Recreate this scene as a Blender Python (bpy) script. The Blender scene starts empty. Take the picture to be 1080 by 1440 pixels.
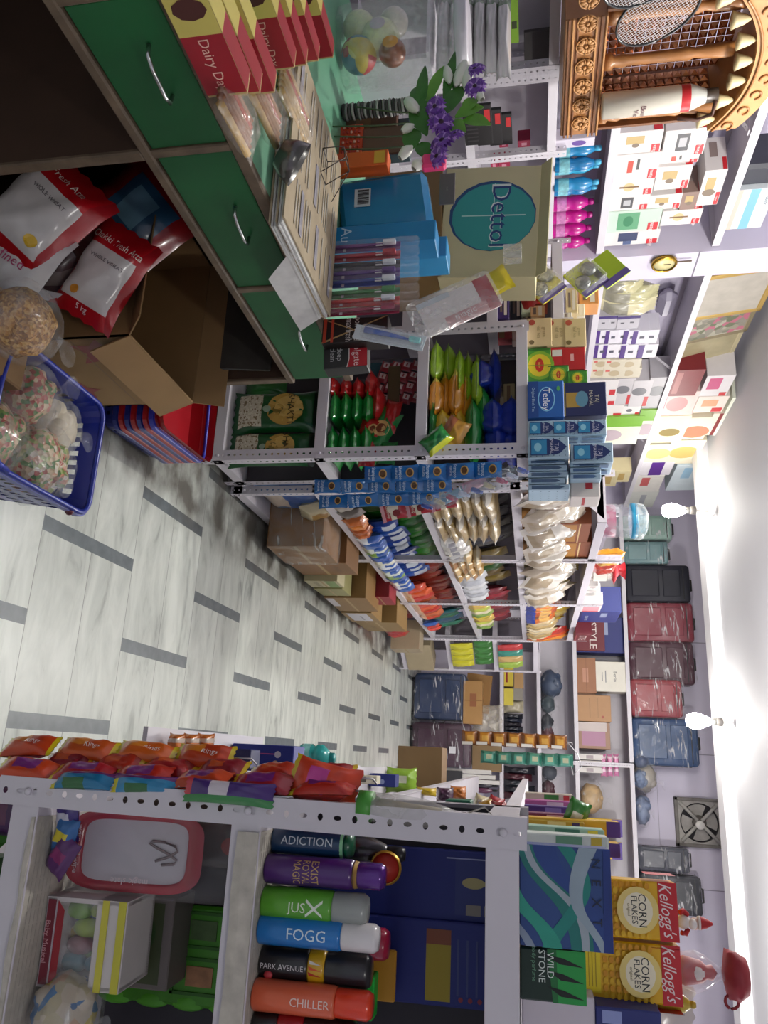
import bpy, math, random
from mathutils import Vector, Matrix, Euler
rnd = random.Random(11)
SC = bpy.context.scene
COL = SC.collection
PI = math.pi
# ---------------------------------------------------------------- camera geometry (solved from the vanishing points of the shop)
CM = ((-0.0466058, 0.1784767, 0.9828397), (0.9536978, 0.3006205, -0.0093666), (-0.2971335, 0.9368956, -0.1842235))
CH, CF = 1.5, 1100.0
def ray(x, y):
    a, b, c = x - 540.0, y - 720.0, CF
    return Vector([CM[0][i]*a + CM[1][i]*b + CM[2][i]*c for i in range(3)])
def PZ(x, y, z):
    d = ray(x, y); t = (z-CH)/d.z; return Vector((0, 0, CH)) + d*t
def PY(x, y, Y):
    d = ray(x, y); return Vector((0, 0, CH)) + d*(Y/d.y)
def PX(x, y, X):
    d = ray(x, y); return Vector((0, 0, CH)) + d*(X/d.x)
def lin(h):
    if not isinstance(h, str): return tuple(h)
    h = h.lstrip('#')
    v = [int(h[i:i+2], 16)/255 for i in (0, 2, 4)]
    return tuple(c/12.92 if c <= .04045 else ((c+.055)/1.055)**2.4 for c in v)
# ---------------------------------------------------------------- materials
_mc = {}
def NT(name):
    m = bpy.data.materials.new(name); m.use_nodes = True
    nt = m.node_tree; nt.nodes.clear()
    return m, nt, nt.nodes, nt.links
def M(col, rough=.5, metal=0., var=.06, scale=9., bump=0., coat=0., emit=0.):
    """painted / printed / plastic surface: base colour broken up by object-space noise"""
    k = (col, rough, metal, var, scale, bump, coat, emit)
    if k in _mc: return _mc[k]
    m, nt, N, L = NT('surface')
    out = N.new('ShaderNodeOutputMaterial'); b = N.new('ShaderNodeBsdfPrincipled')
    L.new(b.outputs[0], out.inputs[0])
    c = lin(col)
    b.inputs['Roughness'].default_value = rough; b.inputs['Metallic'].default_value = metal
    b.inputs['Coat Weight'].default_value = coat; b.inputs['Coat Roughness'].default_value = .12
    tc = N.new('ShaderNodeTexCoord'); nz = N.new('ShaderNodeTexNoise')
    nz.inputs['Scale'].default_value = scale; nz.inputs['Detail'].default_value = 4
    L.new(tc.outputs['Object'], nz.inputs['Vector'])
    mx = N.new('ShaderNodeMix'); mx.data_type = 'RGBA'
    mx.inputs[6].default_value = (*[x*(1-var*2.2) for x in c], 1); mx.inputs[7].default_value = (*[min(1, x*(1+var)) for x in c], 1)
    L.new(nz.outputs[0], mx.inputs[0]); L.new(mx.outputs[2], b.inputs['Base Color'])
    if bump:
        bp = N.new('ShaderNodeBump'); bp.inputs['Strength'].default_value = bump; bp.inputs['Distance'].default_value = .004
        L.new(nz.outputs[0], bp.inputs['Height']); L.new(bp.outputs[0], b.inputs['Normal'])
    if emit:
        b.inputs['Emission Color'].default_value = (1, .97, .9, 1); b.inputs['Emission Strength'].default_value = emit
    _mc[k] = m
    return m
def FOIL(col, rough=.28, scale=14., bump=.55):
    """glossy crinkled wrapper film"""
    return M(col, rough, 0., .1, scale, bump, .5)
def CLEAR(tint='#eef2f4', op=.3, scale=16., bump=.6, streak=.0):
    """thin clear plastic film: see-through, glossy, with paler creases where it bunches and painted highlight streaks"""
    k = ('clear', tint, op, scale, bump, streak)
    if k in _mc: return _mc[k]
    m, nt, N, L = NT('clear_film')
    out = N.new('ShaderNodeOutputMaterial'); mix = N.new('ShaderNodeMixShader'); tr = N.new('ShaderNodeBsdfTransparent')
    b = N.new('ShaderNodeBsdfPrincipled'); b.inputs['Base Color'].default_value = (*lin(tint), 1); b.inputs['Roughness'].default_value = .13
    b.inputs['Specular IOR Level'].default_value = 1.
    tc = N.new('ShaderNodeTexCoord'); nz = N.new('ShaderNodeTexNoise'); nz.inputs['Scale'].default_value = scale
    nz.inputs['Detail'].default_value = 3; nz.inputs['Distortion'].default_value = 1.2
    L.new(tc.outputs['Object'], nz.inputs['Vector'])
    bp = N.new('ShaderNodeBump'); bp.inputs['Strength'].default_value = bump; bp.inputs['Distance'].default_value = .012
    L.new(nz.outputs[0], bp.inputs['Height']); L.new(bp.outputs[0], b.inputs['Normal'])
    mr = N.new('ShaderNodeMapRange'); mr.inputs[1].default_value = .35; mr.inputs[2].default_value = .75
    mr.inputs[3].default_value = op*.3; mr.inputs[4].default_value = min(1, op*1.35)
    L.new(nz.outputs[0], mr.inputs[0]); fac = mr.outputs[0]
    if streak:  # white highlight streaks put into the film's opacity
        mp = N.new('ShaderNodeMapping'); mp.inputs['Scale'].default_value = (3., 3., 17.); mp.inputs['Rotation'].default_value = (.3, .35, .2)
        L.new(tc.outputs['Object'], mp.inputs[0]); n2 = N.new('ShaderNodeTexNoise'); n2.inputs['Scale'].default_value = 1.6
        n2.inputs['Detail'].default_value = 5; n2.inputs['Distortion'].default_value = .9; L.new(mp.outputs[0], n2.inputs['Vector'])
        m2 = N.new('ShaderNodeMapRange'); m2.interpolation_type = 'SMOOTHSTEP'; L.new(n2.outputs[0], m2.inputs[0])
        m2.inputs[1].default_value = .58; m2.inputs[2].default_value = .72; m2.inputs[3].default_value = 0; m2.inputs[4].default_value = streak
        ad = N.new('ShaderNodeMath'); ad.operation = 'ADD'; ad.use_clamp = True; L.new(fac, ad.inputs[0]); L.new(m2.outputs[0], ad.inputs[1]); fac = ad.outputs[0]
    L.new(fac, mix.inputs[0])
    L.new(tr.outputs[0], mix.inputs[1]); L.new(b.outputs[0], mix.inputs[2]); L.new(mix.outputs[0], out.inputs[0])
    _mc[k] = m
    return m
def MOTTLE(cols, scale=30., rough=.5, coat=0.):
    """many-coloured grains (Voronoi cells picking from a colour list)"""
    k = ('mottle', tuple(cols), scale, rough, coat)
    if k in _mc: return _mc[k]
    m, nt, N, L = NT('mixed_grains')
    out = N.new('ShaderNodeOutputMaterial'); b = N.new('ShaderNodeBsdfPrincipled'); L.new(b.outputs[0], out.inputs[0])
    b.inputs['Roughness'].default_value = rough; b.inputs['Coat Weight'].default_value = coat
    tc = N.new('ShaderNodeTexCoord'); v = N.new('ShaderNodeTexVoronoi'); v.inputs['Scale'].default_value = scale
    L.new(tc.outputs['Object'], v.inputs['Vector'])
    sp = N.new('ShaderNodeSeparateColor'); L.new(v.outputs['Color'], sp.inputs[0])
    r = N.new('ShaderNodeValToRGB'); r.color_ramp.interpolation = 'CONSTANT'
    while len(r.color_ramp.elements) < len(cols): r.color_ramp.elements.new(.5)
    for i, c in enumerate(cols):
        r.color_ramp.elements[i].position = i/len(cols); r.color_ramp.elements[i].color = (*lin(c), 1)
    L.new(sp.outputs[0], r.inputs[0]); L.new(r.outputs[0], b.inputs['Base Color'])
    bp = N.new('ShaderNodeBump'); bp.inputs['Strength'].default_value = .5; bp.inputs['Distance'].default_value = .006
    L.new(v.outputs['Distance'], bp.inputs['Height']); L.new(bp.outputs[0], b.inputs['Normal'])
    _mc[k] = m
    return m
# ---------------------------------------------------------------- mesh builder
class MB:
    def __init__(s): s.v = []; s.f = []; s.m = []; s.mats = []; s.sm = []
    def mi(s, mat):
        if mat not in s.mats: s.mats.append(mat)
        return s.mats.index(mat)
    def add(s, vs, fs, mat, smooth=False):
        o = len(s.v); k = s.mi(mat) if not isinstance(mat, list) else None
        s.v += [tuple(p) for p in vs]
        for i, f in enumerate(fs):
            s.f.append([o+j for j in f]); s.m.append(k if k is not None else s.mi(mat[i])); s.sm.append(smooth)
    def box(s, x0, x1, y0, y1, z0, z1, mat, c=0.):
        if c <= 0:
            vs = [(x, y, z) for x in (x0, x1) for y in (y0, y1) for z in (z0, z1)]
            s.add(vs, [(0,1,3,2),(4,6,7,5),(0,4,5,1),(2,3,7,6),(0,2,6,4),(1,5,7,3)], mat); return
        c = min(c, (x1-x0)*.45, (y1-y0)*.45, (z1-z0)*.45)
        vs = []; ix = {}
        for a, x in enumerate((x0, x1)):
            for b, y in enumerate((y0, y1)):
                for d, z in enumerate((z0, z1)):
                    sx, sy, sz = (1-2*a)*c, (1-2*b)*c, (1-2*d)*c
                    for e, p in enumerate(((x, y+sy, z+sz), (x+sx, y, z+sz), (x+sx, y+sy, z))):
                        ix[a, b, d, e] = len(vs); vs.append(p)
        fs = []
        for a in (0, 1):
            q = [ix[a,0,0,0], ix[a,1,0,0], ix[a,1,1,0], ix[a,0,1,0]]; fs.append(q if a else q[::-1])
            q = [ix[0,a,0,1], ix[1,a,0,1], ix[1,a,1,1], ix[0,a,1,1]]; fs.append(q[::-1] if a else q)
            q = [ix[0,0,a,2], ix[1,0,a,2], ix[1,1,a,2], ix[0,1,a,2]]; fs.append(q if a else q[::-1])
        for a in (0, 1):
            for b in (0, 1):
                q = [ix[a,b,0,0], ix[a,b,0,1], ix[a,b,1,1], ix[a,b,1,0]]; fs.append(q if a == b else q[::-1])
                q = [ix[a,0,b,0], ix[a,1,b,0], ix[a,1,b,2], ix[a,0,b,2]]; fs.append(q[::-1] if a == b else q)
                q = [ix[0,a,b,1], ix[1,a,b,1], ix[1,a,b,2], ix[0,a,b,2]]; fs.append(q if a == b else q[::-1])
                for d in (0, 1):
                    q = [ix[a,b,d,0], ix[a,b,d,1], ix[a,b,d,2]]; fs.append(q if (a+b+d) % 2 else q[::-1])
        s.add(vs, fs, mat)
    def quad(s, a, b, c, d, mat): s.add([a, b, c, d], [(0, 1, 2, 3)], mat)
    def tube(s, pts, r, mat, n=6, cap=True, smooth=True, closed=False):
        pts = [Vector(p) for p in pts]; K = len(pts); vs = []
        rr = r if isinstance(r, (list, tuple)) else [r]*K
        up = Vector((0, 0, 1))
        for i, p in enumerate(pts):
            if closed: t = pts[(i+1) % K]-pts[i-1]
            else: t = pts[min(i+1, K-1)]-pts[max(i-1, 0)]
            if t.length < 1e-9: t = Vector((0, 0, 1))
            t.normalize()
            a = t.cross(up)
            if a.length < .15: a = t.cross(Vector((1, 0, 0)))
            a.normalize(); b = t.cross(a)
            for j in range(n):
                w = 2*PI*j/n; vs.append(p + (a*math.cos(w)+b*math.sin(w))*rr[i])
        fs = []
        for i in range(K if closed else K-1):
            i2 = (i+1) % K
            for j in range(n): fs.append((i*n+j, i2*n+j, i2*n+(j+1) % n, i*n+(j+1) % n))
        if cap and not closed: fs += [tuple(range(n)), tuple(range((K-1)*n, K*n))[::-1]]
        s.add(vs, fs, mat, smooth)
    def lathe(s, prof, mat, n=20, cx=0., cy=0., smooth=True, jit=0., jr=None, cap=True):
        """prof: list of (r, z[, material])"""
        vs = []; fs = []; ms = []; K = len(prof)
        for p in prof:
            for j in range(n):
                w = 2*PI*j/n; r = p[0]*(1+(jr.uniform(-jit, jit) if jit else 0))
                vs.append((cx+r*math.cos(w), cy+r*math.sin(w), p[1]))
        for i in range(K-1):
            mt = prof[i][2] if len(prof[i]) > 2 else mat
            for j in range(n):
                fs.append((i*n+j, i*n+(j+1) % n, (i+1)*n+(j+1) % n, (i+1)*n+j)); ms.append(mt)
        if cap:
            fs.append(tuple(range(n))[::-1]); ms.append(prof[0][2] if len(prof[0]) > 2 else mat)
            fs.append(tuple(range((K-1)*n, K*n))); ms.append(prof[-2][2] if len(prof[-2]) > 2 else mat)
        s.add(vs, fs, ms, smooth)
    def blob(s, c, r, mat, n=10, m=7, jit=0., jr=None):
        vs = []; fs = []
        rx, ry, rz = r if isinstance(r, (tuple, list)) else (r, r, r)
        for i in range(m+1):
            a = PI*i/m
            for j in range(n):
                w = 2*PI*j/n; k = 1+(jr.uniform(-jit, jit) if jit and 0 < i < m else 0)
                vs.append((c[0]+rx*k*math.sin(a)*math.cos(w), c[1]+ry*k*math.sin(a)*math.sin(w), c[2]-rz*k*math.cos(a)))
        for i in range(m):
            for j in range(n): fs.append((i*n+j, i*n+(j+1) % n, (i+1)*n+(j+1) % n, (i+1)*n+j))
        s.add(vs, fs, mat, True)
    def xf(s, mt, start=0):
        for i in range(start, len(s.v)): s.v[i] = tuple(mt @ Vector(s.v[i]))
    def mesh(s, name):
        me = bpy.data.meshes.new(name); me.from_pydata(s.v, [], s.f)
        for m in s.mats: me.materials.append(m)
        me.polygons.foreach_set('material_index', s.m); me.polygons.foreach_set('use_smooth', s.sm)
        me.update(); return me
    def build(s, name, parent=None, loc=None, rot=None, label=None):
        return ob(name, s.mesh(name), parent, loc, rot, label)
def ob(name, me, parent=None, loc=None, rot=None, label=None):
    o = bpy.data.objects.new(name, me); COL.objects.link(o)
    if parent is not None: o.parent = parent
    if loc is not None: o.location = loc
    if rot is not None: o.rotation_euler = rot
    if label: o['label'] = label
    return o
def tag(o, label, cat, g=None):
    o['label'] = label; o['category'] = cat
    if g: o['group'] = g
    return o
def thing(name, label, cat, loc=(0, 0, 0), rot=(0, 0, 0), g=None):
    return tag(ob(name, None, None, loc, rot), label, cat, g)
def struct(name, mb):
    o = mb.build(name); o['kind'] = 'structure'; return o
def dup(root, loc, rot=None, label=None, scale=None):
    r = root.copy(); COL.objects.link(r); r.location = loc
    if rot is not None: r.rotation_euler = rot
    if scale is not None: r.scale = scale
    if label: r['label'] = label
    for ch in list(root.children):
        c = ch.copy(); COL.objects.link(c); c.parent = r
        for gc in list(ch.children):
            d = gc.copy(); COL.objects.link(d); d.parent = c
    return r
ORD = ['first', 'second', 'third', 'fourth', 'fifth', 'sixth', 'seventh', 'eighth', 'ninth', 'tenth', 'eleventh', 'twelfth',
       'thirteenth', 'fourteenth', 'fifteenth', 'sixteenth', 'seventeenth', 'eighteenth', 'nineteenth', 'twentieth']
# ---------------------------------------------------------------- lettering
_tc = {}
def glyphs(st):
    """flat triangles of a word, cap height 1, starting at the origin"""
    if st not in _tc:
        cu = bpy.data.curves.new('t', 'FONT'); cu.body = st; cu.resolution_u = 2
        o = bpy.data.objects.new('t', cu); COL.objects.link(o)
        dg = bpy.context.evaluated_depsgraph_get(); dg.update()
        me = bpy.data.meshes.new_from_object(o.evaluated_get(dg))
        vs = [(v.co.x/.69, v.co.y/.69) for v in me.vertices]; fs = [tuple(p.vertices) for p in me.polygons]
        bpy.data.objects.remove(o); bpy.data.curves.remove(cu); bpy.data.meshes.remove(me)
        x0 = min([v[0] for v in vs] or [0])
        _tc[st] = ([(a-x0, b) for a, b in vs], fs, max([v[0]-x0 for v in vs] or [1]))
    return _tc[st]
def word(mb, f, st, u, v, h, mat, rot=0., maxw=None, sub=None, slant=0.):
    """centre a word at (u, v) of a surface map f(u, v)->point, lengths in metres"""
    vs, fs, w = glyphs(st)
    sx = h if not maxw or w*h <= maxw else maxw/w
    ca, sa = math.cos(rot), math.sin(rot)
    pts = []
    q = [((a-w/2)*sx+slant*(b-.5)*h, (b-.5)*h) for a, b in vs]
    if sub:                                   # cut long triangles so that the word follows a curved face
        out = []; st_ = [t for f_ in fs for t in ((f_[0], f_[i], f_[i+1]) for i in range(1, len(f_)-1))]
        while st_:
            t = st_.pop(); e = [((q[t[i]][0]-q[t[i-2]][0])**2+(q[t[i]][1]-q[t[i-2]][1])**2, i) for i in range(3)]
            L2, i = max(e)
            if L2 <= sub*sub or len(q) > 6000: out.append(t); continue
            a, b, c = t[i], t[i-2], t[i-1]     # longest edge a-b, opposite corner c
            q.append(((q[a][0]+q[b][0])/2, (q[a][1]+q[b][1])/2)); k = len(q)-1
            st_ += [(b, c, k), (c, a, k)] if False else [(a, k, c), (k, b, c)]
        fs = out
    for a, b in q: pts.append(f(u+a*ca-b*sa, v+a*sa+b*ca))
    mb.add(pts, fs, mat)
FACES = {
 'f': lambda w, d, h, e: (lambda u, v: (u-w/2, -d/2-e, v)),
 'b': lambda w, d, h, e: (lambda u, v: (w/2-u, d/2+e, v)),
 'r': lambda w, d, h, e: (lambda u, v: (w/2+e, u-d/2, v)),
 'l': lambda w, d, h, e: (lambda u, v: (-w/2-e, d/2-u, v)),
 't': lambda w, d, h, e: (lambda u, v: (u-w/2, v-d/2, h+e))}
def printing(parent, size, pr, e=.0006):
    """printed panels and lettering of a box; positions are fractions of the face"""
    w, d, h = size
    A_ = {}; B_ = {}; lv = 0
    for p in pr:
        a = A_.setdefault(p[1], MB()); b = B_.setdefault(p[1], MB())
        fw, fh = {'f': (w, h), 'b': (w, h), 'r': (d, h), 'l': (d, h), 't': (w, d)}[p[1]]
        lv += 1
        f = FACES[p[1]](w, d, h, e*(1+.25*lv))
        mat = M(p[-1] if isinstance(p[-1], str) else p[-1], .45, var=.03)
        if p[0] == 'q':
            _, _, u0, v0, u1, v1, c = p
            a.add([f(u0*fw, v0*fh), f(u1*fw, v0*fh), f(u1*fw, v1*fh), f(u0*fw, v1*fh)], [(0, 1, 2, 3)], mat)
        elif p[0] == 'd':
            _, _, u, v, r, q, c = p            # r: fraction of face width, q: height/width ratio
            n = 18
            a.add([f(u*fw+r*fw*math.cos(2*PI*i/n), v*fh+r*fw*q*math.sin(2*PI*i/n)) for i in range(n)], [tuple(range(n))], mat)
        elif p[0] == 'p':
            a.add([f(x*fw, y*fh) for x, y in p[2]], [tuple(range(len(p[2])))], mat)
        elif p[0] == 't':                       # word; 'ti': slanted script
            _, _, st, u, v, hh, c = p[:7]
            rot = 0
            word(b, f, st, u*fw, v*fh, hh*fh, mat, rot, .94*fw)
        elif p[0] == 'ti':
            _, _, st, u, v, hh, c = p
            word(b, f, st, u*fw, v*fh, hh*fh, mat, .06, .9*fw, None, .35)
        elif p[0] == 'tv':                      # word running up the face
            _, _, st, u, v, hh, c = p
            word(b, f, st, u*fw, v*fh, hh*fw, mat, PI/2, .94*fh)
        elif p[0] == 'td':                      # word running down the face
            _, _, st, u, v, hh, c = p
            word(b, f, st, u*fw, v*fh, hh*fw, mat, -PI/2, .94*fh)
    for k in A_:
        if A_[k].f: A_[k].build('printed_panel', parent)
        if B_[k].f: B_[k].build('lettering', parent)
def bx(name, label, cat, size, loc, rz=0., col='#cccccc', pr=(), g=None, rough=.5, bev=.0025, tilt=(0, 0), mat=None, var=.05):
    w, d, h = size
    mb = MB(); mb.box(-w/2, w/2, -d/2, d/2, 0, h, mat or M(col, rough, var=var), bev)
    o = tag(mb.build(name, None, loc, (tilt[0], tilt[1], rz)), label, cat, g)
    if pr: printing(o, size, pr)
    return o
def bY(name, label, cat, px, Y, z=None, d=.1, col='#cccccc', pr=(), g=None, rz=0., **k):
    """box whose front stands in the plane y = Y, over the given picture rectangle"""
    x0, y0, x1, y1 = px
    ym = (y0+y1)/2; xm = (x0+x1)/2
    w = PY(xm, y1, Y).x-PY(xm, y0, Y).x; zb = PY(x0, ym, Y).z; zt = PY(x1, ym, Y).z
    if z is None: z = zb
    return bx(name, label, cat, (w, d, max(.01, zt-z)), ((PY(x0, y0, Y).x*.5+PY(x0, y1, Y).x*.5), Y+d/2+rnd.uniform(-.003, .003), z), rz, col, pr, g, **k)
def bX(name, label, cat, px, X, z=None, d=.1, col='#cccccc', pr=(), g=None, **k):
    """box whose front faces +x in the plane x = X"""
    J = rnd.uniform(-.005, .005)
    x0, y0, x1, y1 = px
    a = PX(x0, y0, X); b = PX(x0, y1, X); c = PX(x1, (y0+y1)/2, X); bt = PX(x0, (y0+y1)/2, X)
    if z is None: z = bt.z
    return bx(name, label, cat, (b.y-a.y, d, max(.01, c.z-z)), (X-d/2+J, (a.y+b.y)/2, z), PI/2, col, pr, g, **k)
# ---------------------------------------------------------------- pouches, packets, sachets
def pouch_map(w, h, t, seed=0, flat=.12, boxy=.5, wr=.12):
    """surface of a filled film packet: (u, v, side)->point; u across, v along, flat sealed ends"""
    r = random.Random(seed); ph = [r.uniform(0, 6.28) for _ in range(6)]
    def f(u, v, side, e=0.):
        a = min(1, max(-1, u/(w/2))); b = min(1, max(-1, v/(h/2)))
        pa = max(0., 1-abs(a)**(2+2*boxy))**.5
        q = max(0., (1-abs(b)-flat)/(1-flat)) if abs(b) > 0 else 1
        q = max(0., (1-abs(b))/1.-flat)/(1-flat); pb = min(1., q*2.4)**.6
        wrk = 1+wr*(math.sin(a*5+ph[0]+b*3)*math.sin(b*7+ph[1])+.6*math.sin(a*11+ph[2]-b*9))
        th = t/2*pa*pb*wrk
        uu = u*(1-.06*(1-pb)*(-1))
        return (uu*(1-.05*pb), side*(-1)*(th+.0006+e), v)
    return f
_pm = {}
def pouch_meshes(w, h, t, bands, pr, seed, flat, boxy, nu=10, nv=14, zig=True):
    key = (round(w, 4), round(h, 4), round(t, 4), tuple(bands), tuple(pr), seed, flat, boxy)
    if key in _pm: return _pm[key]
    f = pouch_map(w, h, t, seed, flat, boxy)
    mb = MB(); vs = []; fs = []; ms = []
    def bandmat(u, v):
        for bd in bands:
            if bd[0] <= u <= bd[2] and bd[1] <= v <= bd[3]: m_ = bd[4]
            else: continue
            res.append(m_)
    for side in (1, -1):
        o = len(vs)
        for j in range(nv+1):
            for i in range(nu+1):
                v = -h/2+h*j/nv; u = -w/2+w*i/nu
                p = list(f(u, v, side))
                if zig and j in (0, nv): p[2] += (h*.012 if i % 2 else -h*.012)
                vs.append(p)
        for j in range(nv):
            for i in range(nu):
                q = (o+j*(nu+1)+i, o+j*(nu+1)+i+1, o+(j+1)*(nu+1)+i+1, o+(j+1)*(nu+1)+i)
                fs.append(q if side == 1 else q[::-1])
                res = []; bandmat((i+.5)/nu, (j+.5)/nv); ms.append(FOIL(res[-1]) if isinstance(res[-1], str) else res[-1])
    mb.add(vs, fs, ms, True)
    body = mb.mesh('pouch')
    a = MB(); b = MB()
    for n_, p in enumerate(pr):
        mat = M(p[-1], .35, var=.03); e = .0018+.0009*n_; S_ = .018
        if p[0] == 'd':
            _, u, v, r, q, c = p; n = 16
            pts = [f((u-.5)*w, (v-.5)*h, 1, e)]+[f((u-.5)*w+r*w*.55*math.cos(2*PI*i/n), (v-.5)*h+r*w*.55*q*math.sin(2*PI*i/n), 1, e) for i in range(n)]
            pts += [f((u-.5)*w+r*w*math.cos(2*PI*i/n), (v-.5)*h+r*w*q*math.sin(2*PI*i/n), 1, e) for i in range(n)]
            a.add(pts, [(0, 1+i, 1+(i+1) % n) for i in range(n)]+[(1+i, 1+n+i, 1+n+(i+1) % n, 1+(i+1) % n) for i in range(n)], mat)
        elif p[0] == 't': word(b, lambda x, y: f(x, y, 1, e), p[1], (p[2]-.5)*w, (p[3]-.5)*h, p[4]*h, mat, 0, .85*w, S_)
        elif p[0] == 'tv': word(b, lambda x, y: f(x, y, 1, e), p[1], (p[2]-.5)*w, (p[3]-.5)*h, p[4]*w, mat, PI/2, .85*h, S_)
        elif p[0] == 'td': word(b, lambda x, y: f(x, y, 1, e), p[1], (p[2]-.5)*w, (p[3]-.5)*h, p[4]*w, mat, -PI/2, .85*h, S_)
    r = (body, a.mesh('printed_panel') if a.f else None, b.mesh('lettering') if b.f else None)
    _pm[key] = r
    return r
def pouch(name, label, cat, size, loc, rot=(0, 0, 0), col='#cc2222', bands=(), pr=(), g=None, seed=1, flat=.1, boxy=.5, parent=None, film=None):
    w, h, t = size
    bd = [(0, 0, 1, 1, film or col)]+list(bands)
    body, a, b = pouch_meshes(w, h, t, bd, list(pr), seed, flat, boxy)
    o = ob(name, body, parent, loc, rot)
    if parent is None: tag(o, label, cat, g)
    if a: ob('printed_panel', a, o)
    if b: ob('lettering', b, o)
    return o
LIE = (-PI/2, 0, 0)          # front up, length along +y
LIEX = (-PI/2, 0, -PI/2)     # front up, length along +x
FX = (0, 0, PI/2)            # standing, front facing +x
def pY(name, label, cat, px, Y, t=.05, z=None, **k):
    x0, y0, x1, y1 = px; ym = (y0+y1)/2; xm = (x0+x1)/2
    w = PY(xm, y1, Y).x-PY(xm, y0, Y).x; zb = PY(x0, ym, Y).z if z is None else z; zt = PY(x1, ym, Y).z
    return pouch(name, label, cat, (w, zt-zb, t), (PY(xm, ym, Y).x, Y+t/2, (zb+zt)/2), **k)
# ---------------------------------------------------------------- tied film bag over a lump of contents
def tied_bag(name, label, cat, c, r, fill, g=None, film=None, seed=3, neck=(0, 0, 1), sq=.8, part='contents'):
    """c: base centre of the bag, r: radius"""
    jr = random.Random(seed)
    root = thing(name, label, cat, c, (0, 0, 0), g)
    a = MB()
    hh = r*2*sq
    for i in range(26):
        w = jr.uniform(0, 6.28); q = r*.6*math.sqrt(jr.random()); z = jr.uniform(.15, .78)*hh
        k = r*jr.uniform(.2, .34)
        q *= math.sqrt(max(.05, 1-(2*z/hh-1)**2*.8))
        a.blob((q*math.cos(w), q*math.sin(w), max(z, k)), k, fill, 8, 5, .12, jr)
    a.blob((0, 0, hh*.47), (r*.86, r*.86, hh*.44), fill, 12, 8, .1, jr)
    a.build(part, root)
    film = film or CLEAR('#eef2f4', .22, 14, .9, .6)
    b = MB(); prof = []
    for i in range(9):
        an = PI*i/8*.86
        prof.append((max(.004, r*1.04*math.sin(an)**.8), hh*.5*(1-math.cos(an))*1.02))
    prof += [(r*.16, hh*1.1), (r*.1, hh*1.18), (r*.2, hh*1.3), (r*.32, hh*1.42)]
    b.lathe(prof, film or CLEAR(), 18, jit=.07, jr=jr, cap=False)
    nk = Vector(neck).normalized()
    for i, v in enumerate(b.v):                  # lean the neck
        if v[2] > hh*.9:
            k = (v[2]-hh*.9); b.v[i] = (v[0]+nk.x*k*1.3, v[1]+nk.y*k*1.3, v[2]-k*.55*(abs(nk.x)+abs(nk.y)))
    b.build('film_bag', root, label='clear film bag twisted shut')
    return root
# ---------------------------------------------------------------- slotted angle shelving
def slot_strip(mb, w, z0, z1, mat, pitch=.03, T=None, off=0):
    """flat flange (x 0..w, z z0..z1, facing -y) pierced by alternating round and long slots"""
    n = max(1, int((z1-z0)/pitch)); p = (z1-z0)/n; s0 = len(mb.v)
    vs = []; fs = []
    for i in range(n):
        za = z0+i*p; zc = za+p/2; a, b = ((.0062, .0048) if (i+off) % 2 else (.0042, .0072))
        xs = w/2; o = len(vs)
        outer = [(0, za), (xs, za), (w, za), (w, zc), (w, za+p), (xs, za+p), (0, za+p), (0, zc)]
        for q in outer: vs.append((q[0], 0, q[1]))
        for k in range(8):
            an = -PI*.75+k*PI/4
            vs.append((xs+a*math.cos(an), 0, zc+b*math.sin(an)))
        for k in range(8): fs.append((o+k, o+(k+1) % 8, o+8+(k+1) % 8, o+8+k))
    mb.add(vs, fs, mat)
    if T is not None: mb.xf(T, s0)
def angle_post(parent, x, y, z0, z1, sx, sy, w, mat, lean=0., bolts=()):
    """one upright: two slotted flanges meeting at the outer corner; sx, sy = direction of the flanges"""
    mb = MB()
    slot_strip(mb, w, 0, z1-z0, mat, T=Matrix.Diagonal((sx, 1, 1, 1)))
    slot_strip(mb, w, 0, z1-z0, mat, T=Matrix.Rotation(PI/2*sy, 4, 'Z') if sy else None)
    for bz in bolts:
        k = len(mb.v); mb.lathe([(.007, 0), (.007, .003), (.004, .005)], mat, 10)
        mb.xf(Matrix.Translation((sx*w*.5, 0, bz-z0)) @ Matrix.Rotation(PI/2, 4, 'X'), k)
    o = mb.build('post', parent, (x, y, z0))
    if lean: o.rotation_euler = (0, lean, 0)
    return o
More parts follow.
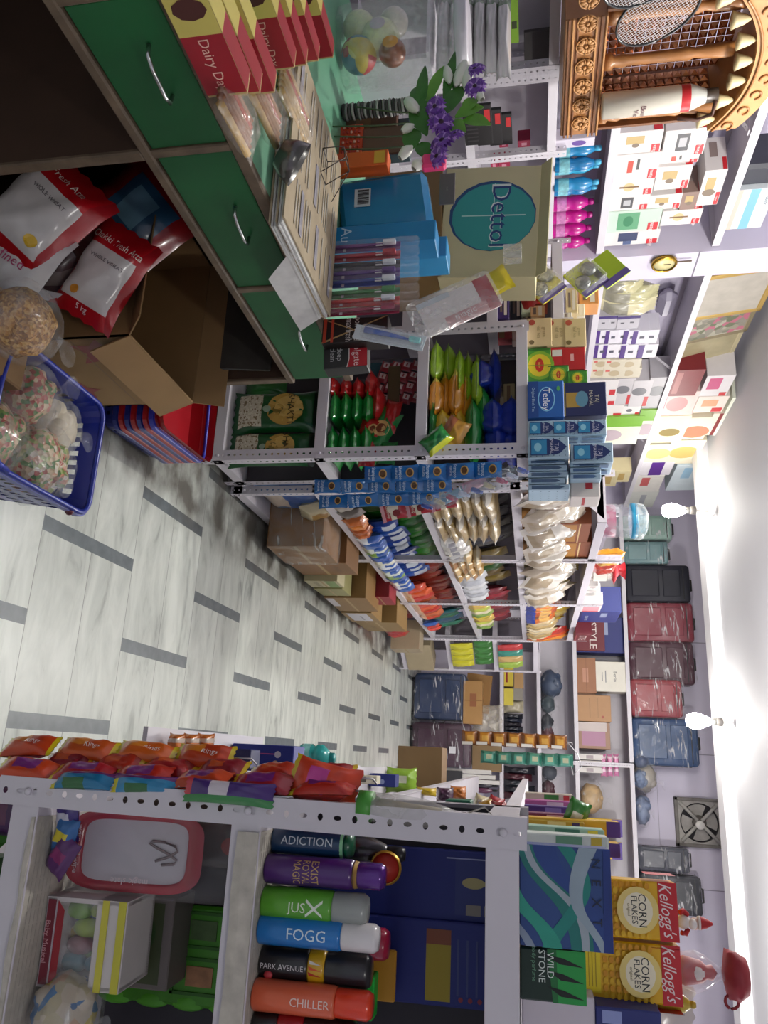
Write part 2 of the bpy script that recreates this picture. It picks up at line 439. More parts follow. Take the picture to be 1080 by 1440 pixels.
# ================================================================ THE SETTING
def mth(N, L, op, a, b=None, c=None):
    n = N.new('ShaderNodeMath'); n.operation = op
    for i, v in enumerate((a, b, c)):
        if v is None: continue
        if hasattr(v, 'links') or hasattr(v, 'is_linked'): L.new(v, n.inputs[i])
        else: n.inputs[i].default_value = v
    return n.outputs[0]
def floor_material():
    m, nt, N, L = NT('marble_floor')
    out = N.new('ShaderNodeOutputMaterial'); b = N.new('ShaderNodeBsdfPrincipled'); L.new(b.outputs[0], out.inputs[0])
    geo = N.new('ShaderNodeNewGeometry'); sp = N.new('ShaderNodeSeparateXYZ'); L.new(geo.outputs['Position'], sp.inputs[0])
    X, Y = sp.outputs[0], sp.outputs[1]
    ry = mth(N, L, 'DIVIDE', mth(N, L, 'SUBTRACT', Y, 2.115), .5825)
    row = mth(N, L, 'FLOOR', ry); fy = mth(N, L, 'FRACT', ry)
    par = mth(N, L, 'FLOORED_MODULO', row, 2.)
    xx = mth(N, L, 'ADD', mth(N, L, 'ADD', X, .05), mth(N, L, 'MULTIPLY', par, .3))
    xd = mth(N, L, 'DIVIDE', xx, .6); fx = mth(N, L, 'FRACT', mth(N, L, 'ADD', xd, .5))
    ax = mth(N, L, 'ABSOLUTE', mth(N, L, 'SUBTRACT', fx, .5))
    strip = mth(N, L, 'LESS_THAN', ax, .041)
    half = mth(N, L, 'FLOOR', mth(N, L, 'MULTIPLY', fy, 2.))
    cell = N.new('ShaderNodeCombineXYZ'); L.new(row, cell.inputs[0]); L.new(half, cell.inputs[1])
    L.new(mth(N, L, 'FLOOR', xd), cell.inputs[2])
    wn = N.new('ShaderNodeTexWhiteNoise'); wn.noise_dimensions = '3D'; L.new(cell.outputs[0], wn.inputs['Vector'])
    # seams
    s1 = mth(N, L, 'ABSOLUTE', mth(N, L, 'SUBTRACT', mth(N, L, 'FRACT', mth(N, L, 'MULTIPLY', mth(N, L, 'ADD', fy, .25), 2.)), .5))
    seam = mth(N, L, 'LESS_THAN', s1, .006)
    # veins drawn out along x
    off = N.new('ShaderNodeVectorMath'); off.operation = 'SCALE'; L.new(wn.outputs['Color'], off.inputs[0]); off.inputs[3].default_value = 9.
    st = N.new('ShaderNodeVectorMath'); st.operation = 'MULTIPLY'; L.new(geo.outputs['Position'], st.inputs[0]); st.inputs[1].default_value = (1.8, 6., 1.)
    ad = N.new('ShaderNodeVectorMath'); ad.operation = 'ADD'; L.new(st.outputs[0], ad.inputs[0]); L.new(off.outputs[0], ad.inputs[1])
    nz = N.new('ShaderNodeTexNoise'); nz.inputs['Scale'].default_value = 1.7; nz.inputs['Detail'].default_value = 8; nz.inputs['Roughness'].default_value = .62
    nz.inputs['Distortion'].default_value = .6; L.new(ad.outputs[0], nz.inputs['Vector'])
    rp = N.new('ShaderNodeValToRGB'); L.new(nz.outputs[0], rp.inputs[0]); e = rp.color_ramp.elements
    e[0].position = .27; e[0].color = (*lin('#8f958f'), 1); e[1].position = .62; e[1].color = (*lin('#dfe4dc'), 1)
    q = e.new(.42); q.color = (*lin('#c9cfc7'), 1)
    # tint per plank
    hs = N.new('ShaderNodeHueSaturation'); L.new(rp.outputs[0], hs.inputs['Color'])
    L.new(mth(N, L, 'ADD', .9, mth(N, L, 'MULTIPLY', wn.outputs['Value'], .16)), hs.inputs['Value'])
    mx = N.new('ShaderNodeMix'); mx.data_type = 'RGBA'; L.new(seam, mx.inputs[0]); L.new(hs.outputs[0], mx.inputs[6]); mx.inputs[7].default_value = (*lin('#8d908a'), 1)
    # dark green marble strip
    n2 = N.new('ShaderNodeTexNoise'); n2.inputs['Scale'].default_value = 22; L.new(geo.outputs['Position'], n2.inputs['Vector'])
    r2 = N.new('ShaderNodeValToRGB'); L.new(n2.outputs[0], r2.inputs[0])
    r2.color_ramp.elements[0].color = (*lin('#48525a'), 1); r2.color_ramp.elements[1].color = (*lin('#7b8486'), 1)
    m2 = N.new('ShaderNodeMix'); m2.data_type = 'RGBA'; L.new(strip, m2.inputs[0]); L.new(mx.outputs[2], m2.inputs[6]); L.new(r2.outputs[0], m2.inputs[7])
    # trodden dirt along the foot of the long shelves
    n3 = N.new('ShaderNodeTexNoise'); n3.inputs['Scale'].default_value = 5; n3.inputs['Detail'].default_value = 6; L.new(geo.outputs['Position'], n3.inputs['Vector'])
    mr = N.new('ShaderNodeMapRange'); mr.interpolation_type = 'SMOOTHSTEP'; L.new(X, mr.inputs[0])
    mr.inputs[1].default_value = -.84; mr.inputs[2].default_value = -1.08; mr.inputs[3].default_value = 0; mr.inputs[4].default_value = 1
    dirt = mth(N, L, 'MULTIPLY', mr.outputs[0], mth(N, L, 'MULTIPLY', mth(N, L, 'SUBTRACT', n3.outputs[0], .3), 3.2)); dirt = mth(N, L, 'MAXIMUM', mth(N, L, 'MINIMUM', dirt, .88), 0.)
    m3 = N.new('ShaderNodeMix'); m3.data_type = 'RGBA'; L.new(dirt, m3.inputs[0]); L.new(m2.outputs[2], m3.inputs[6]); m3.inputs[7].default_value = (*lin('#453d34'), 1)
    L.new(m3.outputs[2], b.inputs['Base Color']); b.inputs['Roughness'].default_value = .33
    return m
mb = MB(); mb.box(-4, 3.8, -2.6, 11, -.1, 0, floor_material()); struct('floor', mb)
WALL = M('#cfc9dc', .55, var=.04, scale=1.5); CEIL = M('#c6c6ca', .7, var=.03, scale=1.2)
mb = MB(); mb.box(-4, -3.82, -2.6, 11, 0, 4.1, WALL); struct('wall_left', mb)
mb = MB(); mb.box(3.6, 3.8, -2.6, 11, 0, 4.1, WALL); struct('wall_right', mb)
mb = MB(); mb.box(-4, 3.8, 10.82, 11, 0, 4.1, WALL)
for x in (-1.6, -.2, 1.35): mb.box(x, x+.008, 10.815, 10.82, 2.8, 4.0, M('#8f8a99', .6))
mb.box(-3.8, 3.6, 10.815, 10.82, 3.02, 3.026, M('#a6a0b2', .6)); struct('wall_back', mb)
mb = MB(); mb.box(-4, 3.8, -2.6, 8.42, 3.40, 3.6, CEIL); mb.box(-4, 3.8, 8.42, 11, 4.05, 4.2, CEIL)
struct('ceiling', mb)
mb = MB(); mb.box(-3.82, 3.6, 8.40, 8.66, 3.285, 4.05, M('#e9e7ea', .6, var=.02)); struct('trim_1', mb)      # the downstand beam the bulbs hang from
mb = MB(); mb.box(-3.82, -3.3, 4.74, 5.02, 0, 3.4, WALL); mb.box(-3.305, -3.298, 4.74, 5.02, 2.62, 2.63, M('#77727f', .6)); struct('wall_pillar', mb)
mb = MB(); mb.box(-3.82, 3.6, -2.6, -2.4, 2.6, 3.4, WALL); mb.box(-3.82, -2.2, -2.6, -2.4, 0, 2.6, WALL); mb.box(2.0, 3.6, -2.6, -2.4, 0, 2.6, WALL)
struct('wall_front', mb)
# hook in the ceiling
t = PZ(1076, 380, 3.40); mb = MB(); mb.lathe([(.03, 0), (.03, -.012), (.012, -.02)], M('#8c8c90', .4, .6), 14)
mb.tube([(0, 0, -.02), (.02, 0, -.045), (.03, 0, -.07), (.01, 0, -.09), (-.015, 0, -.08)], .005, M('#77777c', .4, .8))
tag(mb.build('ceiling_hook', None, (t.x, t.y, 3.40)), 'small grey metal hook screwed into the white ceiling', 'hook')
# ---------------------------------------------------------------- lamps
def bulb(px, Y, label, L=.25):
    p = PY(px[0], px[1], Y); top = 3.285
    root = thing('light_bulb', label, 'light bulb', (p.x, Y, p.z))
    g = MB(); R = L*.31
    g.lathe([(.002, -L/2), (R*.7, -L*.44), (R, -L*.2), (R*.96, 0), (R*.66, L*.26), (R*.46, L*.38), (R*.42, L*.42)], M('#fffdf6', .3, emit=BULB), 18)
    g.build('globe', root, label='white glowing globe')
    c = MB(); c.lathe([(R*.44, L*.42), (R*.44, L*.6), (R*.3, L*.64)], M('#b9b9b4', .35, .7), 16); c.build('cap', root)
    h = MB(); hz = L*.62
    h.lathe([(R*.5, hz), (R*.6, hz+.05), (R*.5, hz+.06)], M('#6e6a66', .5), 14)
    h.tube([(0, 0, hz+.05), (0, .05, top-p.z+.03), (0, 8.4-Y, top-p.z+.05)], .012, M('#e8e6e2', .5)); h.build('holder', root)
    return root
BULB = 80.
bulb((948, 718), 8.2, 'lit bulb hanging from the beam beside the boxes on the left wall')
bulb((983, 1014), 8.2, 'lit bulb hanging from the beam in front of the blue wrapped suitcase')
def lamp(name, loc, power, r=.07, col=(1, .97, .92)):
    l = bpy.data.lights.new(name, 'POINT'); l.energy = power; l.shadow_soft_size = r; l.color = col
    o = bpy.data.objects.new(name, l); COL.objects.link(o); o.location = loc
lamp('unseen_light', (-.55, 5.9, 3.15), 75)
lamp('unseen_light', (-1.6, 5.0, 2.75), 42)  # added fill for the ceiling by the left wall; no lamp hangs here
lamp('unseen_light', (1.5, 6.6, 2.95), 95)
lamp('unseen_light', (-1.9, 3.0, 3.1), 90)
lamp('unseen_light', (.9, -.9, 3.2), 22)
lamp('unseen_light', (2.2, 3.2, 3.0), 45)
w = bpy.data.worlds.new('World'); SC.world = w; w.use_nodes = True
w.node_tree.nodes['Background'].inputs[0].default_value = (.75, .8, .9, 1); w.node_tree.nodes['Background'].inputs[1].default_value = .35
# ---------------------------------------------------------------- camera
cam = bpy.data.cameras.new('camera'); co = bpy.data.objects.new('camera', cam); COL.objects.link(co)
cam.sensor_fit = 'VERTICAL'; cam.sensor_height = 36; cam.lens = 36*CF/1440; cam.clip_start = .02; cam.clip_end = 60
R = Matrix((CM[0], [-c for c in CM[1]], [-c for c in CM[2]])).transposed()
co.matrix_world = Matrix.Translation((0, 0, CH)) @ R.to_4x4()
SC.camera = co
SC.view_settings.view_transform = 'Standard'; SC.view_settings.look = 'None'; SC.view_settings.exposure = 0.42; SC.view_settings.gamma = 1
SC.cycles.max_bounces = 7; SC.cycles.transparent_max_bounces = 14; SC.cycles.diffuse_bounces = 4; SC.cycles.glossy_bounces = 3
SC.cycles.sample_clamp_indirect = 4; SC.cycles.caustics_reflective = False; SC.cycles.caustics_refractive = False
# ================================================================ SHELVING
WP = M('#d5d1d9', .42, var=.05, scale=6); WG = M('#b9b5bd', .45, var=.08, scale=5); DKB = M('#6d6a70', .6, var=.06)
PAPER = M('#c9c3b4', .8, var=.1, scale=30)
def shelf_unit(name, label, w, d, h, boards, loc, rz=0., posts=True, pdx=0., back=True, lip=.045, g=None, pw=.04, lean=0., th=.012, backmat=None, sides=False, post_x=None):
    """x 0..w across, front at y 0, depth to +y"""
    root = thing(name, label, 'shelf unit', loc, (0, 0, rz), g)
    for z in boards:
        mb = MB(); mb.box(.003, w-.003, .003, d-.003, z-th, z, WP); mb.box(.0, w, 0, .004, z-lip, z+.004, WP, .001)
        mb.box(0, .004, 0, d, z-lip, z+.002, WP); mb.box(w-.004, w, 0, d, z-lip, z+.002, WP)
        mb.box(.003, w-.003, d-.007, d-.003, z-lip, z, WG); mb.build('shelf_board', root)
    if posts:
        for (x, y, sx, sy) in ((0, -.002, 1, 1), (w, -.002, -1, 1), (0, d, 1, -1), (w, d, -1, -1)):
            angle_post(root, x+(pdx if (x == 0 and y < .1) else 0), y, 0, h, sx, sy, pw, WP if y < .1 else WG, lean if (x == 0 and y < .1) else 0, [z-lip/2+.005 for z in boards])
    if back:
        mb = MB(); mb.box(.01, w-.01, d-.002, d+.004, boards[0], h-.02, backmat or WG); mb.build('back_panel', root)
    return root
# free-standing end unit beside the counter, and the long side units behind it
EX0, EX1, EY = -1.905, -1.262, 3.17
EZ = (.10, .585, 1.045, 1.488)
end_unit = shelf_unit('shelf_rack', 'white slotted angle shelf facing the counter end with green rice bags', EX1-EX0, .34, 1.5, EZ, (EX0, EY, 0), pw=.05, backmat=M('#4c484f', .6))
GZ = (.06, .475, .975, 1.45)
bays = ((3.56, 4.965, 'nearest the counter'), (4.975, 6.45, 'in the middle of the row'), (6.46, 8.42, 'at the far end of the row'))
GX = -1.235
for i, (a, b, wh) in enumerate(bays):
    bd = GZ if i < 1 else GZ+(1.9,)
    u = shelf_unit('shelf_rack', 'long white snack shelf along the aisle, bay '+wh, b-a, .36, 1.5 if i < 1 else 2.06, bd, (GX, a, 0), PI/2, g='aisle snack shelves', backmat=M('#75707a', .6))
# bracketed top shelf of the nearest bay
rt = shelf_unit('bracket_shelf', 'short white bracketed shelf above the snack bay, under the plastic jar', .84, .3, 2.06, (1.895,), (GX, 4.12, 0), PI/2, posts=False, back=False)
mb = MB()
for x in (.0, .815):
    mb.add([(x+q, y, z) for q in (0, .012) for y, z in ((.02, 1.885), (.28, 1.885), (.28, 1.62))], [(0, 1, 2), (3, 5, 4), (0, 3, 4, 1), (1, 4, 5, 2), (2, 5, 3, 0)], WP)
mb.build('bracket', rt)
angle_post(rt, .835, 0, 1.45, 2.06, -1, 1, .04, WP); angle_post(rt, 0.0, .30, 1.45, 1.95, 1, -1, .04, WP)
# far return bay, turned towards the door
fu = shelf_unit('shelf_rack', 'narrow white shelf bay turned towards the aisle past the far snack shelf', .62, .3, 1.6, (.1, .62, 1.13, 1.56), (GX, 8.44, 0), PI/2-.46, backmat=M('#75707a', .6), pw=.03)
# narrow rack beside the end unit
nr = shelf_unit('shelf_rack', 'narrow white rack with small boxes between the end shelf and the cream carton', .46, .3, 1.7, (.5, .95, 1.352, 1.655), (-2.39, 3.25, 0), pw=.03, backmat=M('#6a6670', .6))
# left wall shelving
LX = -3.33
lw1 = shelf_unit('wall_rack', 'white wall shelf bay behind the counter with kitchen appliance boxes', 1.95, .42, 1.7, (.75, 1.2, 1.655, 2.0, 2.745), (LX, 2.78, 0), PI/2, posts=False)
angle_post(lw1, .36, -.002, .3, 1.72, 1, 1, .05, WP, bolts=(1.3,)); angle_post(lw1, .46, -.002, .3, 1.72, -1, 1, .05, WP, bolts=(1.3,))
angle_post(lw1, .95, -.002, .3, 1.72, 1, 1, .05, WP, bolts=(1.3,)); angle_post(lw1, .62, .40, .3, 1.62, 1, -1, .04, WG)
mb = MB(); mb.box(.95, .99, .02, .40, 2.69, 2.70, WP); slot_strip(mb, .035, 0, .62, WP, T=Matrix.Translation((.95, .02, 2.70)) @ Matrix.Rotation(-2.0, 4, 'X')); mb.build('bracket', lw1)
lw2 = shelf_unit('wall_rack', 'long white wall shelf past the pillar stacked with boxed goods', 5.35, .42, 2.8, (.5, 1.0, 1.52, 2.035, 2.765), (LX, 5.03, 0), PI/2, posts=False, backmat=WALL)
for x in (1.5, 3.2):
    mb = MB(); slot_strip(mb, .04, 0, .5, WP, T=Matrix.Translation((x, .05, 2.73)) @ Matrix.Rotation(-2.35, 4, 'X')); mb.build('bracket', lw2)
# back wall shelving
BY = 10.36
for i, (a, b, wh) in enumerate(((-3.3, -.06, 'left part, above the suitcases on the floor'), (-.05, 1.4, 'right of the hanging packets'), (1.41, 3.55, 'rightmost part'))):
    u = shelf_unit('wall_rack', 'tall white shelf along the back wall, '+wh, b-a, .42, 2.7, (1.135, 1.6, 2.055, 2.70), (a, BY, 0), 0, posts=False, backmat=WG)
    for (x, y, sx, sy) in ((.0, -.002, 1, 1),)[:1 if i else 0]: angle_post(u, x, y, 0, 2.7, sx, sy, .05, WP)
# right unit facing the camera and its aisle side
RX0, RX1, RY = .087, 1.02, 1.40
RZ = (.60, 1.03, 1.472)
run = shelf_unit('shelf_rack', 'white slotted angle shelf near the camera holding the spray cans', RX1-RX0, .36, 1.49, RZ, (RX0, RY, 0), pw=.050, lip=.05, lean=.02, pdx=-.0295, backmat=M('#3c3a42', .6))
rs = shelf_unit('shelf_rack', 'white aisle-side shelves behind the spray can rack', 5.6, .5, 1.46, (.10, .60, 1.02, 1.455), (.135, 7.4, 0), -PI/2, posts=False)
mb = MB(); mb.box(0, 4.75, -.07, 0, .588, .60, WP); mb.box(4.75, 5.6, -.175, 0, .588, .60, WP)
mb.build('shelf_board', rs)
# ================================================================ COUNTER
CX, CZ, CE = -1.17, .93, 2.25
GRN = M('#055a2a', .5, var=.25, scale=5, bump=.15); GRT = M('#6fae8c', .4, var=.12, scale=4)
WOOD = M('#6d5c49', .6, var=.35, scale=22, bump=.4); BRN = M('#4a3527', .7, var=.2, scale=6)
ct = thing('shop_counter', 'shop counter with green drawers and worn wooden edges', 'counter', (CX, 0, 0))
def part(nm, parent, fn, **k):
    mb = MB(); fn(mb); return mb.build(nm, parent, **k)
part('counter_top', ct, lambda m: (m.box(-1.2, -.012, .3, CE, CZ-.02, CZ, GRT, .002), m.box(-.014, .004, .3, CE+.004, CZ-.026, CZ+.002, WOOD, .003), m.box(-1.2, .0, CE-.004, CE+.006, CZ-.026, CZ+.001, WOOD, .002)))
part('edge_rail', ct, lambda m: (m.box(-.02, .006, .3, CE+.003, .712, .735, WOOD, .004),), label='worn bare wood rail')
YD = (.52, .865, 1.215, 1.715, CE)
for y in YD[1:-1]: part('drawer_divider', ct, lambda m: m.box(-.5, .003, y-.011, y+.011, .73, CZ-.024, WOOD, .003))
for y in (1.215, CE-.012):
    part('side_panel', ct, lambda m: (m.box(-1.15, -.006, y-.012, y+.012, 0, .715, BRN), m.box(-.008, .004, y-.014, y+.014, 0, .713, WOOD, .003)))
part('back_panel', ct, lambda m: m.box(-.66, -.645, .3, CE-.02, .0, .9, BRN))
part('bottom_board', ct, lambda m: m.box(-.65, -.01, .3, CE-.02, .0, .045, BRN))
part('drawer_floor', ct, lambda m: m.box(-.645, -.02, .3, CE-.02, .705, .714, BRN))
for i in range(4):
    y0, y1 = YD[i]+.012, YD[i+1]-.012
    d = part('drawer', ct, lambda m: (m.box(-.018, -.002, y0, y1, .738, CZ-.028, GRN, .002), m.box(-.45, -.018, y0+.01, y1-.01, .745, .86, BRN)), label='green painted drawer')
    ym = (y0+y1)/2-.02
    pts = [(.0, ym-.055, .85), (.022, ym-.052, .85), (.03, ym-.03, .849), (.03, ym+.03, .845), (.022, ym+.052, .843), (-.0, ym+.056, .843)]
    part('handle', d, lambda m: m.tube(pts, .0042, M('#c9cbcc', .2, 1., var=.02), 8), label='bent chrome handle')
# ---- red and yellow cartons lying along the counter edge
CR = M('#9d1f2c', .35, var=.1); CY = M('#cbbd62', .4, var=.08)
def bar_carton(p, L, w, h, lab):
    o = bx('toffee_carton', lab, 'box', (w, L, h), p, 0, '#b9a56e', g='red and yellow cartons on the counter', bev=.001)
    a = MB(); e = .0008; k = .58
    for x in (-1, 1):
        X = x*(w/2+e); a.quad((X, -L/2, 0), (X, L/2*(k-1)*0-L/2+L*k, 0), (X, -L/2+L*k, h), (X, -L/2, h), CY)
        a.quad((X, -L/2+L*k, 0), (X, L/2*.96, 0), (X, L/2*.96, h), (X, -L/2+L*k, h), CR)
    a.quad((-w/2, -L/2, h+e), (w/2, -L/2, h+e), (w/2, -L/2+L*k, h+e), (-w/2, -L/2+L*k, h+e), CY)
    a.quad((-w/2, -L/2+L*k, h+e), (w/2, -L/2+L*k, h+e), (w/2, L/2*.96, h+e), (-w/2, L/2*.96, h+e), CR)
    a.quad((-w/2, -L/2-e, 0), (w/2, -L/2-e, 0), (w/2, -L/2-e, h), (-w/2, -L/2-e, h), CY)
    a.add([(w*.5+2*e, -L*.08+.02*math.cos(t*.7), h*.5+h*.4*math.sin(t*.7)) for t in range(9)], [tuple(range(9))], M('#4a1d18', .5))
    a.build('printed_panel', o)
    b = MB(); word(b, lambda u, v: (w/2+2*e, u, v), 'Dairy Day', L*.28, h*.5, h*.24, M('#e6b9a8', .4)); b.build('lettering', o)
    return o
for i, (px, wd, z) in enumerate((((331, 82), 'nearest the counter edge', 0), ((350, 84), 'second from the counter edge', 0), ((372, 86), 'third from the counter edge, pale side showing', 0), ((402, 54), 'fourth from the counter edge, pushed further left', 0), ((420, 52), 'fifth from the counter edge', 0), ((438, 48), 'sixth from the counter edge', 0), ((460, 46), 'farthest from the counter edge, beside the big jar', 0))):
    p = PZ(px[0], px[1], CZ+.075)
    bar_carton((p.x-.012, p.y-.085, CZ+.001), .30, .048, .075, 'red and yellow carton on the counter, '+wd)
# ---- clear wrapped brown packets beside the cartons
for i, (px, c, w, l, wd) in enumerate((((345, 160), '#8a5a3a', .10, .17, 'nearest the counter edge'), ((385, 150), '#9a6b3c', .10, .2, 'in the middle, with orange streaks'), ((425, 150), '#b39868', .11, .24, 'by the big jar, tan and longest'))):
    p = PZ(px[0], px[1], CZ+.05)
    o = pouch('wrapped_bundle', 'clear wrapped bundle of brown sticks on the counter, '+wd, 'packet', (w, l, .055), (p.x, p.y, CZ+.034), (-PI/2, 0, .12), seed=20+i, g='clear wrapped bundles on the counter', film=CLEAR('#efe6dc', .3, 22))
    m = MB()
    for k in range(6):
        x = -w*.36+w*.72*k/5; m.tube([(x, .0, -l*.46), (x+.004, .0, l*.36)], w*.085, M((c, '#a03a20', '#c9a86c')[k % 3] if k % 2 else c, .6), 6)
    m.build('stick_bundle', o)
# ---- newspapers, bowl, wire rack
p = PZ(425, 330, CZ+.02)
mb = MB(); NEWS = M('#d8d8d6', .85, var=.16, scale=26)
ang = .35
for k in range(7):
    z = CZ+.002+.0055*k; j = rnd.uniform(-.012, .012); q = len(mb.v)
    mb.box(-.38+j, .11+j, -.31+j*.7, .10-j, z, z+.004, NEWS if k % 3 else M('#b4a488', .85, var=.2))
    mb.xf(Matrix.Rotation(.02*math.sin(k*2), 4, 'Z'), q)
o = tag(mb.build('newspaper_pile', None, (-1.235, 1.70, 0), (0, 0, .02)), 'pile of folded newspapers hanging over the counter edge', 'newspapers')
mb = MB(); f = lambda u, v: (u-.11, v-.30, CZ+.0425)
for k in range(60):
    if k % 5 == 2 or k % 4 == 1: continue
    a_ = -.36+.155*(k % 3); b_ = -.29+.019*(k//3); mb.box(a_, a_+.12, b_, b_+(.0045 if k % 7 else .02), CZ+.0405, CZ+.0412, M('#bdb9ae' if k % 7 else '#a09ca4', .9, var=.3, scale=60))
mb.build('newsprint', o)
mb = MB(); mb.add([(.108, -.2, CZ+.02), (.108, .098, CZ+.02), (.13, .13, CZ-.05), (.126, -.12, CZ-.06)], [(0, 1, 2, 3)], NEWS); mb.build('hanging_sheet', o)
p = PZ(398, 222, CZ)
mb = MB(); mb.lathe([(.02, 0), (.03, .001), (.042, .022), (.05, .05), (.047, .05), (.04, .024), (.028, .005)], M('#6f6f6c', .25, .8), 24)
tag(mb.build('steel_bowl', None, (-1.235, 1.31, CZ+.043), (-.5, .45, 0)), 'small grey steel bowl tilted on its side next to the newspapers', 'bowl')
p = PZ(440, 222, CZ+.05)
mb = MB(); WIRE = M('#4a443e', .4, .5)
for a in ((( -.06, -.03, .0), (.06, -.03, .0), (.06, .05, .0), (-.06, .05, .0)), ((-.06, -.03, .09), (.0, -.03, .1), (.0, .05, .1), (-.06, .05, .09))):
    mb.tube([Vector(q) for q in a], .0022, WIRE, 5, closed=True)
for a in (((-.06, -.03, 0), (-.06, -.03, .09)), ((-.06, .05, 0), (-.06, .05, .09)), ((.06, -.03, 0), (0, -.03, .1)), ((.06, .05, 0), (0, .05, .1)), ((0, .05, .1), (.14, .06, .03))): mb.tube(a, .0022, WIRE, 5)
mb.xf(Matrix.Scale(.62, 4)); tag(mb.build('wire_stand', None, (-1.47, 1.62, CZ+.045)), 'small dark wire stand between the newspapers and the orange clip box', 'stand')
tag(bx('eraser_card', 'x', 'x', (.035, .22, .012), (-1.188, 2.05, CZ+.0035), .0, '#b59b78'), 'tan cardboard strip with a dark band lying on the counter edge', 'cardboard')
part('rubber_band', bpy.data.objects['eraser_card'], lambda m: m.box(-.0185, .0185, .01, .016, -.001, .0135, M('#4b3a2c', .6)), label='dark band')
# ---- big ribbed jar with balls
JY = 1.86
p = PY(462, 60, JY); jx = PY(560, 62, JY).x
jr = thing('plastic_jar', 'tall ribbed clear plastic jar full of balls on the counter', 'jar', (jx, JY, CZ))
prof = []
for i in range(13):
    z = .005+.36*i/12; r = .125*(1 if i % 2 else .965)
    prof.append((r if i < 12 else .11, z))
mb = MB(); mb.lathe([(.1, 0)]+prof, CLEAR('#e6e2ea', .22, 40, .1), 40, cap=False); mb.build('jar_wall', jr, label='clear ribbed wall')
mb = MB(); mb.lathe([(.115, .36), (.118, .363), (.118, .395), (.1, .4)], M('#cfcbd2', .3), 32); mb.build('lid', jr)
for i, (q, z, r, c, lb) in enumerate(((-.055, .055, .052, '#d6dfb4', 'pale yellow ball low in the jar'), (.0, .125, .06, '#dfe3b6', 'pale yellow ball with a round printed badge in the jar'), (.055, .06, .056, '#c9b85a', 'yellow and blue ball at the bottom right of the jar'), (.06, .165, .042, '#8a4a1c', 'brown ball with a gold badge in the jar'), (-.06, .165, .045, '#d9d2c6', 'off white ball against the left of the jar'))):
    mb = MB(); mb.blob((0, 0, 0), r, M(c, .35, coat=.5) if i != 2 else MOTTLE(('#d0bd55', '#c9b85a', '#5d8aa0', '#c04a4a', '#d6cc86'), 14, .4), 20, 12)
    o = tag(mb.build('toy_ball', None, (jx+q, JY-.025, CZ+z)), lb, 'ball', 'balls in the ribbed jar')
    if i in (1, 3):
        mb = MB(); k = 18; mb.add([(.024*math.cos(2*PI*t/k), -r*.9-.003, .024*math.sin(2*PI*t/k)) for t in range(k)]+[(0, -r-.001, 0)], [(t, (t+1) % k, k) for t in range(k)], M('#cfc3cc' if i == 1 else '#d9a02c', .3, 0 if i == 1 else .7)); mb.build('badge', o)
# stack of clear lids and white pouches seen behind the jar
p = PY(625, 60, 2.1)
mb = MB()
for k in range(9): mb.lathe([(.10, .012*k), (.105, .012*k+.009)], CLEAR('#d9d6d8', .4, 6, .2), 28)
SX = PY(640, 40, 2.0)
lift = thing('riser_shelf', 'low white riser at the back of the counter under the white pouches', 'riser', (SX.x-.02, 2.1, CZ))
part('board', lift, lambda m: m.box(-.2, .13, -.12, .1, .245, .255, WP))
for x in (-.19, .12): part('leg', lift, lambda m: m.box(x-.01, x+.01, -.1, .09, 0, .245, WP))
for k in range(6):
    pY('white_pouch', 'white pouch with green sealed end, '+ORD[k]+' from the bottom of the pile behind the jar', 'pouch', (612+17*k, -20, 633+17*k, 80+(k % 3)*6), 2.02, .1, col='#cfccca', bands=((0, 0, .22, 1, '#5f7d58'), (0, 0, .12, 1, '#3f5f3c')), g='white pouches piled behind the jar', seed=40+k)
# ---- hair bands on a spool, orange clip rack, orange box, tin boxes
sp = PY(530, 146, 1.88)
mb = MB(); z = 0
o = thing('hair_band_spool', 'column of black and grey hair bands on a spool right of the big jar', 'hair bands', (sp.x, 1.9, CZ))
for k in range(24):
    q = MB(); r = .021+rnd.uniform(-.002, .002); n = 16; tl = rnd.uniform(-.2, .2)
    q.tube([(r*math.cos(2*PI*j/n), r*math.sin(2*PI*j/n), .008+.0098*k+tl*r*math.cos(2*PI*j/n)*.5) for j in range(n)], .0046, M(('#3c3a3a', '#8a8886', '#5a5655', '#b5b3ae')[k % 4], .7), 6, closed=True)
    q.build('hair_band', o)
part('spool', o, lambda m: m.lathe([(.014, 0), (.014, .26)], M('#2d2a2a', .5), 12))
ORG = '#d8481c'
mb = MB()
o = thing('clip_rack', 'orange display card of small hair clips behind the newspapers', 'hair clips', (PY(500, 190, 1.88).x, 1.9, CZ))
part('card', o, lambda m: (m.box(-.06, .06, 0, .012, 0, .07, M('#d2431d', .4)), m.box(-.05, .05, .012, .02, .07, .2, M('#6f4a38', .5))))
for i in range(5):
    for j in range(6): part('clip', o, lambda m: m.blob((-.048+.019*j, -.004, .012+.012*i), (.006, .004, .004), M('#b8241a' if (i+j) % 3 else '#e8b4a0', .3, coat=.6), 8, 5))
bY('brown_pouch', 'dark brown packet standing behind the orange clip card', 'packet', (500, 152, 558, 190), 1.95, CZ, .03, '#5b3a2a', [('q', 'f', .1, .2, .9, .5, '#7a5136')])
bY('orange_box', 'slim orange box standing right of the hair clips', 'box', (470, 217, 545, 238), 1.86, CZ, .05, '#e2611c', [('q', 'f', .1, .75, .9, .95, '#e8b03a'), ('q', 'f', .05, .0, .95, .2, '#c9441a')])
bY('dotted_tin', 'dark teal dotted box behind the flower stems', 'box', (520, 170, 575, 214), 1.98, CZ, .06, '#3a4a52', [('d', 'f', .2+.2*(i % 4), .15+.2*(i//4), .05, 1, '#9ab0b8') for i in range(16)])
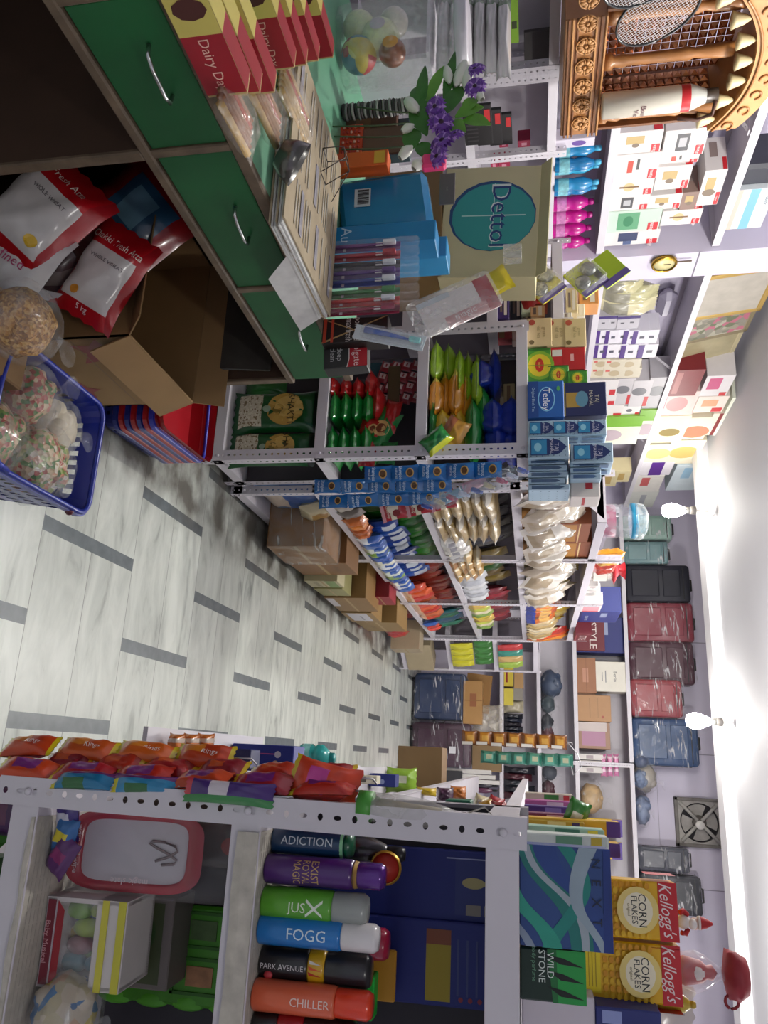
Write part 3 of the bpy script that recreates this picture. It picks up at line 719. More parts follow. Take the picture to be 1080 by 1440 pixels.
# ---- blue packs
bp = thing('detergent_bag', 'large glossy blue pack with a barcode label standing on the counter', 'pack', (PY(480, 285, 1.93).x, 1.99, CZ), (0, 0, .1))
W_, H_ = .20, .28
mb = MB(); vs = []; n = 10
BLU = FOIL('#1580b8', .25, 7, .35)
mb.box(-W_/2, W_/2, -.05, .06, 0, H_, BLU, .018)
for i, v in enumerate(mb.v): mb.v[i] = (v[0]+.006*math.sin(v[2]*40), v[1]+.004*math.sin(v[0]*60+v[2]*20), v[2]+.012*math.sin(v[0]*22))
mb.build('film_wrap', bp)
mb = MB(); mb.box(-.052, .008, -.0525, -.051, .05, .10, M('#d6dbe0', .5)); 
for k in range(12): mb.box(-.048+.0042*k, -.048+.0042*k+(.0018 if k % 3 else .003), -.0535, -.0525, .06, .095, M('#2c2c30', .6))
mb.build('barcode_label', bp)
bY('detergent_box', 'second blue pack with two big letters, right of the barcoded pack', 'pack', (478, 318, 612, 346), 1.86, CZ, .09, '#1b7fb6', [('t', 'f', 'Au', .45, .17, .1, '#bcd9ea'), ('q', 'f', .05, .0, .95, .06, '#9fd0ea')], rough=.3)
bY('detergent_box', 'third blue pack with a white band, behind the toothbrush cards', 'pack', (458, 344, 628, 372), 2.0, CZ, .1, '#2f8fc4', [('q', 'f', .05, .05, .95, .6, '#8ecbe8'), ('q', 'f', .3, .62, .7, .7, '#b8484a')], rough=.3)
# ---- toothbrush cards
TB = ((352, '#6b2f7c'), (365, '#b02435'), (378, '#27222b'), (389, '#5b3a86'), (401, '#2f3f95'), (416, '#3f8a4a'), (428, '#c9302c'), (440, '#8c2140'))
for i, (y, c) in enumerate(TB):
    Y = 1.835+.004*(i % 3); p = PY(458, y, Y)
    h = PY(590, y, Y).z-CZ; top = h
    o = thing('toothbrush_card', 'blister pack with a %s toothbrush, %s from the left in the row on the counter' % (('purple', 'red', 'black', 'violet', 'navy', 'green', 'scarlet', 'crimson')[i], ORD[i]), 'toothbrush', (p.x, Y, CZ), (0, 0, rnd.uniform(-.1, .1)), 'toothbrush packs on the counter')
    w = .026
    part('card', o, lambda m: (m.box(-w/2, w/2, 0, .002, 0, h*.8, M(c, .4)), m.box(-w/2, w/2, -.0008, 0, h*.0, h*.45, M(c, .35, var=.2)), m.box(-w*.4, w*.4, -.0012, 0, h*.2, h*.23, M('#d8c9d4', .4))))
    part('toothbrush', o, lambda m: (m.tube([(0, -.008, .01), (.001, -.009, h*.3), (0, -.008, h*.55), (0, -.008, h*.74)], [.0055, .006, .0035, .003], M(c, .3, coat=.5), 8),
        m.box(-.005, .005, -.0105, -.0065, h*.55, h*.62, M('#e9e6e8', .3), .001), m.box(-.006, .006, -.022, -.009, h*.63, h*.76, M(c if i % 2 else '#dfe6ee', .5), .001)))
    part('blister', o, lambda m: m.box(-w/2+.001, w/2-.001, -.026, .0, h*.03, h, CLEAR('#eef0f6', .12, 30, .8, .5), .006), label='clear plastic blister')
bY('spiral_pack', 'black box with orange crossing lines standing on the counter corner', 'box', (474, 447, 545, 482), 1.87, CZ, .05, '#1d1512', [('p', 'f', [(0, .0), (.04, 0), (1, .96), (1, 1), (.96, 1)], '#a88a5a'), ('p', 'f', [(0, 1), (0, .96), (.96, 0), (1, 0), (1, .04)], '#a88a5a'), ('q', 'f', .02, .02, .98, .07, '#b5432a'), ('q', 'f', .02, .14, .98, .18, '#b5432a'), ('t', 'f', 'max fresh', .5, .42, .1, '#d8d2cc'), ('t', 'f', 'power gel', .5, .55, .1, '#d8d2cc')])
bx('toothpaste_box', 'black and red toothpaste box on the counter corner', 'box', (.085, .05, .125), (PY(482, 498, 1.9).x, 1.93, CZ), 0, '#2f302f', [('p', 'f', [(0, .55), (.3, .6), (.7, .6), (1, .55), (1, 1), (0, 1)], '#b3202c'), ('p', 'f', [(0, .53), (.3, .58), (.7, .58), (1, .53), (1, .55), (.7, .6), (.3, .6), (0, .55)], '#d9d4cf'), ('t', 'f', 'Colgate', .5, .78, .16, '#f0dcd8'), ('t', 'f', 'deep', .5, .38, .12, '#c9c9c6'), ('t', 'f', 'clean', .5, .22, .12, '#c9c9c6')], tilt=(.0, -.06))
# hanging clear bag pack and brush in front of the end unit
hp = thing('hanging_pack', 'tilted white and red plastic pack hung up above the counter corner', 'pack', (PY(640, 432, 1.95).x, 1.95, PY(640, 432, 1.95).z), (0, -.42, 0))
mb = MB(); mb.box(-.055, .055, 0, .006, -.1, .12, M('#e9e3df', .4), .002); mb.build('card', hp)
mb = MB(); mb.box(-.056, .056, -.0015, 0, .075, .12, M('#a5252b', .4)); mb.box(.02, .056, -.002, 0, -.04, .085, M('#cf9a98', .4)); mb.box(-.0565, -.04, -.002, 0, -.1, .0, M('#c9d6dc', .4)); mb.build('printed_panel', hp)
mb = MB(); mb.box(-.06, .06, -.03, .008, -.13, .125, CLEAR('#f4f4f4', .35, 12, .8), .01); mb.build('film_bag', hp, label='clear film bag')
b = MB(); word(b, lambda u, v: (u, -.0025, v), 'magic', .03, .02, .02, M('#f2ecec', .4), PI/2); b.build('lettering', hp)
tb = thing('toothbrush', 'single blue and white toothbrush pack sticking up from the counter corner', 'toothbrush', (PY(545, 470, 1.84).x, 1.84, CZ+.16), (0, .25, 0))
part('card', tb, lambda m: m.box(-.022, .022, 0, .002, -.06, .14, M('#cfd9de', .4)))
part('brush', tb, lambda m: (m.tube([(-.006, -.008, -.03), (-.004, -.008, .04), (0, -.008, .1)], [.009, .007, .003], M('#1f56b4', .3, coat=.5), 8), m.box(-.006, .006, -.02, -.006, .1, .13, M('#7fd0cf', .4), .001)))
part('blister', tb, lambda m: m.box(-.02, .02, -.024, 0, -.038, .138, CLEAR('#eef0f6', .25, 30), .006), label='clear plastic blister')
# ---- flower bunch
FC = PY(610, 165, 1.80)
fb = thing('flower_bunch', 'bunch of artificial purple daisies, white tulips and green leaves with a pink ribbon', 'flowers', (FC.x, 1.80, CZ))
LEAF = M('#3f7a2a', .5, var=.35, scale=12); LEAF2 = M('#6da83a', .5, var=.3, scale=12); PUR = M('#7a45b0', .5, var=.3, scale=20); WHT = M('#e6e6da', .45); STEM = M('#4a5a3a', .5)
def pt(x, y, Y=1.8):
    q = PY(x, y, Y); return Vector((q.x-FC.x, Y-1.8, q.z-CZ))
for k, (a, b) in enumerate((((468, 178), (585, 172)), ((470, 192), (590, 190)), ((480, 210), (580, 205)), ((500, 150), (600, 160)))):
    part('stem', fb, lambda m: m.tube([pt(*a), pt((a[0]+b[0])/2, (a[1]+b[1])/2+2), pt(*b)], .0025, STEM, 5))
def leaf(a, b, w, mat, Y=1.79):
    A, B = pt(*a, Y), pt(*b, Y); d = B-A; n = Vector((d.z, 0, -d.x)).normalized(); m = MB(); vs = []
    for i in range(7):
        t = i/6; k = math.sin(PI*min(1, t*.92+.05))*w; c = A+d*t+Vector((0, -.012*math.sin(PI*t), 0))
        vs += [c+n*k, c+Vector((0, .004, 0)), c-n*k]
    fs = []
    for i in range(6): fs += [(3*i, 3*i+1, 3*i+4, 3*i+3), (3*i+1, 3*i+2, 3*i+5, 3*i+4)]
    m.add(vs, fs, mat, True); m.build('leaf', fb)
for a, b, w, mt in (((590, 165), (598, 92), .018, LEAF), ((600, 150), (625, 92), .018, LEAF2), ((625, 150), (640, 72), .016, LEAF), ((640, 130), (645, 95), .02, LEAF), ((620, 165), (655, 120), .026, LEAF), ((640, 165), (680, 150), .024, LEAF2), ((650, 170), (690, 175), .022, LEAF2), ((650, 160), (672, 138), .02, LEAF2), ((600, 190), (578, 150), .026, LEAF), ((590, 200), (602, 225), .024, LEAF), ((585, 180), (575, 215), .028, LEAF), ((605, 170), (580, 140), .026, LEAF), ((630, 175), (655, 185), .024, LEAF2), ((612, 160), (640, 150), .024, LEAF), ((590, 150), (585, 122), .022, LEAF)):
    leaf(a, b, w, mt)
def daisy(c, r, tilt, n=18):
    m = MB(); o = pt(*c, 1.765); T = Matrix.Translation(o) @ Euler(tilt).to_matrix().to_4x4()
    for ring, (rr, dz) in enumerate(((r, 0), (r*.72, -.005))):
        for i in range(n):
            w = 2*PI*(i+.5*ring)/n; d = Vector((math.cos(w), 0, math.sin(w))); q = Vector((-math.sin(w), 0, math.cos(w)))*rr*.2
            m.add([T @ (d*rr*.2+Vector((0, dz, 0))), T @ (d*rr*.7+q+Vector((0, dz-.004, 0))), T @ (d*rr+Vector((0, dz+.006, 0))), T @ (d*rr*.7-q+Vector((0, dz-.004, 0)))], [(0, 1, 2, 3)], PUR if (i+ring) % 4 else M('#b58ad8', .5))
    k = len(m.v); m.blob((0, 0, 0), (r*.22, .008, r*.22), M('#3a2436', .7), 10, 6); m.xf(T, k)
    m.build('daisy', fb, label='purple daisy head')
for c, r, t in (((668, 98), .034, (.2, 0, -.3)), ((668, 122), .034, (.1, 0, .2)), ((620, 172), .04, (-.2, 0, .2)), ((622, 198), .042, (.3, 0, -.2)), ((615, 220), .036, (.5, 0, .1)), ((612, 150), .034, (.3, 0, .4)), ((640, 190), .03, (.2, 0, -.5))): daisy(c, r, t)
def tulip(a, b, r):
    A, B = pt(*a, 1.775), pt(*b, 1.775); d = B-A; m = MB()
    m.lathe([(r*.2, 0), (r*.8, d.length*.25), (r, d.length*.5), (r*.85, d.length*.8), (r*.55, d.length)], WHT, 12, jit=.12, jr=rnd, cap=False)
    m.xf(Matrix.Translation(A) @ Vector((0, 0, 1)).rotation_difference(d).to_matrix().to_4x4()); m.build('tulip', fb, label='white tulip head')
for a, b, r in (((640, 122), (655, 88), .018), ((655, 128), (660, 95), .016), ((632, 118), (628, 95), .014), ((588, 158), (572, 140), .018), ((582, 175), (565, 185), .013), ((580, 205), (562, 222), .016), ((592, 225), (582, 238), .015), ((672, 128), (678, 140), .012)): tulip(a, b, r)
part('ribbon', fb, lambda m: m.box(pt(595, 228).x-.005, pt(595, 240).x+.012, -.03, .0, pt(595, 232).z, pt(628, 232).z, M('#e83a78', .4), .006), label='pink ribbon band')
# ================================================================ UNDER THE COUNTER AND IN FRONT OF IT
def open_carton(name, label, size, loc, rz, col, flaps, g=None, marks=()):
    w, d, h = size; o = thing(name, label, 'carton', loc, (0, 0, rz), g); K = M(col, .75, var=.1, scale=7); KD = M('#6e5236', .8)
    part('body', o, lambda m: (m.box(-w/2, w/2, -d/2, -d/2+.005, 0, h, K), m.box(-w/2, w/2, d/2-.005, d/2, 0, h, K), m.box(-w/2, -w/2+.005, -d/2, d/2, 0, h, K), m.box(w/2-.005, w/2, -d/2, d/2, 0, h, K), m.box(-w/2, w/2, -d/2, d/2, 0, .006, K)))
    for s, an, L in flaps:
        mb = MB()
        if s in 'fb':
            mb.box(-w/2, w/2, 0, L, -.002, .002, K); mb.xf(Matrix.Rotation(an, 4, 'X'))
            if s == 'f': mb.xf(Matrix.Rotation(PI, 4, 'Z'))
            mb.xf(Matrix.Translation((0, -d/2 if s == 'f' else d/2, h)))
        else:
            mb.box(0, L, -d/2, d/2, -.002, .002, K); mb.xf(Matrix.Rotation(-an, 4, 'Y'))
            if s == 'l': mb.xf(Matrix.Rotation(PI, 4, 'Z'))
            mb.xf(Matrix.Translation((-w/2 if s == 'l' else w/2, 0, h)))
        mb.build('flap', o)
    if marks: printing(o, size, marks)
    return o
c = open_carton('carton', 'big open brown carton with red star marks under the counter', (.52, .43, .37), (-1.33, 1.96, .05), 0, '#9a7a50', (('r', -1.2, .12), ('f', .7, .12), ('b', 1.2, .1)),
    marks=[('p', 'r', [(.2, .82), (.26, .7), (.4, .68), (.3, .58), (.33, .42), (.2, .52), (.08, .44), (.1, .6), (.02, .7), (.14, .72)], '#8c2a2c'), ('p', 'r', [(.72, .3), (.76, .2), (.86, .18), (.79, .1), (.8, .0), (.72, .06), (.62, .0), (.65, .1), (.58, .18), (.68, .2)], '#8c2a2c'), ('q', 'r', .02, .49, .98, .5, '#7d5f3c')])
tag(part('plastic_sheet', None, lambda m: (m.box(-.2, .2, -.004, .004, -.14, .14, M('#4b4945', .25, var=.25, bump=.6), .003), m.tube([(-.2, 0, -.14), (-.07, .004, -.147), (.07, -.003, -.142), (.2, 0, -.14)], .007, M('#7d7c78', .25), 6))), 'crumpled grey plastic sheet against the end panel under the counter', 'plastic sheet')
o = bpy.data.objects['plastic_sheet']; o.location = (-1.40, 2.205, .53); o.rotation_euler = (-.06, .05, 0)
RED, ATW = '#c01420', '#dcd8d4'
def atta(label, loc, rot, w, h, t, seed, pr):
    return pouch('flour_bag', label, 'flour bag', (w, h, t), loc, rot, ATW, ((0, 0, 1, .14, RED), (0, .7, 1, 1, RED), (0, .0, .12, 1, RED), (.88, 0, 1, 1, '#a51822')), pr, 'flour bags under the counter', seed, .07, 1.2)
atta('red and white five kilo flour bag slumped on the brown carton', PX(150, 388, -1.17), (-.45, -.95, .7), .17, .27, .10, 61, [('t', 'Chakki Fresh Atta', .5, .8, .07, '#f0e4d8'), ('t', 'WHOLE WHEAT', .5, .6, .035, '#5a5258'), ('d', .3, .22, .07, 1, '#d8902a'), ('t', '5 kg', .5, .1, .05, '#f3dede')])
atta('large white and red flour bag at the left under the counter, sealed end down', PX(62, 305, -1.22), (-.5, -.75, .6), .21, .29, .13, 62, [('t', 'WHOLE WHEAT', .5, .62, .035, '#5a5258'), ('d', .75, .25, .07, 1, '#d8b02a'), ('t', 'Fresh Atta', .55, .82, .06, '#f0e4d8')])
pouch('flour_bag', 'white packet with pink lettering leaning at the frame edge by the flour bags', 'flour bag', (.20, .26, .07), PX(18, 372, -1.10), (-.4, -1.0, .5), '#d9d6d4', ((0, 0, 1, .1, '#bdb9b8'),), [('t', 'Namak', .5, .7, .12, '#b53a6a'), ('t', 'refined', .5, .52, .09, '#b53a6a')], seed=63)
pouch('flour_bag', 'red flour bag with a blue picture lying at the back under the counter', 'flour bag', (.26, .36, .12), PX(180, 320, -1.38), (-.4, -.6, .7), '#8f141c', ((.2, .4, .8, .85, '#2f5c7c'), (.3, .5, .6, .75, '#6d9ab0')), seed=64)
pouch('striped_bag', 'grey striped packet wedged between the flour bags', 'packet', (.12, .2, .06), PX(60, 390, -1.17), (-.2, .1, 1.0), '#8a7f7c', tuple((.12*k, 0, .12*k+.05, 1, '#5e4a4c') for k in range(8)), seed=65)
tag(part('paper_tag', None, lambda m: m.box(-.016, .016, -.001, .001, -.045, .045, M('#dcdce0', .5))), 'short white strap end hanging from the striped packet', 'strap')
o = bpy.data.objects['paper_tag']; o.location = PX(78, 418, -1.10); o.rotation_euler = (.1, .25, 1.2)
# ---------------------------------------------------------------- shopping baskets
def basket_meshes(col, w=.33, L=.46, h=.25, taper=.82, holes=True, bot=True):
    mt = M(col, .35, var=.08, coat=.2)
    def ring(z, k, n=4):
        a, b = w/2*k, L/2*k; r = .045*k; pts = []
        for sx, sy, a0 in ((1, 1, 0), (-1, 1, PI/2), (-1, -1, PI), (1, -1, PI*1.5)):
            for i in range(n+1):
                t = a0+PI/2*i/n; pts.append(((a-r)*sx+r*math.cos(t), (b-r)*sy+r*math.sin(t), z))
        return pts
    body = MB(); rows = 7; S = []
    for j in range(rows+1):
        z = h*j/rows; S.append(ring(z, taper+(1-taper)*z/h))
    n0 = len(S[0])
    # walls with window rows: subdivide each long side
    def perimeter(z):
        k = taper+(1-taper)*z/h; a, b = w/2*k, L/2*k; r = .045*k; pts = []
        seg = [((a, -b+r), (a, b-r), 22), None, ((a-r, b), (-a+r, b), 16), None, ((-a, b-r), (-a, -b+r), 22), None, ((-a+r, -b), (a-r, -b), 16), None]
        cen = [(a-r, b-r, 0), (-a+r, b-r, PI/2), (-a+r, -b+r, PI), (a-r, -b+r, PI*1.5)]; ci = 0
        for s_ in seg:
            if s_ is None:
                cx_, cy_, a0 = cen[ci]; ci += 1
                for i in range(1, 4): t = a0+PI/2*i/4; pts.append((cx_+r*math.cos(t), cy_+r*math.sin(t), z, 0))
            else:
                (xa, ya), (xb, yb), n = s_
                for i in range(n+1): pts.append((xa+(xb-xa)*i/n, ya+(yb-ya)*i/n, z, 1 if i < n and i % 2 else 0))
        return pts
    zs = [0, .02, .045, .07, .095, .12, .145, .17, .195, h]
    zs = [z*h/.25 for z in zs]
    P = [perimeter(z) for z in zs]; n = len(P[0]); vs = [p[:3] for r_ in P for p in r_]; fs = []
    for j in range(len(zs)-1):
        for i in range(n):
            if holes and P[0][i][3] and j % 2 == 1 and j < len(zs)-2: continue
            fs.append((j*n+i, j*n+(i+1) % n, (j+1)*n+(i+1) % n, (j+1)*n+i))
    if bot: fs.append(tuple(range(n)))
    body.add(vs, fs, mt)
    rim = MB(); top = [Vector(p[:3]) for p in P[-1]]
    rim.tube([p*1.0 for p in top], .0075, mt, 6, closed=True)
    lipv = []
    for p in top: lipv += [p, p+Vector((p.x*.06, p.y*.045, -.004)), p+Vector((p.x*.06, p.y*.045, -.02))]
    k = len(top); rim.add(lipv, [(3*i, 3*i+1, 3*((i+1) % k)+1, 3*((i+1) % k)) for i in range(k)]+[(3*i+1, 3*i+2, 3*((i+1) % k)+2, 3*((i+1) % k)+1) for i in range(k)], mt)
    hd = MB(); pts = []
    for i in range(13):
        t = PI*i/12; pts.append((w/2*1.0*math.cos(t), 0, .09*math.sin(t)**.6))
    hd.tube(pts, .007, mt, 6)
    return body.mesh('body'), rim.mesh('rim'), hd.mesh('handle'), h, L
BLUEB, REDB = '#1e2f9c', '#b3121c'
bA = basket_meshes('#22349f')
fbk = thing('shopping_basket', 'blue perforated shopping basket holding tied bags, in front of the counter', 'basket', (-.765, 1.675, .03), (0, 0, .0))
ob('body', bA[0], fbk); ob('rim', bA[1], fbk)
ob('handle', bA[2], fbk, (0, -.13, .256), (1.5, 0, 0)); ob('handle', bA[2], fbk, (0, -.16, .258), (1.58, 0, 0))
mb = MB(); mb.blob((0, 0, 0), .012, M('#5a2433', .4), 10, 6)
mb.build('handle_pin', fbk, (.172, .16, .24))
VEG = ('#b9a07a', '#4f7a2f', '#a5402c', '#d0b894', '#7c9a4a', '#c98a6a', '#e0d4c0', '#a8b46a')
VM = MOTTLE(VEG, 85, .45, .3)
tied_bag('fryums_bag', 'clear tied bag of red, green and tan crisps by the windowed corner of the basket', 'bag', (-.71, 1.76, .10), .115, VM, 'tied bags in the blue basket', seed=5, neck=(.5, -.2, .6), part='crisps')
tied_bag('fryums_bag', 'clear tied bag of green and red crisps with a long twisted neck in the basket', 'bag', (-.71, 1.56, .11), .105, MOTTLE(VEG[:6], 90, .45, .3), 'tied bags in the blue basket', seed=6, neck=(.3, .5, .5), part='crisps')
tied_bag('fryums_bag', 'clear tied bag with a red corner at the counter side of the blue basket', 'bag', (-.85, 1.64, .14), .095, MOTTLE(('#a5402c', '#b9a07a', '#4f7a2f', '#b5523a', '#d0b894'), 80, .45, .3), 'tied bags in the blue basket', seed=7, neck=(-.2, .2, .8), part='crisps')
tied_bag('rice_bag', 'clear tied bag of pale cream grain at the back of the blue basket', 'bag', (-.83, 1.80, .13), .085, M('#d8ccb4', .6, var=.12, scale=60), seed=8, neck=(.3, .2, .6), part='grain')
tied_bag('sev_bag', 'large clear tied bag of golden brown noodles beside the blue basket rim', 'bag', PZ(-8, 455, .30), .092, MOTTLE(('#b8802f', '#c9964a', '#a06a20', '#d0a45c', '#8f5e1c'), 150, .6), seed=9, neck=(.5, .5, .5), part='sev')
# the block the golden bag lies on
tag(part('carton', None, lambda m: m.box(-.1, .1, -.16, .14, 0, .295, M('#8a6b45', .75, var=.15), .004)), 'low brown carton beside the counter under the golden bag', 'carton')
[x for x in bpy.data.objects if x.name.startswith('carton')][-1].location = (PZ(-8, 455, .30).x, PZ(-8, 455, .30).y, 0)
# nested stack beyond the counter end
z = .0
for i in range(7):
    col = ('#1c2a86', '#a81420')[i % 2]
    bm_ = basket_meshes(col if i < 6 else '#a81420', .34, .46, .13, .86, holes=(i == 0))
    zz = .005+.023*i
    o = thing('shopping_basket', ('blue' if i % 2 == 0 and i < 6 else 'red')+' basket nested in the stack beyond the counter end, '+('topmost, with a blue rim' if i == 6 else ORD[i]+' from the floor'), 'basket', (-1.235, 2.53, zz), (0, 0, .05), 'nested shopping baskets')
    ob('body', bm_[0], o)
    if i == 6: ob('rim', basket_meshes('#2a33b0', .34, .46, .13, .86)[1], o)
    else: ob('rim', bm_[1], o)
# ================================================================ END UNIT GOODS
# rice bags, bottom cell
GR = '#0f6b2e'
def rice(label, px, seed):
    x0, y0, x1, y1 = px; Y = 3.21
    o = pY('rice_bag', label, 'rice bag', px, Y, .09, z=EZ[0]+.004, col='#0e5a28', bands=((.06, .08, .94, .34, MOTTLE(('#d9d2bc', '#cfc6ac', '#e6e0cc', '#8d7a55', '#dcd4be'), 120, .5)), (0, .9, 1, 1, '#0a2c17')), g='green rice bags on the end shelf', seed=seed, flat=.05, boxy=1.6,
        pr=[('d', .5, .62, .4, 1.05, '#c9a24e'), ('d', .5, .66, .33, 1.0, '#d9b765'), ('d', .5, .54, .12, 1.0, '#8f7a3a'), ('t', 'SHAKTI', .5, .69, .075, '#4a3a18'), ('d', .5, .42, .09, 1, '#9fb8a0')])
    return o
rice('green rice bag with a gold emblem, left one on the lowest end shelf', (333, 546, 448, 604), 71)
rice('green rice bag with a gold emblem, beside the post on the lowest end shelf', (318, 604, 440, 652), 72)
pY('rice_bag', 'plain green rice bag behind the left rice bag', 'rice bag', (322, 528, 400, 552), 3.33, .08, z=EZ[0]+.004, col='#2f7a34', g='green rice bags on the end shelf', seed=73)
pY('red_bag', 'small red bag squeezed behind the two rice bags', 'bag', (318, 585, 352, 612), 3.36, .05, z=EZ[0]+.004, col='#a82a22', seed=74)
# middle cell: green and red biscuit packs lying flat
def lying(name, label, cat, cx, cz, Y, w, t, L, col, g, seed, bands=(), pr=(), tilt=(0, 0, 0), **k):
    return pouch(name, label, cat, (L, w, t), (cx, Y+L/2, cz), (-PI/2+tilt[0], tilt[1], -PI/2+tilt[2]), col, bands, pr, g, seed, .08, 1.3, **k)
gx = [PY(480, 568, EY).x, PY(480, 618, EY).x]
for c_ in range(2):
    for r_ in range(4):
        lying('noodle_pack', 'green packet lying flat, %s up in the %s stack on the middle end shelf' % (ORD[r_], ('left', 'right')[c_]), 'packet', gx[c_], EZ[1]+.027+.052*r_, EY+.02, .145, .058, .2, '#128a36', 'green packets on the end shelf', 80+r_+4*c_)
for i, (x, y, w, a) in enumerate(((468, 544, .08, 0), (486, 545, .08, 0), (503, 546, .08, .05), (521, 540, .12, .15), (530, 566, .15, .2))):
    p = PY(x, y, EY+.05); lying('chips_pack', 'red packet lying on the end shelf, %s from the bottom near the counter corner' % ORD[i], 'packet', p.x, p.z, EY+.03, w*1.15, .06, .2, '#c81e22', 'red packets on the end shelf', 90+i, tilt=(0, a*0, 0))
for i, (px, c, lb, a) in enumerate((((504, 585, 545, 620), '#c41f20', 'red packet with a gold oval leaning on the green packets', .25), ((505, 612, 528, 654), '#b81c1e', 'red packet hanging over the lower edge of the green stacks', .1), ((520, 572, 552, 632), '#16863a', 'green packet with a picture leaning at the front of the end shelf', .5), ((538, 560, 560, 605), '#b5201f', 'dark red packet at the top of the red heap', .2), ((530, 618, 556, 650), '#147c34', 'green packet at the right of the leaning packets, by the post', .1))):
    pY('snack_packet', lb, 'packet', px, EY+.05, .05, col=c, seed=100+i, rot=(0, a, 0), g='loose packets on the middle end shelf', pr=[('d', .5, .5, .2, .9, '#d9b070'), ('d', .5, .5, .12, .9, '#7a3a20')] if i in (0, 2) else [])
bY('tin_box', 'small dark teal box behind the red packets', 'box', (520, 510, 545, 545), EY+.15, None, .08, '#2d5560')
bY('board_slab', 'brown card box standing behind the red heap', 'box', (545, 515, 562, 575), EY+.12, None, .06, '#5b4a30')
# red and white wrapped sweets net hung in the middle cell
nt_ = thing('sachet_sheet', 'hanging sheet of red and white sachets at the back of the middle end shelf', 'sachets', (PY(565, 545, 3.3).x, 3.3, PY(565, 545, 3.3).z))
for i in range(4):
    for j in range(5):
        pouch('sachet', '', '', (.055, .052, .014), (-.11+.056*i, 0, -.08+.05*j-.016*i), (0, .3, 0), '#8f2430', ((.1, .2, .6, .8, '#d9c4c4'), (.2, .4, .5, .6, '#9f3038')), seed=130+(i+j) % 3, parent=nt_)
# upper cell: orange, lime, green and blue packs
cols = (('orange', '#cf8a24', ((604, 530, 622, 580), (618, 524, 634, 582), (632, 520, 650, 580), (646, 528, 662, 582))), ('lime', '#8fb82a', ((606, 480, 622, 530), (622, 485, 640, 530), (640, 492, 652, 545), (652, 495, 664, 560), (664, 500, 678, 565))), ('yellow', '#d8b32c', ((612, 575, 632, 620), (632, 570, 654, 618))), ('green', '#1e8a3c', ((656, 560, 674, 640), (670, 545, 688, 600), (604, 568, 614, 620))), ('blue', '#16309a', ((664, 505, 690, 540), (688, 490, 702, 555), (680, 560, 706, 605), (684, 600, 712, 640), (706, 558, 734, 608), (708, 605, 732, 640))))
for nm, c, L_ in cols:
    for i, px in enumerate(L_):
        x0, y0, x1, y1 = px; Y = EY+.03+(i % 2)*.02
        a = PY((x0+x1)/2, y0, Y); b = PY((x0+x1)/2, y1, Y); h = PY(x1, y0, Y).z-PY(x0, y0, Y).z
        pouch('snack_packet', '%s packet lying on its side on the top end shelf, %s from the shelf board' % (nm, ORD[i]), 'packet', (.16, b.x-a.x+.01, h*1.25), ((a.x+b.x)/2, Y+.08, (PY(x0, y0, Y).z+PY(x1, y0, Y).z)/2), LIEX, c, ((0, 0, 1, .14, '#d8c25a'),) if nm in ('orange',) else (), (), nm+' packets on the top end shelf', 140+i, .08, 1.2)
pY('snack_packet', 'green packet with a yellow cap lying across the front of the top end shelf', 'packet', (598, 596, 626, 634), EY-.05, .07, col='#1b8038', bands=((.0, .8, 1, 1, '#c8d026'),), rot=(0, .9, .2), seed=160)
pY('snack_packet', 'tan packet tipped forward between the orange packets of the top end shelf', 'packet', (622, 585, 656, 620), EY+.0, .05, col='#d29a3c', bands=((.0, .0, 1, .4, '#b36a4a'),), rot=(0, .5, 0), seed=161)
for i, (px, c) in enumerate((((690, 545, 706, 565), '#d6c49a'), ((690, 558, 712, 575), '#e0d4b8'), ((708, 540, 724, 572), '#cdb98a'), ((694, 462, 720, 478), '#a8444a'), ((720, 462, 738, 480), '#c9b3b0'))):
    bY('small_box', ('cream', 'pale', 'tan', 'dark red', 'pinkish')[i]+' small box at the back of the top end shelf, '+ORD[i]+' from the left', 'box', px, EY+.22, EZ[2]+.3 if False else None, .06, c, [('q', 'f', .1, .3, .9, .6, '#8a6a4a')], g='small boxes at the back of the top end shelf')
# boxes on top of the end unit
T0 = EZ[3]+.004
TEA = '#cbb68a'
for i, (x0, x1) in enumerate(((747, 776), (774, 800), (800, 824))):
    z0_ = T0 if i == 0 else None
    bY('tea_box', 'cream box with small red fruit pictures, '+('bottom', 'middle', 'top')[i]+' of its stack on the end unit', 'box', (x0, 448, x1, 488), EY+.05, T0+(PY(x0, 468, EY+.05).z-PY(747, 468, EY+.05).z), .12, TEA, [('d', 'f', .15, .2, .1, 1, '#a84a3a'), ('d', 'f', .85, .18, .08, 1, '#6a5a3a'), ('t', 'f', 'green', .5, .7, .14, '#8a7a52'), ('t', 'f', 'leaf tea', .5, .48, .14, '#8a7a52')], 'cream boxes on the end unit')
LG = '#3f8a2c'
def lipton(lb, px):
    bY('tea_box', lb, 'box', px, EY+.03, T0+max(0, PY(px[0], 500, EY+.03).z-PY(747, 500, EY+.03).z), .1, LG, [('d', 'f', .5, .5, .42, .9, '#7aa82c'), ('d', 'f', .5, .5, .33, .9, '#d8c22c'), ('q', 'f', .0, .0, .06, 1, '#2c6a24'), ('d', 'f', .5, .5, .2, .55, '#c02a20'), ('t', 'f', 'Lipton', .5, .5, .08, '#f0dc60'), ('q', 'f', .49, 0, .505, 1, '#5a8a2a')], 'green and yellow tea boxes on the end unit')
lipton('tall green and yellow tea box, lowest and largest of its three', (748, 490, 775, 538))
lipton('green and yellow tea box resting above the large one', (776, 514, 800, 540))
lipton('green and yellow tea box, topmost and smallest of its three', (803, 522, 826, 542))
bY('tea_box', 'red box with a white barcode above the green tea boxes', 'box', (777, 488, 800, 514), EY+.05, T0+.086, .1, '#b81f24', [('q', 'f', .15, .25, .5, .7, '#d8d0cc')])
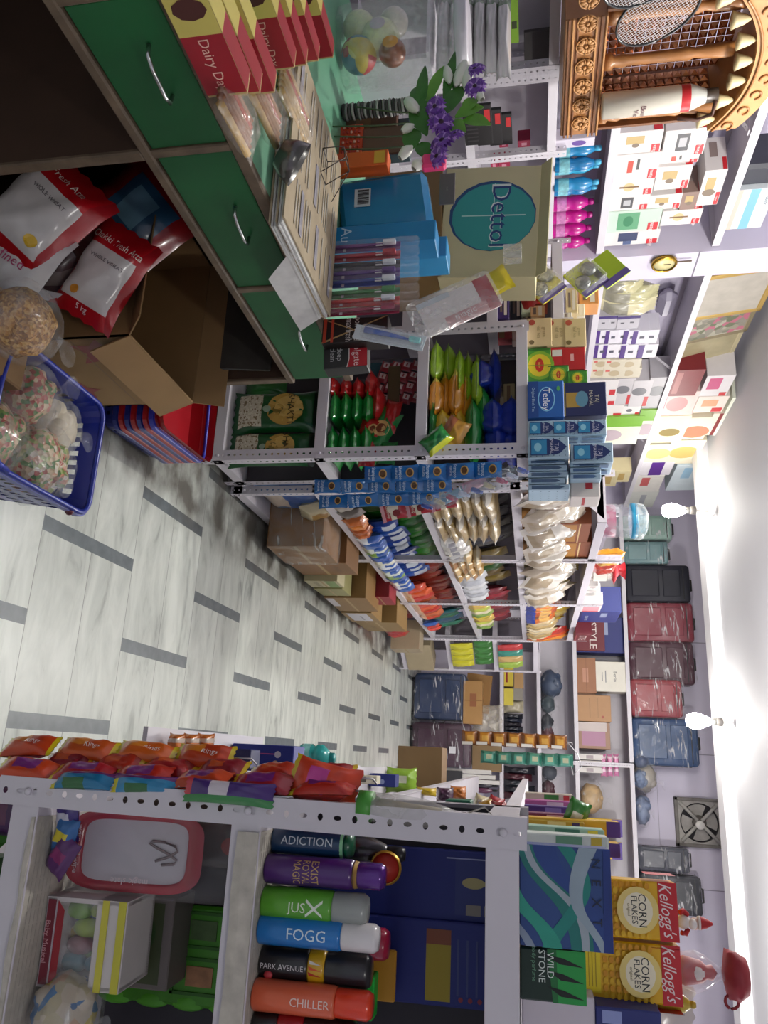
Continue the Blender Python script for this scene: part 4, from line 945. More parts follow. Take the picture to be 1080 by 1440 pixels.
bY('tea_box', 'red wrapped box to the right of the barcoded red box', 'box', (800, 488, 823, 520), EY+.05, T0+.155, .1, '#b01a20', [('q', 'f', .3, .35, .6, .5, '#d8a0a0')])
bY('tea_box', 'blue tea box with a white outlined oval standing on the end unit', 'box', (748, 537, 793, 588), EY-.02, T0, .12, '#1d5fae', [('q', 'f', 0, 0, 1, .3, '#17458c'), ('d', 'f', .5, .52, .34, .62, '#8fd0ee'), ('d', 'f', .5, .52, .31, .6, '#1550a0'), ('t', 'f', 'Tetley', .5, .52, .19, '#ffffff'), ('t', 'f', 'Original Black Tea', .5, .16, .07, '#bcd6ec'), ('d', 'f', .22, .85, .07, .6, '#58b05a')])
bY('tea_box', 'navy tea box with a gold panel, above the plain blue one', 'box', (798, 538, 853, 585), EY-.01, T0+.155, .12, '#1a2350', [('q', 'f', .3, .05, .75, .42, '#a8873a'), ('d', 'f', .5, .42, .24, .7, '#5a8aa0'), ('t', 'f', 'TAJ', .5, .78, .1, '#c9c4b0'), ('t', 'f', 'MAHAL', .5, .64, .09, '#c9c4b0'), ('q', 'f', 0, 0, 1, .03, '#b09a4a')])
bx('carton', 'grey card block under the navy tea box', 'box', (.14, .1, .148), (PY(770, 562, EY).x, EY+.19, T0), 0, '#4a4640')
TAJ = '#a9c4d6'
def tajbox(lb, px, Y, z, d, rz=0):
    x0, y0, x1, y1 = px
    dots = [('d', 'f', .1+.2*(k % 5), .07+.14*(k//5), .02, 1, '#2c4a6a') for k in range(35)]
    return bY('tea_box', lb, 'box', px, Y, z, d, TAJ, dots+[('p', 'f', [(.12, .06), (.88, .06), (.88, .5), (.8, .55), (.88, .62), (.8, .78), (.5, .95), (.2, .78), (.12, .62), (.2, .55), (.12, .5)], '#1b3068'), ('q', 'f', .16, .08, .84, .46, '#2f86b4'), ('d', 'f', .5, .24, .2, .8, '#8cc8dc'), ('t', 'f', 'TAJ', .5, .7, .1, '#c9c9d8'), ('t', 'f', 'MAHAL', .5, .58, .08, '#c9c9d8'), ('q', 'r', .1, .2, .35, .9, '#4a6a8c'), ('q', 'r', .55, .2, .8, .9, '#4a6a8c')], 'pale blue tea boxes on the end unit', rz)
for i, px in enumerate(((748, 592, 781, 614), (783, 591, 817, 613), (819, 590, 853, 612))):
    tajbox('small pale blue tea box with an arch, %s of three in a column' % ('bottom', 'middle', 'top')[i], px, EY-.02, T0+(0, .1, .2)[i], .1)
tajbox('large pale blue tea box with a navy arch, lower left of the big ones', (748, 615, 800, 645), EY-.04, T0, .16)
tajbox('large pale blue tea box with a navy arch, upper one by the stacked spines', (818, 623, 862, 650), EY-.04, T0+.176, .16)
bx('carton', 'pale blue carton seen only by its dotted top, under the upper arch box', 'box', (.09, .15, .172), (PY(800, 630, EY).x+.03, EY+.16, T0), 0, TAJ, [('d', 'f', .1+.2*(k % 5), .1+.2*(k//5), .03, 1, '#2c4a6a') for k in range(25)])
for i in range(5):
    y = 647+9*i
    p = PY(750, y, EY-.03)
    bx('tea_box', 'pale blue tea box standing spine out, %s from the left in the lower row' % ORD[i], 'box', (.024, .15, (.15, .16, .16, .15, .17)[i]), (PY(750, y+4, EY).x, EY+.06, T0), 0, TAJ, [('p', 'f', [(.2, .08), (.8, .08), (.8, .75), (.5, .88), (.2, .75)], '#4a6484')]+[('d', 'r', .1+.2*(k % 5), .1+.2*(k//5), .02, 1, '#2c4a6a') for k in range(25)], 'pale blue tea boxes on the end unit')
for i in range(3):
    y = 651+9*i
    bx('tea_box', 'pale blue tea box standing spine out, %s from the left in the upper row' % ORD[i], 'box', (.024, .15, .125), (PY(750, y+4, EY).x, EY+.06, T0+.172), 0, TAJ, [('p', 'f', [(.2, .1), (.8, .1), (.8, .75), (.5, .88), (.2, .75)], '#4a6a94')], 'pale blue tea boxes on the end unit')
bx('white_box', 'white box with red print on top of the pale blue boxes', 'box', (.07, .14, .12), (PY(840, 684, EY).x, EY+.1, T0+.175), 0, '#d9d2cc', [('q', 'f', .1, .5, .5, .75, '#b83038'), ('q', 'r', .1, .4, .8, .5, '#b83038')])
# ================================================================ AISLE SIDE OF THE LONG SHELVES
def sachet_strip(name, label, a, b, n, w, cols, t=.018, rz=0., g=None, pr=(), bands=(), sag=.0, swing=.25):
    """strip of joined sachets hanging from point a down to point b"""
    a, b = Vector(a), Vector(b); d = (b-a)/n; L = d.length
    o = thing(name, label, 'sachet strip', a, (0, 0, 0), g)
    tx = math.atan2(d.x, -d.z) if abs(d.z) > 1e-6 else PI/2
    for i in range(n):
        c = d*(i+.5); s = sag*math.sin(PI*(i+.5)/n)
        col = cols[i % len(cols)]
        pouch('sachet', '', '', (w, L*1.0, t), (c.x, c.y-s, c.z), (rnd.uniform(-.12, .12), -tx+rnd.uniform(-.03, .03), rz+rnd.uniform(-swing, swing)), col, bands, pr, None, 200+i % 3, .1, .8, parent=o)
    mb = MB(); mb.tube([(0, 0, .0), (0, .01, .03), (.01, .03, .035)], .002, M('#b9b9bd', .3, .7), 5); mb.build('hook', o)
    return o
KP = [('d', .5, .68, .3, .8, '#c9a35a'), ('d', .5, .68, .22, .8, '#5a3a1c'), ('t', 'Shampoo', .5, .35, .13, '#d8e8f4'), ('t', 'natural', .5, .2, .1, '#d8e8f4')]
def at3(x, y, Y): return PY(x, y, Y)
sachet_strip('sachet_strip', 'blue sachet strip with gold discs, nearest the perforated post', at3(706, 660, 3.10), at3(513, 668, 3.10), 5, .072, ('#1667ae',), g='blue sachet strips on the end post', pr=KP, rz=.1)
sachet_strip('sachet_strip', 'blue sachet strip with gold discs, middle one of the three', at3(635, 682, 3.16), at3(442, 684, 3.16), 5, .062, ('#1a68ac',), g='blue sachet strips on the end post', pr=KP, rz=.3)
sachet_strip('sachet_strip', 'blue sachet strip with gold discs, farthest from the post and lowest', at3(618, 699, 3.24), at3(448, 706, 3.24), 4, .062, ('#1c6aae',), g='blue sachet strips on the end post', pr=KP, rz=.3)
sachet_strip('sachet_strip', 'red and white sachet strip below the clear strip of tiny bottles', at3(640, 700, 3.3), at3(536, 722, 3.3), 3, .085, ('#a92432',), g=None, pr=[('d', .35, .5, .3, 1, '#e6dcc8'), ('d', .65, .6, .2, 1, '#7a2424'), ('t', 'ketchup', .5, .3, .12, '#e9e2cc')], bands=((0, 0, 1, .12, '#d89aa4'), (0, .35, 1, .6, '#d8d2b8')), rz=.3)
o = thing('sample_strip', 'clear strip of tiny white and blue bottles curving down from the end post', 'sample strip', at3(735, 662, 2.98))
pts = [at3(735, 662, 2.98), at3(705, 676, 2.98), at3(670, 690, 2.99), at3(635, 700, 3.0), at3(600, 712, 3.0)]
for i in range(9):
    t = i/8*3.999; k = int(t); q = pts[k].lerp(pts[k+1], t-k)-o.location
    part('bottle', o, lambda m: (m.lathe([(.009, -.022), (.011, -.018), (.011, .008), (.006, .014), (.007, .016), (.007, .026), (.0, .027)], M(('#3f55a8', '#c9d2e6', '#b04a6a', '#cfc3a0')[i % 4], .3, coat=.4), 10), m.xf(Matrix.Translation(q) @ Matrix.Rotation(.35, 4, 'Y'))))
mb = MB(); vs = []
for k in range(17):
    t = k/16*3.999; j = int(t); q = pts[j].lerp(pts[j+1], t-j)-o.location; vs += [q+Vector((-.02, -.013, -.045)), q+Vector((.02, -.013, .045))]
mb.add(vs, [(2*k, 2*k+1, 2*k+3, 2*k+2) for k in range(16)], CLEAR('#cfdde8', .35, 20), True); mb.build('film', o, label='clear plastic film')
sachet_strip('sachet_strip', 'dark sachet strip with pink ends hanging behind the clear strip of tiny bottles', at3(715, 655, 3.2), at3(622, 705, 3.3), 3, .05, ('#2d2a2c', '#c9a0a8', '#8fb8cf'), rz=.3)
WL = ('lowest', 'second lowest', 'middle', 'upper', 'top')
def pile(nm, word_, Y0, n, dy, z, cols, L, t, dep, X=GX-.005, lv='', seed=0, g=None, bands=(), hi=None, ends='#ddd8d0', jit=.012):
    """packets lying flat in n stacks along the shelf, long side along the aisle"""
    for i in range(n):
        k = hi[i] if isinstance(hi, (list, tuple)) else hi
        for j in range(k):
            c = cols[(i*3+j) % len(cols)] if len(cols) > 1 else cols[0]
            pouch(nm, '%s, %s up in the %s stack from the counter, %s aisle shelf' % (word_, ORD[j], ORD[i], lv), 'packet', (dep, L, t*1.15), (X-dep/2+rnd.uniform(-jit, jit), Y0+dy*(i+.5)+rnd.uniform(-jit, jit), z+t*.55+t*j), (-PI/2+rnd.uniform(-.05, .05), rnd.uniform(-.04, .04), rnd.uniform(-.08, .08)), c, ((0, 0, 1, .12, ends), (0, .88, 1, 1, ends))+tuple(bands), (), g or word_+' on the '+lv+' aisle shelf', seed+(i+j) % 3, .1, 1.0)
def row(nm, word_, Y0, n, dy, z, cols, w, h, t, X=GX-.02, lv='', seed=0, g=None, bands=(), pr=(), lean=-.2, jit=.1, back=0):
    """packets standing on the shelf, fronts to the aisle"""
    for i in range(n):
        c = cols[i % len(cols)]; hh = h*(1+rnd.uniform(-.1, .1))
        pouch(nm, '%s on the %s aisle shelf%s, %s from the counter' % (word_, lv, ' at the back' if back else '', ORD[i]), 'packet', (w, hh, t), (X-t/2-.01-back, Y0+dy*(i+.5), z+hh/2*.99), (lean+rnd.uniform(-.06, .06), rnd.uniform(-jit, jit), PI/2+rnd.uniform(-.2, .2)), c, bands, pr, g or word_+' on the '+lv+' aisle shelf', seed+i % 3, .1, .8)
# lowest shelf: cartons
pouch('printed_pack', 'large blue printed soft pack standing by the foot of the end post', 'pack', (.36, .36, .14), (GX-.1, 3.80, GZ[0]+.19), (-.05, 0, PI/2), '#5d7fae', ((0, .45, 1, 1, '#3a5fa0'), (.2, .1, .7, .4, '#c9b8a8')), (), None, 301, .06, 1.2)
pouch('cream_bag', 'cream and brown bag leaning above the blue printed pack on the lowest aisle shelf', 'bag', (.2, .2, .1), (GX-.04, 3.93, GZ[0]+.30), (-.3, .2, PI/2), '#cfc2a0', ((.3, .3, .8, .7, '#a8834a'),), (), None, 302, .08, 1.)
KB = '#8a5f2a'
def ctn(lb, Y0, L, h, d, X, col=KB, pr=(), z=None, mat=None):
    return bx('carton', lb, 'carton', (L, d, h), (X-d/2, Y0+L/2, GZ[0]+.001 if z is None else z), PI/2+rnd.uniform(-.03, .03), col, [('q', 'f', .0, .47, 1, .53, '#a58a5c')]+list(pr), 'cartons on the lowest aisle shelf', mat=mat)
c1 = ctn('brown carton wrapped in clear film, nearest the counter on the lowest aisle shelf', 4.0, .36, .32, .34, -1.07)
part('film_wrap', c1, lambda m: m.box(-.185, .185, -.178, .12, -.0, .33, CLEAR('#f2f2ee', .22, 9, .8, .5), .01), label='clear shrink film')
ctn('tall brown carton right behind the film-wrapped one', 4.39, .34, .36, .36, -1.08, '#7d5730', [('t', 'f', 'FRAGILE', .5, .75, .08, '#5a3f24')])
ctn('low green and white printed carton on the lowest aisle shelf', 4.76, .2, .22, .33, -1.05, '#b9b08c', [('q', 'f', .0, .6, 1, .9, '#6f8a4a'), ('t', 'f', 'EXPORT', .5, .3, .14, '#6a6348')])
ctn('flat open-topped green carton after the printed one', 4.99, .26, .2, .33, -1.05, '#8f8a5a')
ctn('brown carton with a white paper slip, middle of the lowest aisle shelf', 5.28, .48, .3, .36, -1.04, '#8a693c', [('q', 'f', .05, .02, .6, .2, '#cfcad0')])
ctn('wide brown carton with a grey address label, middle of the lowest aisle shelf', 5.80, .42, .24, .36, -1.03, '#94774a', [('q', 'f', .05, .15, .8, .8, '#c9c6d0'), ('q', 'f', .3, .5, .7, .56, '#8f8a9a')])
ctn('red topped carton behind the labelled one', 5.62, .3, .16, .28, -1.12, '#8f2230', z=GZ[0]+.245)
ctn('big plain brown carton towards the far end of the lowest aisle shelf', 6.3, .55, .35, .36, -1.05, '#8f7342', [('t', 'f', 'UTSAV', .5, .3, .1, '#6a5530')])
row('snack_packet', 'red snack packet', 6.95, 6, .17, GZ[0], ('#a81c24', '#b8322a', '#c9541f', '#8f1a2a'), .17, .2, .07, GX+.08, 'lowest', 310)
row('snack_packet', 'dark red snack packet', 6.95, 5, .2, GZ[0], ('#8a1820', '#70141c'), .17, .3, .07, GX-.08, 'lowest', 313, back=.03)
ctn('pale brown carton at the far end of the lowest aisle shelf', 8.02, .3, .3, .3, -1.06, '#b0a084')
# second shelf
row('snack_packet', 'grey and white sachet pack', 3.62, 3, .13, GZ[1], ('#8f8880', '#a59c92', '#6f6862'), .12, .13, .05, GX+.02, 'second', 320)
row('snack_packet', 'orange wafer packet', 4.02, 4, .09, GZ[1], ('#b8622a', '#cf7a2f', '#a8521f'), .1, .12, .06, GX+.03, 'second', 323)
row('snack_packet', 'olive green packet', 3.75, 5, .13, GZ[1], ('#46542a', '#3a4a26', '#55633a'), .15, .36, .06, GX-.12, 'second', 326, back=.04)
row('snack_packet', 'white and blue glossy packet', 4.36, 14, .105, GZ[1], ('#dfe4ea', '#3f6ab0', '#cfd8cc', '#7fa04a', '#1f4a9c', '#e2e2d0'), .13, .15, .06, GX+.04, 'second', 330, bands=((.0, .4, .5, 1, '#2f5aa8'),))
row('snack_packet', 'blue glossy packet', 4.42, 11, .12, GZ[1], ('#1b3f94', '#24509f', '#16357c'), .15, .26, .06, GX-.04, 'second', 334, bands=((.2, .6, .8, .9, '#c9d2dc'),), back=.02)
row('snack_packet', 'green glossy packet', 4.46, 10, .14, GZ[1], ('#2f7a2a', '#3a8a30', '#246a24'), .16, .38, .07, GX-.12, 'second', 338, back=.06)
row('snack_packet', 'red and orange biscuit packet', 5.95, 9, .15, GZ[1], ('#c8482a', '#d85a2a', '#b8382c', '#c9663a'), .14, .22, .07, GX+.0, 'second', 342, bands=((.0, .0, 1, .3, '#e0b08a'),))
row('snack_packet', 'rust red biscuit packet', 5.8, 9, .16, GZ[1], ('#9c3a28', '#8a2f24'), .15, .36, .06, GX-.1, 'second', 345, back=.05)
row('snack_packet', 'blue and red candy packet', 7.35, 3, .13, GZ[1], ('#2f5aa8', '#c83a2a', '#d84a38'), .13, .16, .06, GX+.04, 'second', 348)
row('snack_packet', 'teal candy packet', 7.45, 5, .16, GZ[1], ('#1c6a6e', '#1f7a5a', '#2a5a7a'), .15, .33, .06, GX-.06, 'second', 352, back=.03)
# third shelf
pile('pasta_packet', 'long cream pasta packet', 3.6, 2, .42, GZ[2], ('#b29a6c', '#a8905f', '#bba478'), .40, .058, .2, GX+.04, 'third', 360, hi=[6, 6], bands=((.0, .3, 1, .7, '#a88f5c'),))
row('pasta_packet', 'large cream pasta packet', 3.62, 3, .22, GZ[2], ('#b59f74', '#bfa97c'), .2, .42, .08, GX-.16, 'third', 364, back=.04)
row('snack_packet', 'silver white packet', 4.42, 5, .1, GZ[2], ('#dcdcdc', '#c9c6c2', '#e6e4de'), .1, .15, .05, GX+.04, 'third', 367, bands=((.2, .3, .8, .6, '#8f8f96'),))
pile('nut_packet', 'small golden nut packet', 4.70, 4, .2, GZ[2], ('#c9a060', '#b8904f', '#d8b880', '#a87a3f'), .19, .05, .13, GX+.03, 'third', 370, hi=[3, 4, 4, 3], ends='#d8cdb4')
row('dark_pack', 'dark navy pack', 4.42, 5, .2, GZ[2], ('#20262f', '#2a313c', '#191d26'), .19, .40, .06, GX-.16, 'third', 373, bands=((0, 0, 1, .2, '#a8adb5'),), back=.04)
row('snack_packet', 'silver foil packet', 5.5, 6, .15, GZ[2], ('#c9ccd2', '#b5b8c0', '#dcdee2'), .15, .2, .07, GX+.0, 'third', 376)
row('snack_packet', 'gold and green packet', 5.6, 5, .18, GZ[2], ('#8f7a2a', '#a8914a', '#3a6a2f', '#6f5a24'), .16, .34, .07, GX-.13, 'third', 380, back=.05)
row('snack_packet', 'mixed gold and lime packet', 6.5, 9, .13, GZ[2], ('#c9a84a', '#b8c24a', '#d8cfae', '#7fa04a', '#d0b83a'), .13, .18, .06, GX+.02, 'third', 384)
row('snack_packet', 'deep red packet', 6.6, 9, .16, GZ[2], ('#9a1c2c', '#b02a38', '#7a1422'), .15, .33, .07, GX-.08, 'third', 388, bands=((.2, .1, .8, .3, '#d8a090'),), back=.04)
# fourth shelf: heap of white film packets
for i in range(26):
    Y = 3.64+.105*i*.98+rnd.uniform(-.02, .02); k = i % 3
    pouch('white_packet', 'silvery white packet heaped on the fourth aisle shelf, %s from the counter' % ('%s' % (ORD[i] if i < 20 else 'twenty '+ORD[i-20])), 'packet', (.19+rnd.uniform(0, .06), .25+rnd.uniform(0, .08), .09), (GX+.0-.03*k, Y, GZ[3]+.145+.03*k), (rnd.uniform(-.5, -.05), rnd.uniform(-.55, .55), PI/2+rnd.uniform(-.4, .4)), ('#d6cfc2', '#c9bfae', '#e2ddd4', '#b8ab98')[i % 4], ((.2, .1, .8, .55, ('#a8977c', '#cfc6b6', '#8f7a66')[i % 3]),), (), 'white film packets on the fourth aisle shelf', 400+i % 5, .1, .5)
row('snack_packet', 'brown-cream film packet', 3.62, 6, .2, GZ[3], ('#a8814a', '#c9b28a', '#8f6a4a', '#bca98c'), .18, .27, .06, GX-.14, 'fourth', 406, back=.03)
for i in range(2):
    bX('snack_box', 'brown and orange box with a pointed top standing behind the white packets, '+('left', 'right')[i]+' one', 'box', (796, 736+26*i, 829, 762+26*i), GX-.02, GZ[3]+.19, .1, '#8a4a28', [('q', 'f', .05, .2, .95, .6, '#b07a34'), ('q', 'f', .05, .05, .95, .2, '#d8a04a'), ('q', 'f', .0, .66, 1, .7, '#e0c08a')], 'orange boxes on the fourth aisle shelf')
part('box_riser', None, lambda m: m.box(GX-.2, GX-.02, 4.3, 4.97, GZ[3]+.001, GZ[3]+.188, M(KB, .8)))
tag([x for x in bpy.data.objects if x.name == 'box_riser'][0], 'brown carton behind the white packets, under the orange boxes', 'carton')
row('snack_packet', 'pink and red packet', 5.02, 4, .13, GZ[3], ('#b8284a', '#c93a5a', '#a01c2c'), .12, .3, .06, GX-.08, 'fourth', 410, back=.02)
row('snack_packet', 'straw yellow packet', 5.5, 5, .16, GZ[3], ('#b8a03a', '#cdb54a', '#8f7a2a'), .15, .38, .07, GX-.1, 'fourth', 413, back=.04)
row('snack_packet', 'blue-banded orange noodle packet', 6.4, 5, .17, GZ[3], ('#cf6a24', '#d87a2f', '#b8521f', '#7a3a20'), .16, .26, .07, GX+.02, 'fourth', 416, bands=((0, 0, 1, .25, '#22409f'), (.2, .4, .8, .8, '#e0b060')))
row('snack_packet', 'tall yellow tapered packet', 7.15, 4, .17, GZ[3], ('#d8b83a', '#e0cc7a', '#cfa02a'), .15, .4, .06, GX-.04, 'fourth', 420, back=.02)
row('snack_packet', 'shiny gold packet', 7.2, 6, .17, GZ[3], ('#c9b48a', '#b59a64', '#ddcfae'), .15, .28, .09, GX+.04, 'fourth', 424)
row('snack_packet', 'red and orange packet', 7.9, 3, .17, GZ[3], ('#c9321c', '#d8541c', '#e08a2a'), .15, .42, .07, GX+.02, 'fourth', 428)
# top shelf
jp = PX(846, 772, GX-.12)
jr2 = thing('plastic_jar', 'clear plastic jar with a blue lid under a film cover on the bracketed shelf', 'jar', (GX-.13, 4.52, 1.899))
part('jar_wall', jr2, lambda m: m.lathe([(.09, 0), (.1, .01), (.1, .09), (.092, .1), (.1, .11), (.1, .16), (.085, .175)], CLEAR('#dfe4e6', .35, 6, .2), 24, cap=False))
part('contents', jr2, lambda m: m.lathe([(.085, .004), (.094, .012), (.094, .08), (.0, .085)], MOTTLE(('#b08a9a', '#8f6a80', '#c9b8c4', '#a04a6a'), 30), 18))
part('lid', jr2, lambda m: m.lathe([(.09, .168), (.104, .17), (.104, .2), (.09, .205), (.0, .206)], M('#2f9cc4', .3, coat=.3), 24), label='blue screw lid')
part('film_cover', jr2, lambda m: m.lathe([(.108, .19), (.112, .21), (.1, .24), (.06, .262), (.0, .265)], CLEAR('#eef0ea', .5, 12), 20, jit=.06, jr=rnd), label='crumpled film cover')
TZ = 1.904
def standX(nm, lb, cat, Y, w, h, t, col, bands=(), pr=(), seed=440, X=GX-.02, lean=-.1, z=TZ, rz=PI/2): return pouch(nm, lb, cat, (w, h, t), (X-t/2, Y, z+h/2), (lean, 0, rz), col, bands, pr, None, seed, .08, 1.)
standX('snack_bag', 'orange and yellow snack bag at the near end of the top aisle shelf', 'bag', 5.12, .2, .19, .09, '#d8921c', ((.2, .2, .8, .6, '#e8b83a'),))
standX('snack_bag', 'red snack bag next to the orange one on the top aisle shelf', 'bag', 5.36, .2, .17, .09, '#b8341c', seed=441)
j3 = thing('sweet_jar', 'jar with a white label and a red cloth frill on the top aisle shelf', 'jar', (GX-.1, 5.62, TZ-.002))
part('jar_wall', j3, lambda m: m.lathe([(.07, 0), (.08, .01), (.08, .15), (.06, .17)], CLEAR('#e0d8cc', .5, 6), 20))
part('label', j3, lambda m: m.lathe([(.081, .03), (.081, .12)], M('#d8d6cc', .5), 20, cap=False))
part('frill', j3, lambda m: m.lathe([(.06, .16), (.1, .175), (.05, .2), (.03, .21), (.06, .25)], M('#c8303a', .5), 16, jit=.2, jr=rnd, cap=False), label='red frilled cover')
for i in range(3): bx('white_box', 'small white printed box on the top aisle shelf, '+ORD[i]+' after the frilled jar', 'box', (.12, .1, .08+.02*i), (GX-.07, 5.86+.15*i, TZ-.003), PI/2+.1*i, '#d9d6d2', [('q', 'f', .1, .3, .5, .8, '#b8a8a8'), ('t', 'f', 'soft', .6, .6, .2, '#8a8a90')], 'white boxes on the top aisle shelf')
bx('pink_box', 'white and pink box with rounded picture on the top aisle shelf', 'box', (.34, .1, .16), (GX-.05, 6.55, TZ-.003), PI/2, '#e6dcdc', [('q', 'f', .3, .1, .95, .9, '#d89aa4'), ('d', 'f', .18, .55, .1, .9, '#8a6a5a'), ('q', 'f', .9, .1, 1, .9, '#c8404a')])
bx('blue_box', 'tall dark blue appliance box with a grey panel on the top aisle shelf', 'box', (.55, .22, .36), (GX-.15, 7.2, TZ-.003), PI/2, '#2a3478', [('q', 'f', .15, .55, .5, .7, '#8f98b8'), ('q', 'f', .0, .0, 1, .1, '#1c2458'), ('t', 'f', 'steam iron', .6, .25, .1, '#c9d0e6')])
bx('maroon_box', 'maroon box with big white letters at the far end of the top aisle shelf', 'box', (.4, .14, .15), (GX-.0, 7.72, TZ-.003), PI/2, '#6a1c28', [('t', 'f', 'STYLE', .5, .5, .45, '#e2d6d2'), ('q', 'f', .02, .06, .98, .12, '#a04a50')])
# far return bay
for i in range(4):
    pouch('snack_packet', 'yellow packet in the narrow far bay, '+ORD[i]+' from the left', 'packet', (.1, .24, .05), (-1.17+.11*i*.45, 8.52+.11*i*.9, .75), (-.1, 0, PI/2-.46), '#c9c42a', g='yellow packets in the far bay', seed=450)
    pouch('snack_packet', 'green packet in the narrow far bay, '+ORD[i]+' from the left', 'packet', (.1, .2, .05), (-1.2+.11*i*.45, 8.52+.11*i*.9, .98), (-.1, 0, PI/2-.46), '#3a7a34', g='green packets in the far bay', seed=451)
    pouch('snack_packet', ('red', 'teal', 'tan', 'lime')[i]+' packet on the upper board of the narrow far bay', 'packet', (.1, .26, .05), (-1.17+.11*i*.45, 8.52+.11*i*.9, 1.27), (-.1, 0, PI/2-.46), ('#b83a3a', '#3a8a7a', '#c9a86a', '#9ab84a')[i], seed=452)
bx('carton', 'pale carton in the bottom of the narrow far bay', 'carton', (.5, .2, .3), (-1.15, 8.8, .11), PI/2-.46, '#a89a7c')
# gold and green strips hanging in the aisle
sachet_strip('sachet_strip', 'orange gold sachet strip with white tags hanging in the aisle', at3(797, 1044, 5.0), at3(650, 1037, 5.0), 7, .085, ('#7a4518',), .03, 0, None, (), ((.1, .25, .9, .85, '#b87a22'), (.3, .35, .7, .75, '#dca848')), swing=.15)
for i in range(6): pass
sachet_strip('sachet_strip', 'shiny sea green sachet strip hanging in the aisle next to the gold one', at3(806, 1070, 5.05), at3(676, 1064, 5.05), 6, .075, ('#2f7a68',), .03, 0, None, (), ((.15, .25, .85, .8, '#5aa890'), (.3, .35, .7, .7, '#c4c8a4')), swing=.2)
o = thing('hanging_wire', 'thin bent wire from which the gold and green sachet strips hang', 'wire', at3(812, 1090, 5.02)); t0 = o.location
part('wire', o, lambda m: m.tube([at3(790, 1035, 5.0)-t0, at3(812, 1060, 5.02)-t0, at3(818, 1078, 5.02)-t0, at3(806, 1090, 5.03)-t0, at3(802, 1072, 5.05)-t0], .003, M('#c9c9cc', .4, .5), 5))
st = [x for x in bpy.data.objects if x.name.startswith('sachet_strip') and x.get('label', '').startswith('orange gold')][0]
for ch in list(st.children):
    if ch.name.startswith('sachet'):
        mb = MB(); mb.box(.022, .04, -.019, -.017, -.045, .02, M('#e6e2da', .5)); mb.build('white_tag', ch)
# ================================================================ LEFT WALL
Z1, Z2, Z3 = 1.657, 2.002, 2.747     # boards of the bay behind the counter
# carved wooden shrine
CARV = M('#a9713c', .5, var=.3, scale=10, bump=.3, coat=.2); CARD_ = M('#7a4a24', .55, var=.3, scale=14); CARL = M('#c08a52', .5, var=.2, scale=12)
MX = -2.93
sa, sb = PX(812, 0, MX), PX(812, 190, MX)
SW = sb.y-2.55
sh = thing('wooden_shrine', 'carved wooden shrine with a mirrored back standing on the wall shelf', 'shrine', (MX, (2.55+sb.y)/2, 1.66), (0, 0, PI/2))
w2 = SW/2
def base_(m):
    m.box(-w2, w2, 0, .36, .0, .175, CARV, .004)
    for k, z in enumerate((.012, .03, .048, .125, .145, .165)): m.box(-w2-.006, w2+.006, -.008-.002*(k % 2), .0, z, z+.009, CARL if k % 2 else CARD_, .002)
part('carved_base', sh, base_)
def ros(cx, cz, r):
    def f(m):
        for k in range(12):
            a = 2*PI*k/12; m.blob((cx+r*.62*math.cos(a), -.01, cz+r*.62*math.sin(a)), (r*.26*abs(math.cos(a))+r*.12, .005, r*.26*abs(math.sin(a))+r*.12), CARL, 6, 4)
        m.blob((cx, -.012, cz), (r*.22, .007, r*.22), CARL, 8, 5)
        m.tube([(cx+r*math.cos(2*PI*k/20), -.009, cz+r*math.sin(2*PI*k/20)) for k in range(20)], .0035, CARL, 5, closed=True)
    part('rosette', sh, f)
for k in range(8): ros(w2-.08-.108*k, .09, .04)
part('mirror_back', sh, lambda m: [m.add([(x, .3, z), (x+.038, .3, z), (x+.038, .3, z+.038), (x, .3, z+.038), (x+.019, .285, z+.019)], [(0, 1, 4), (1, 2, 4), (2, 3, 4), (3, 0, 4)], M('#c98f6a', .15, .85, var=.15)) for x in [-w2+.04*i for i in range(int(SW/.04))] for z in [.18+.04*j for j in range(15)]], label='rows of small mirrored pyramids')
for s_ in (-1, 1):
    part('side_panel', sh, lambda m: (m.box(s_*w2-.012, s_*w2+.002, .02, .34, .17, .72, CARD_), [m.add([(s_*(w2-.013), y, z), (s_*(w2-.013), y+.038, z), (s_*(w2-.013), y+.038, z+.038), (s_*(w2-.013), y, z+.038), (s_*(w2-.028), y+.019, z+.019)], [(0, 1, 4), (1, 2, 4), (2, 3, 4), (3, 0, 4)], M('#c98f6a', .15, .85, var=.15)) for y in [.08+.04*i for i in range(6)] for z in [.18+.04*j for j in range(13)]]))
for x in (w2-.05, w2-.36, -w2+.05):
    part('pillar', sh, lambda m: m.lathe([(.035, .175), (.035, .21), (.022, .22), (.03, .26), (.022, .28), (.026, .5), (.03, .53), (.02, .56), (.028, .6), (.032, .68), (.03, .72)], CARV, 12, x, .05))
def top_(m):
    pts = []
    n = 16; N0 = 0
    for i in range(n+1):
        x = -w2-.02+(SW+.04)*i/n; t = abs(2*i/n-1); z = .80-.12*t**2.2
        pts.append((x, z))
    for i in range(n):
        (xa, za), (xb, zb) = pts[i], pts[i+1]
        m.add([(xa, -.03, za), (xb, -.03, zb), (xb, -.03, zb+.13), (xa, -.03, za+.13), (xa, .34, za), (xb, .34, zb), (xb, .34, zb+.13), (xa, .34, za+.13)], [(0, 1, 2, 3), (3, 2, 6, 7), (7, 6, 5, 4), (0, 4, 5, 1), (1, 5, 6, 2), (0, 3, 7, 4)], CARL)
        if i % 2: m.tube([((xa+xb)/2+.022*math.cos(a/3), -.033, (za+zb)/2+.07+.022*math.sin(a/3)) for a in range(16)], .005, CARV, 5)
        m.tube([(xa, -.034, za+.02), (xb, -.034, zb+.02)], .006, CARV, 5, cap=False)
part('arched_top', sh, top_)
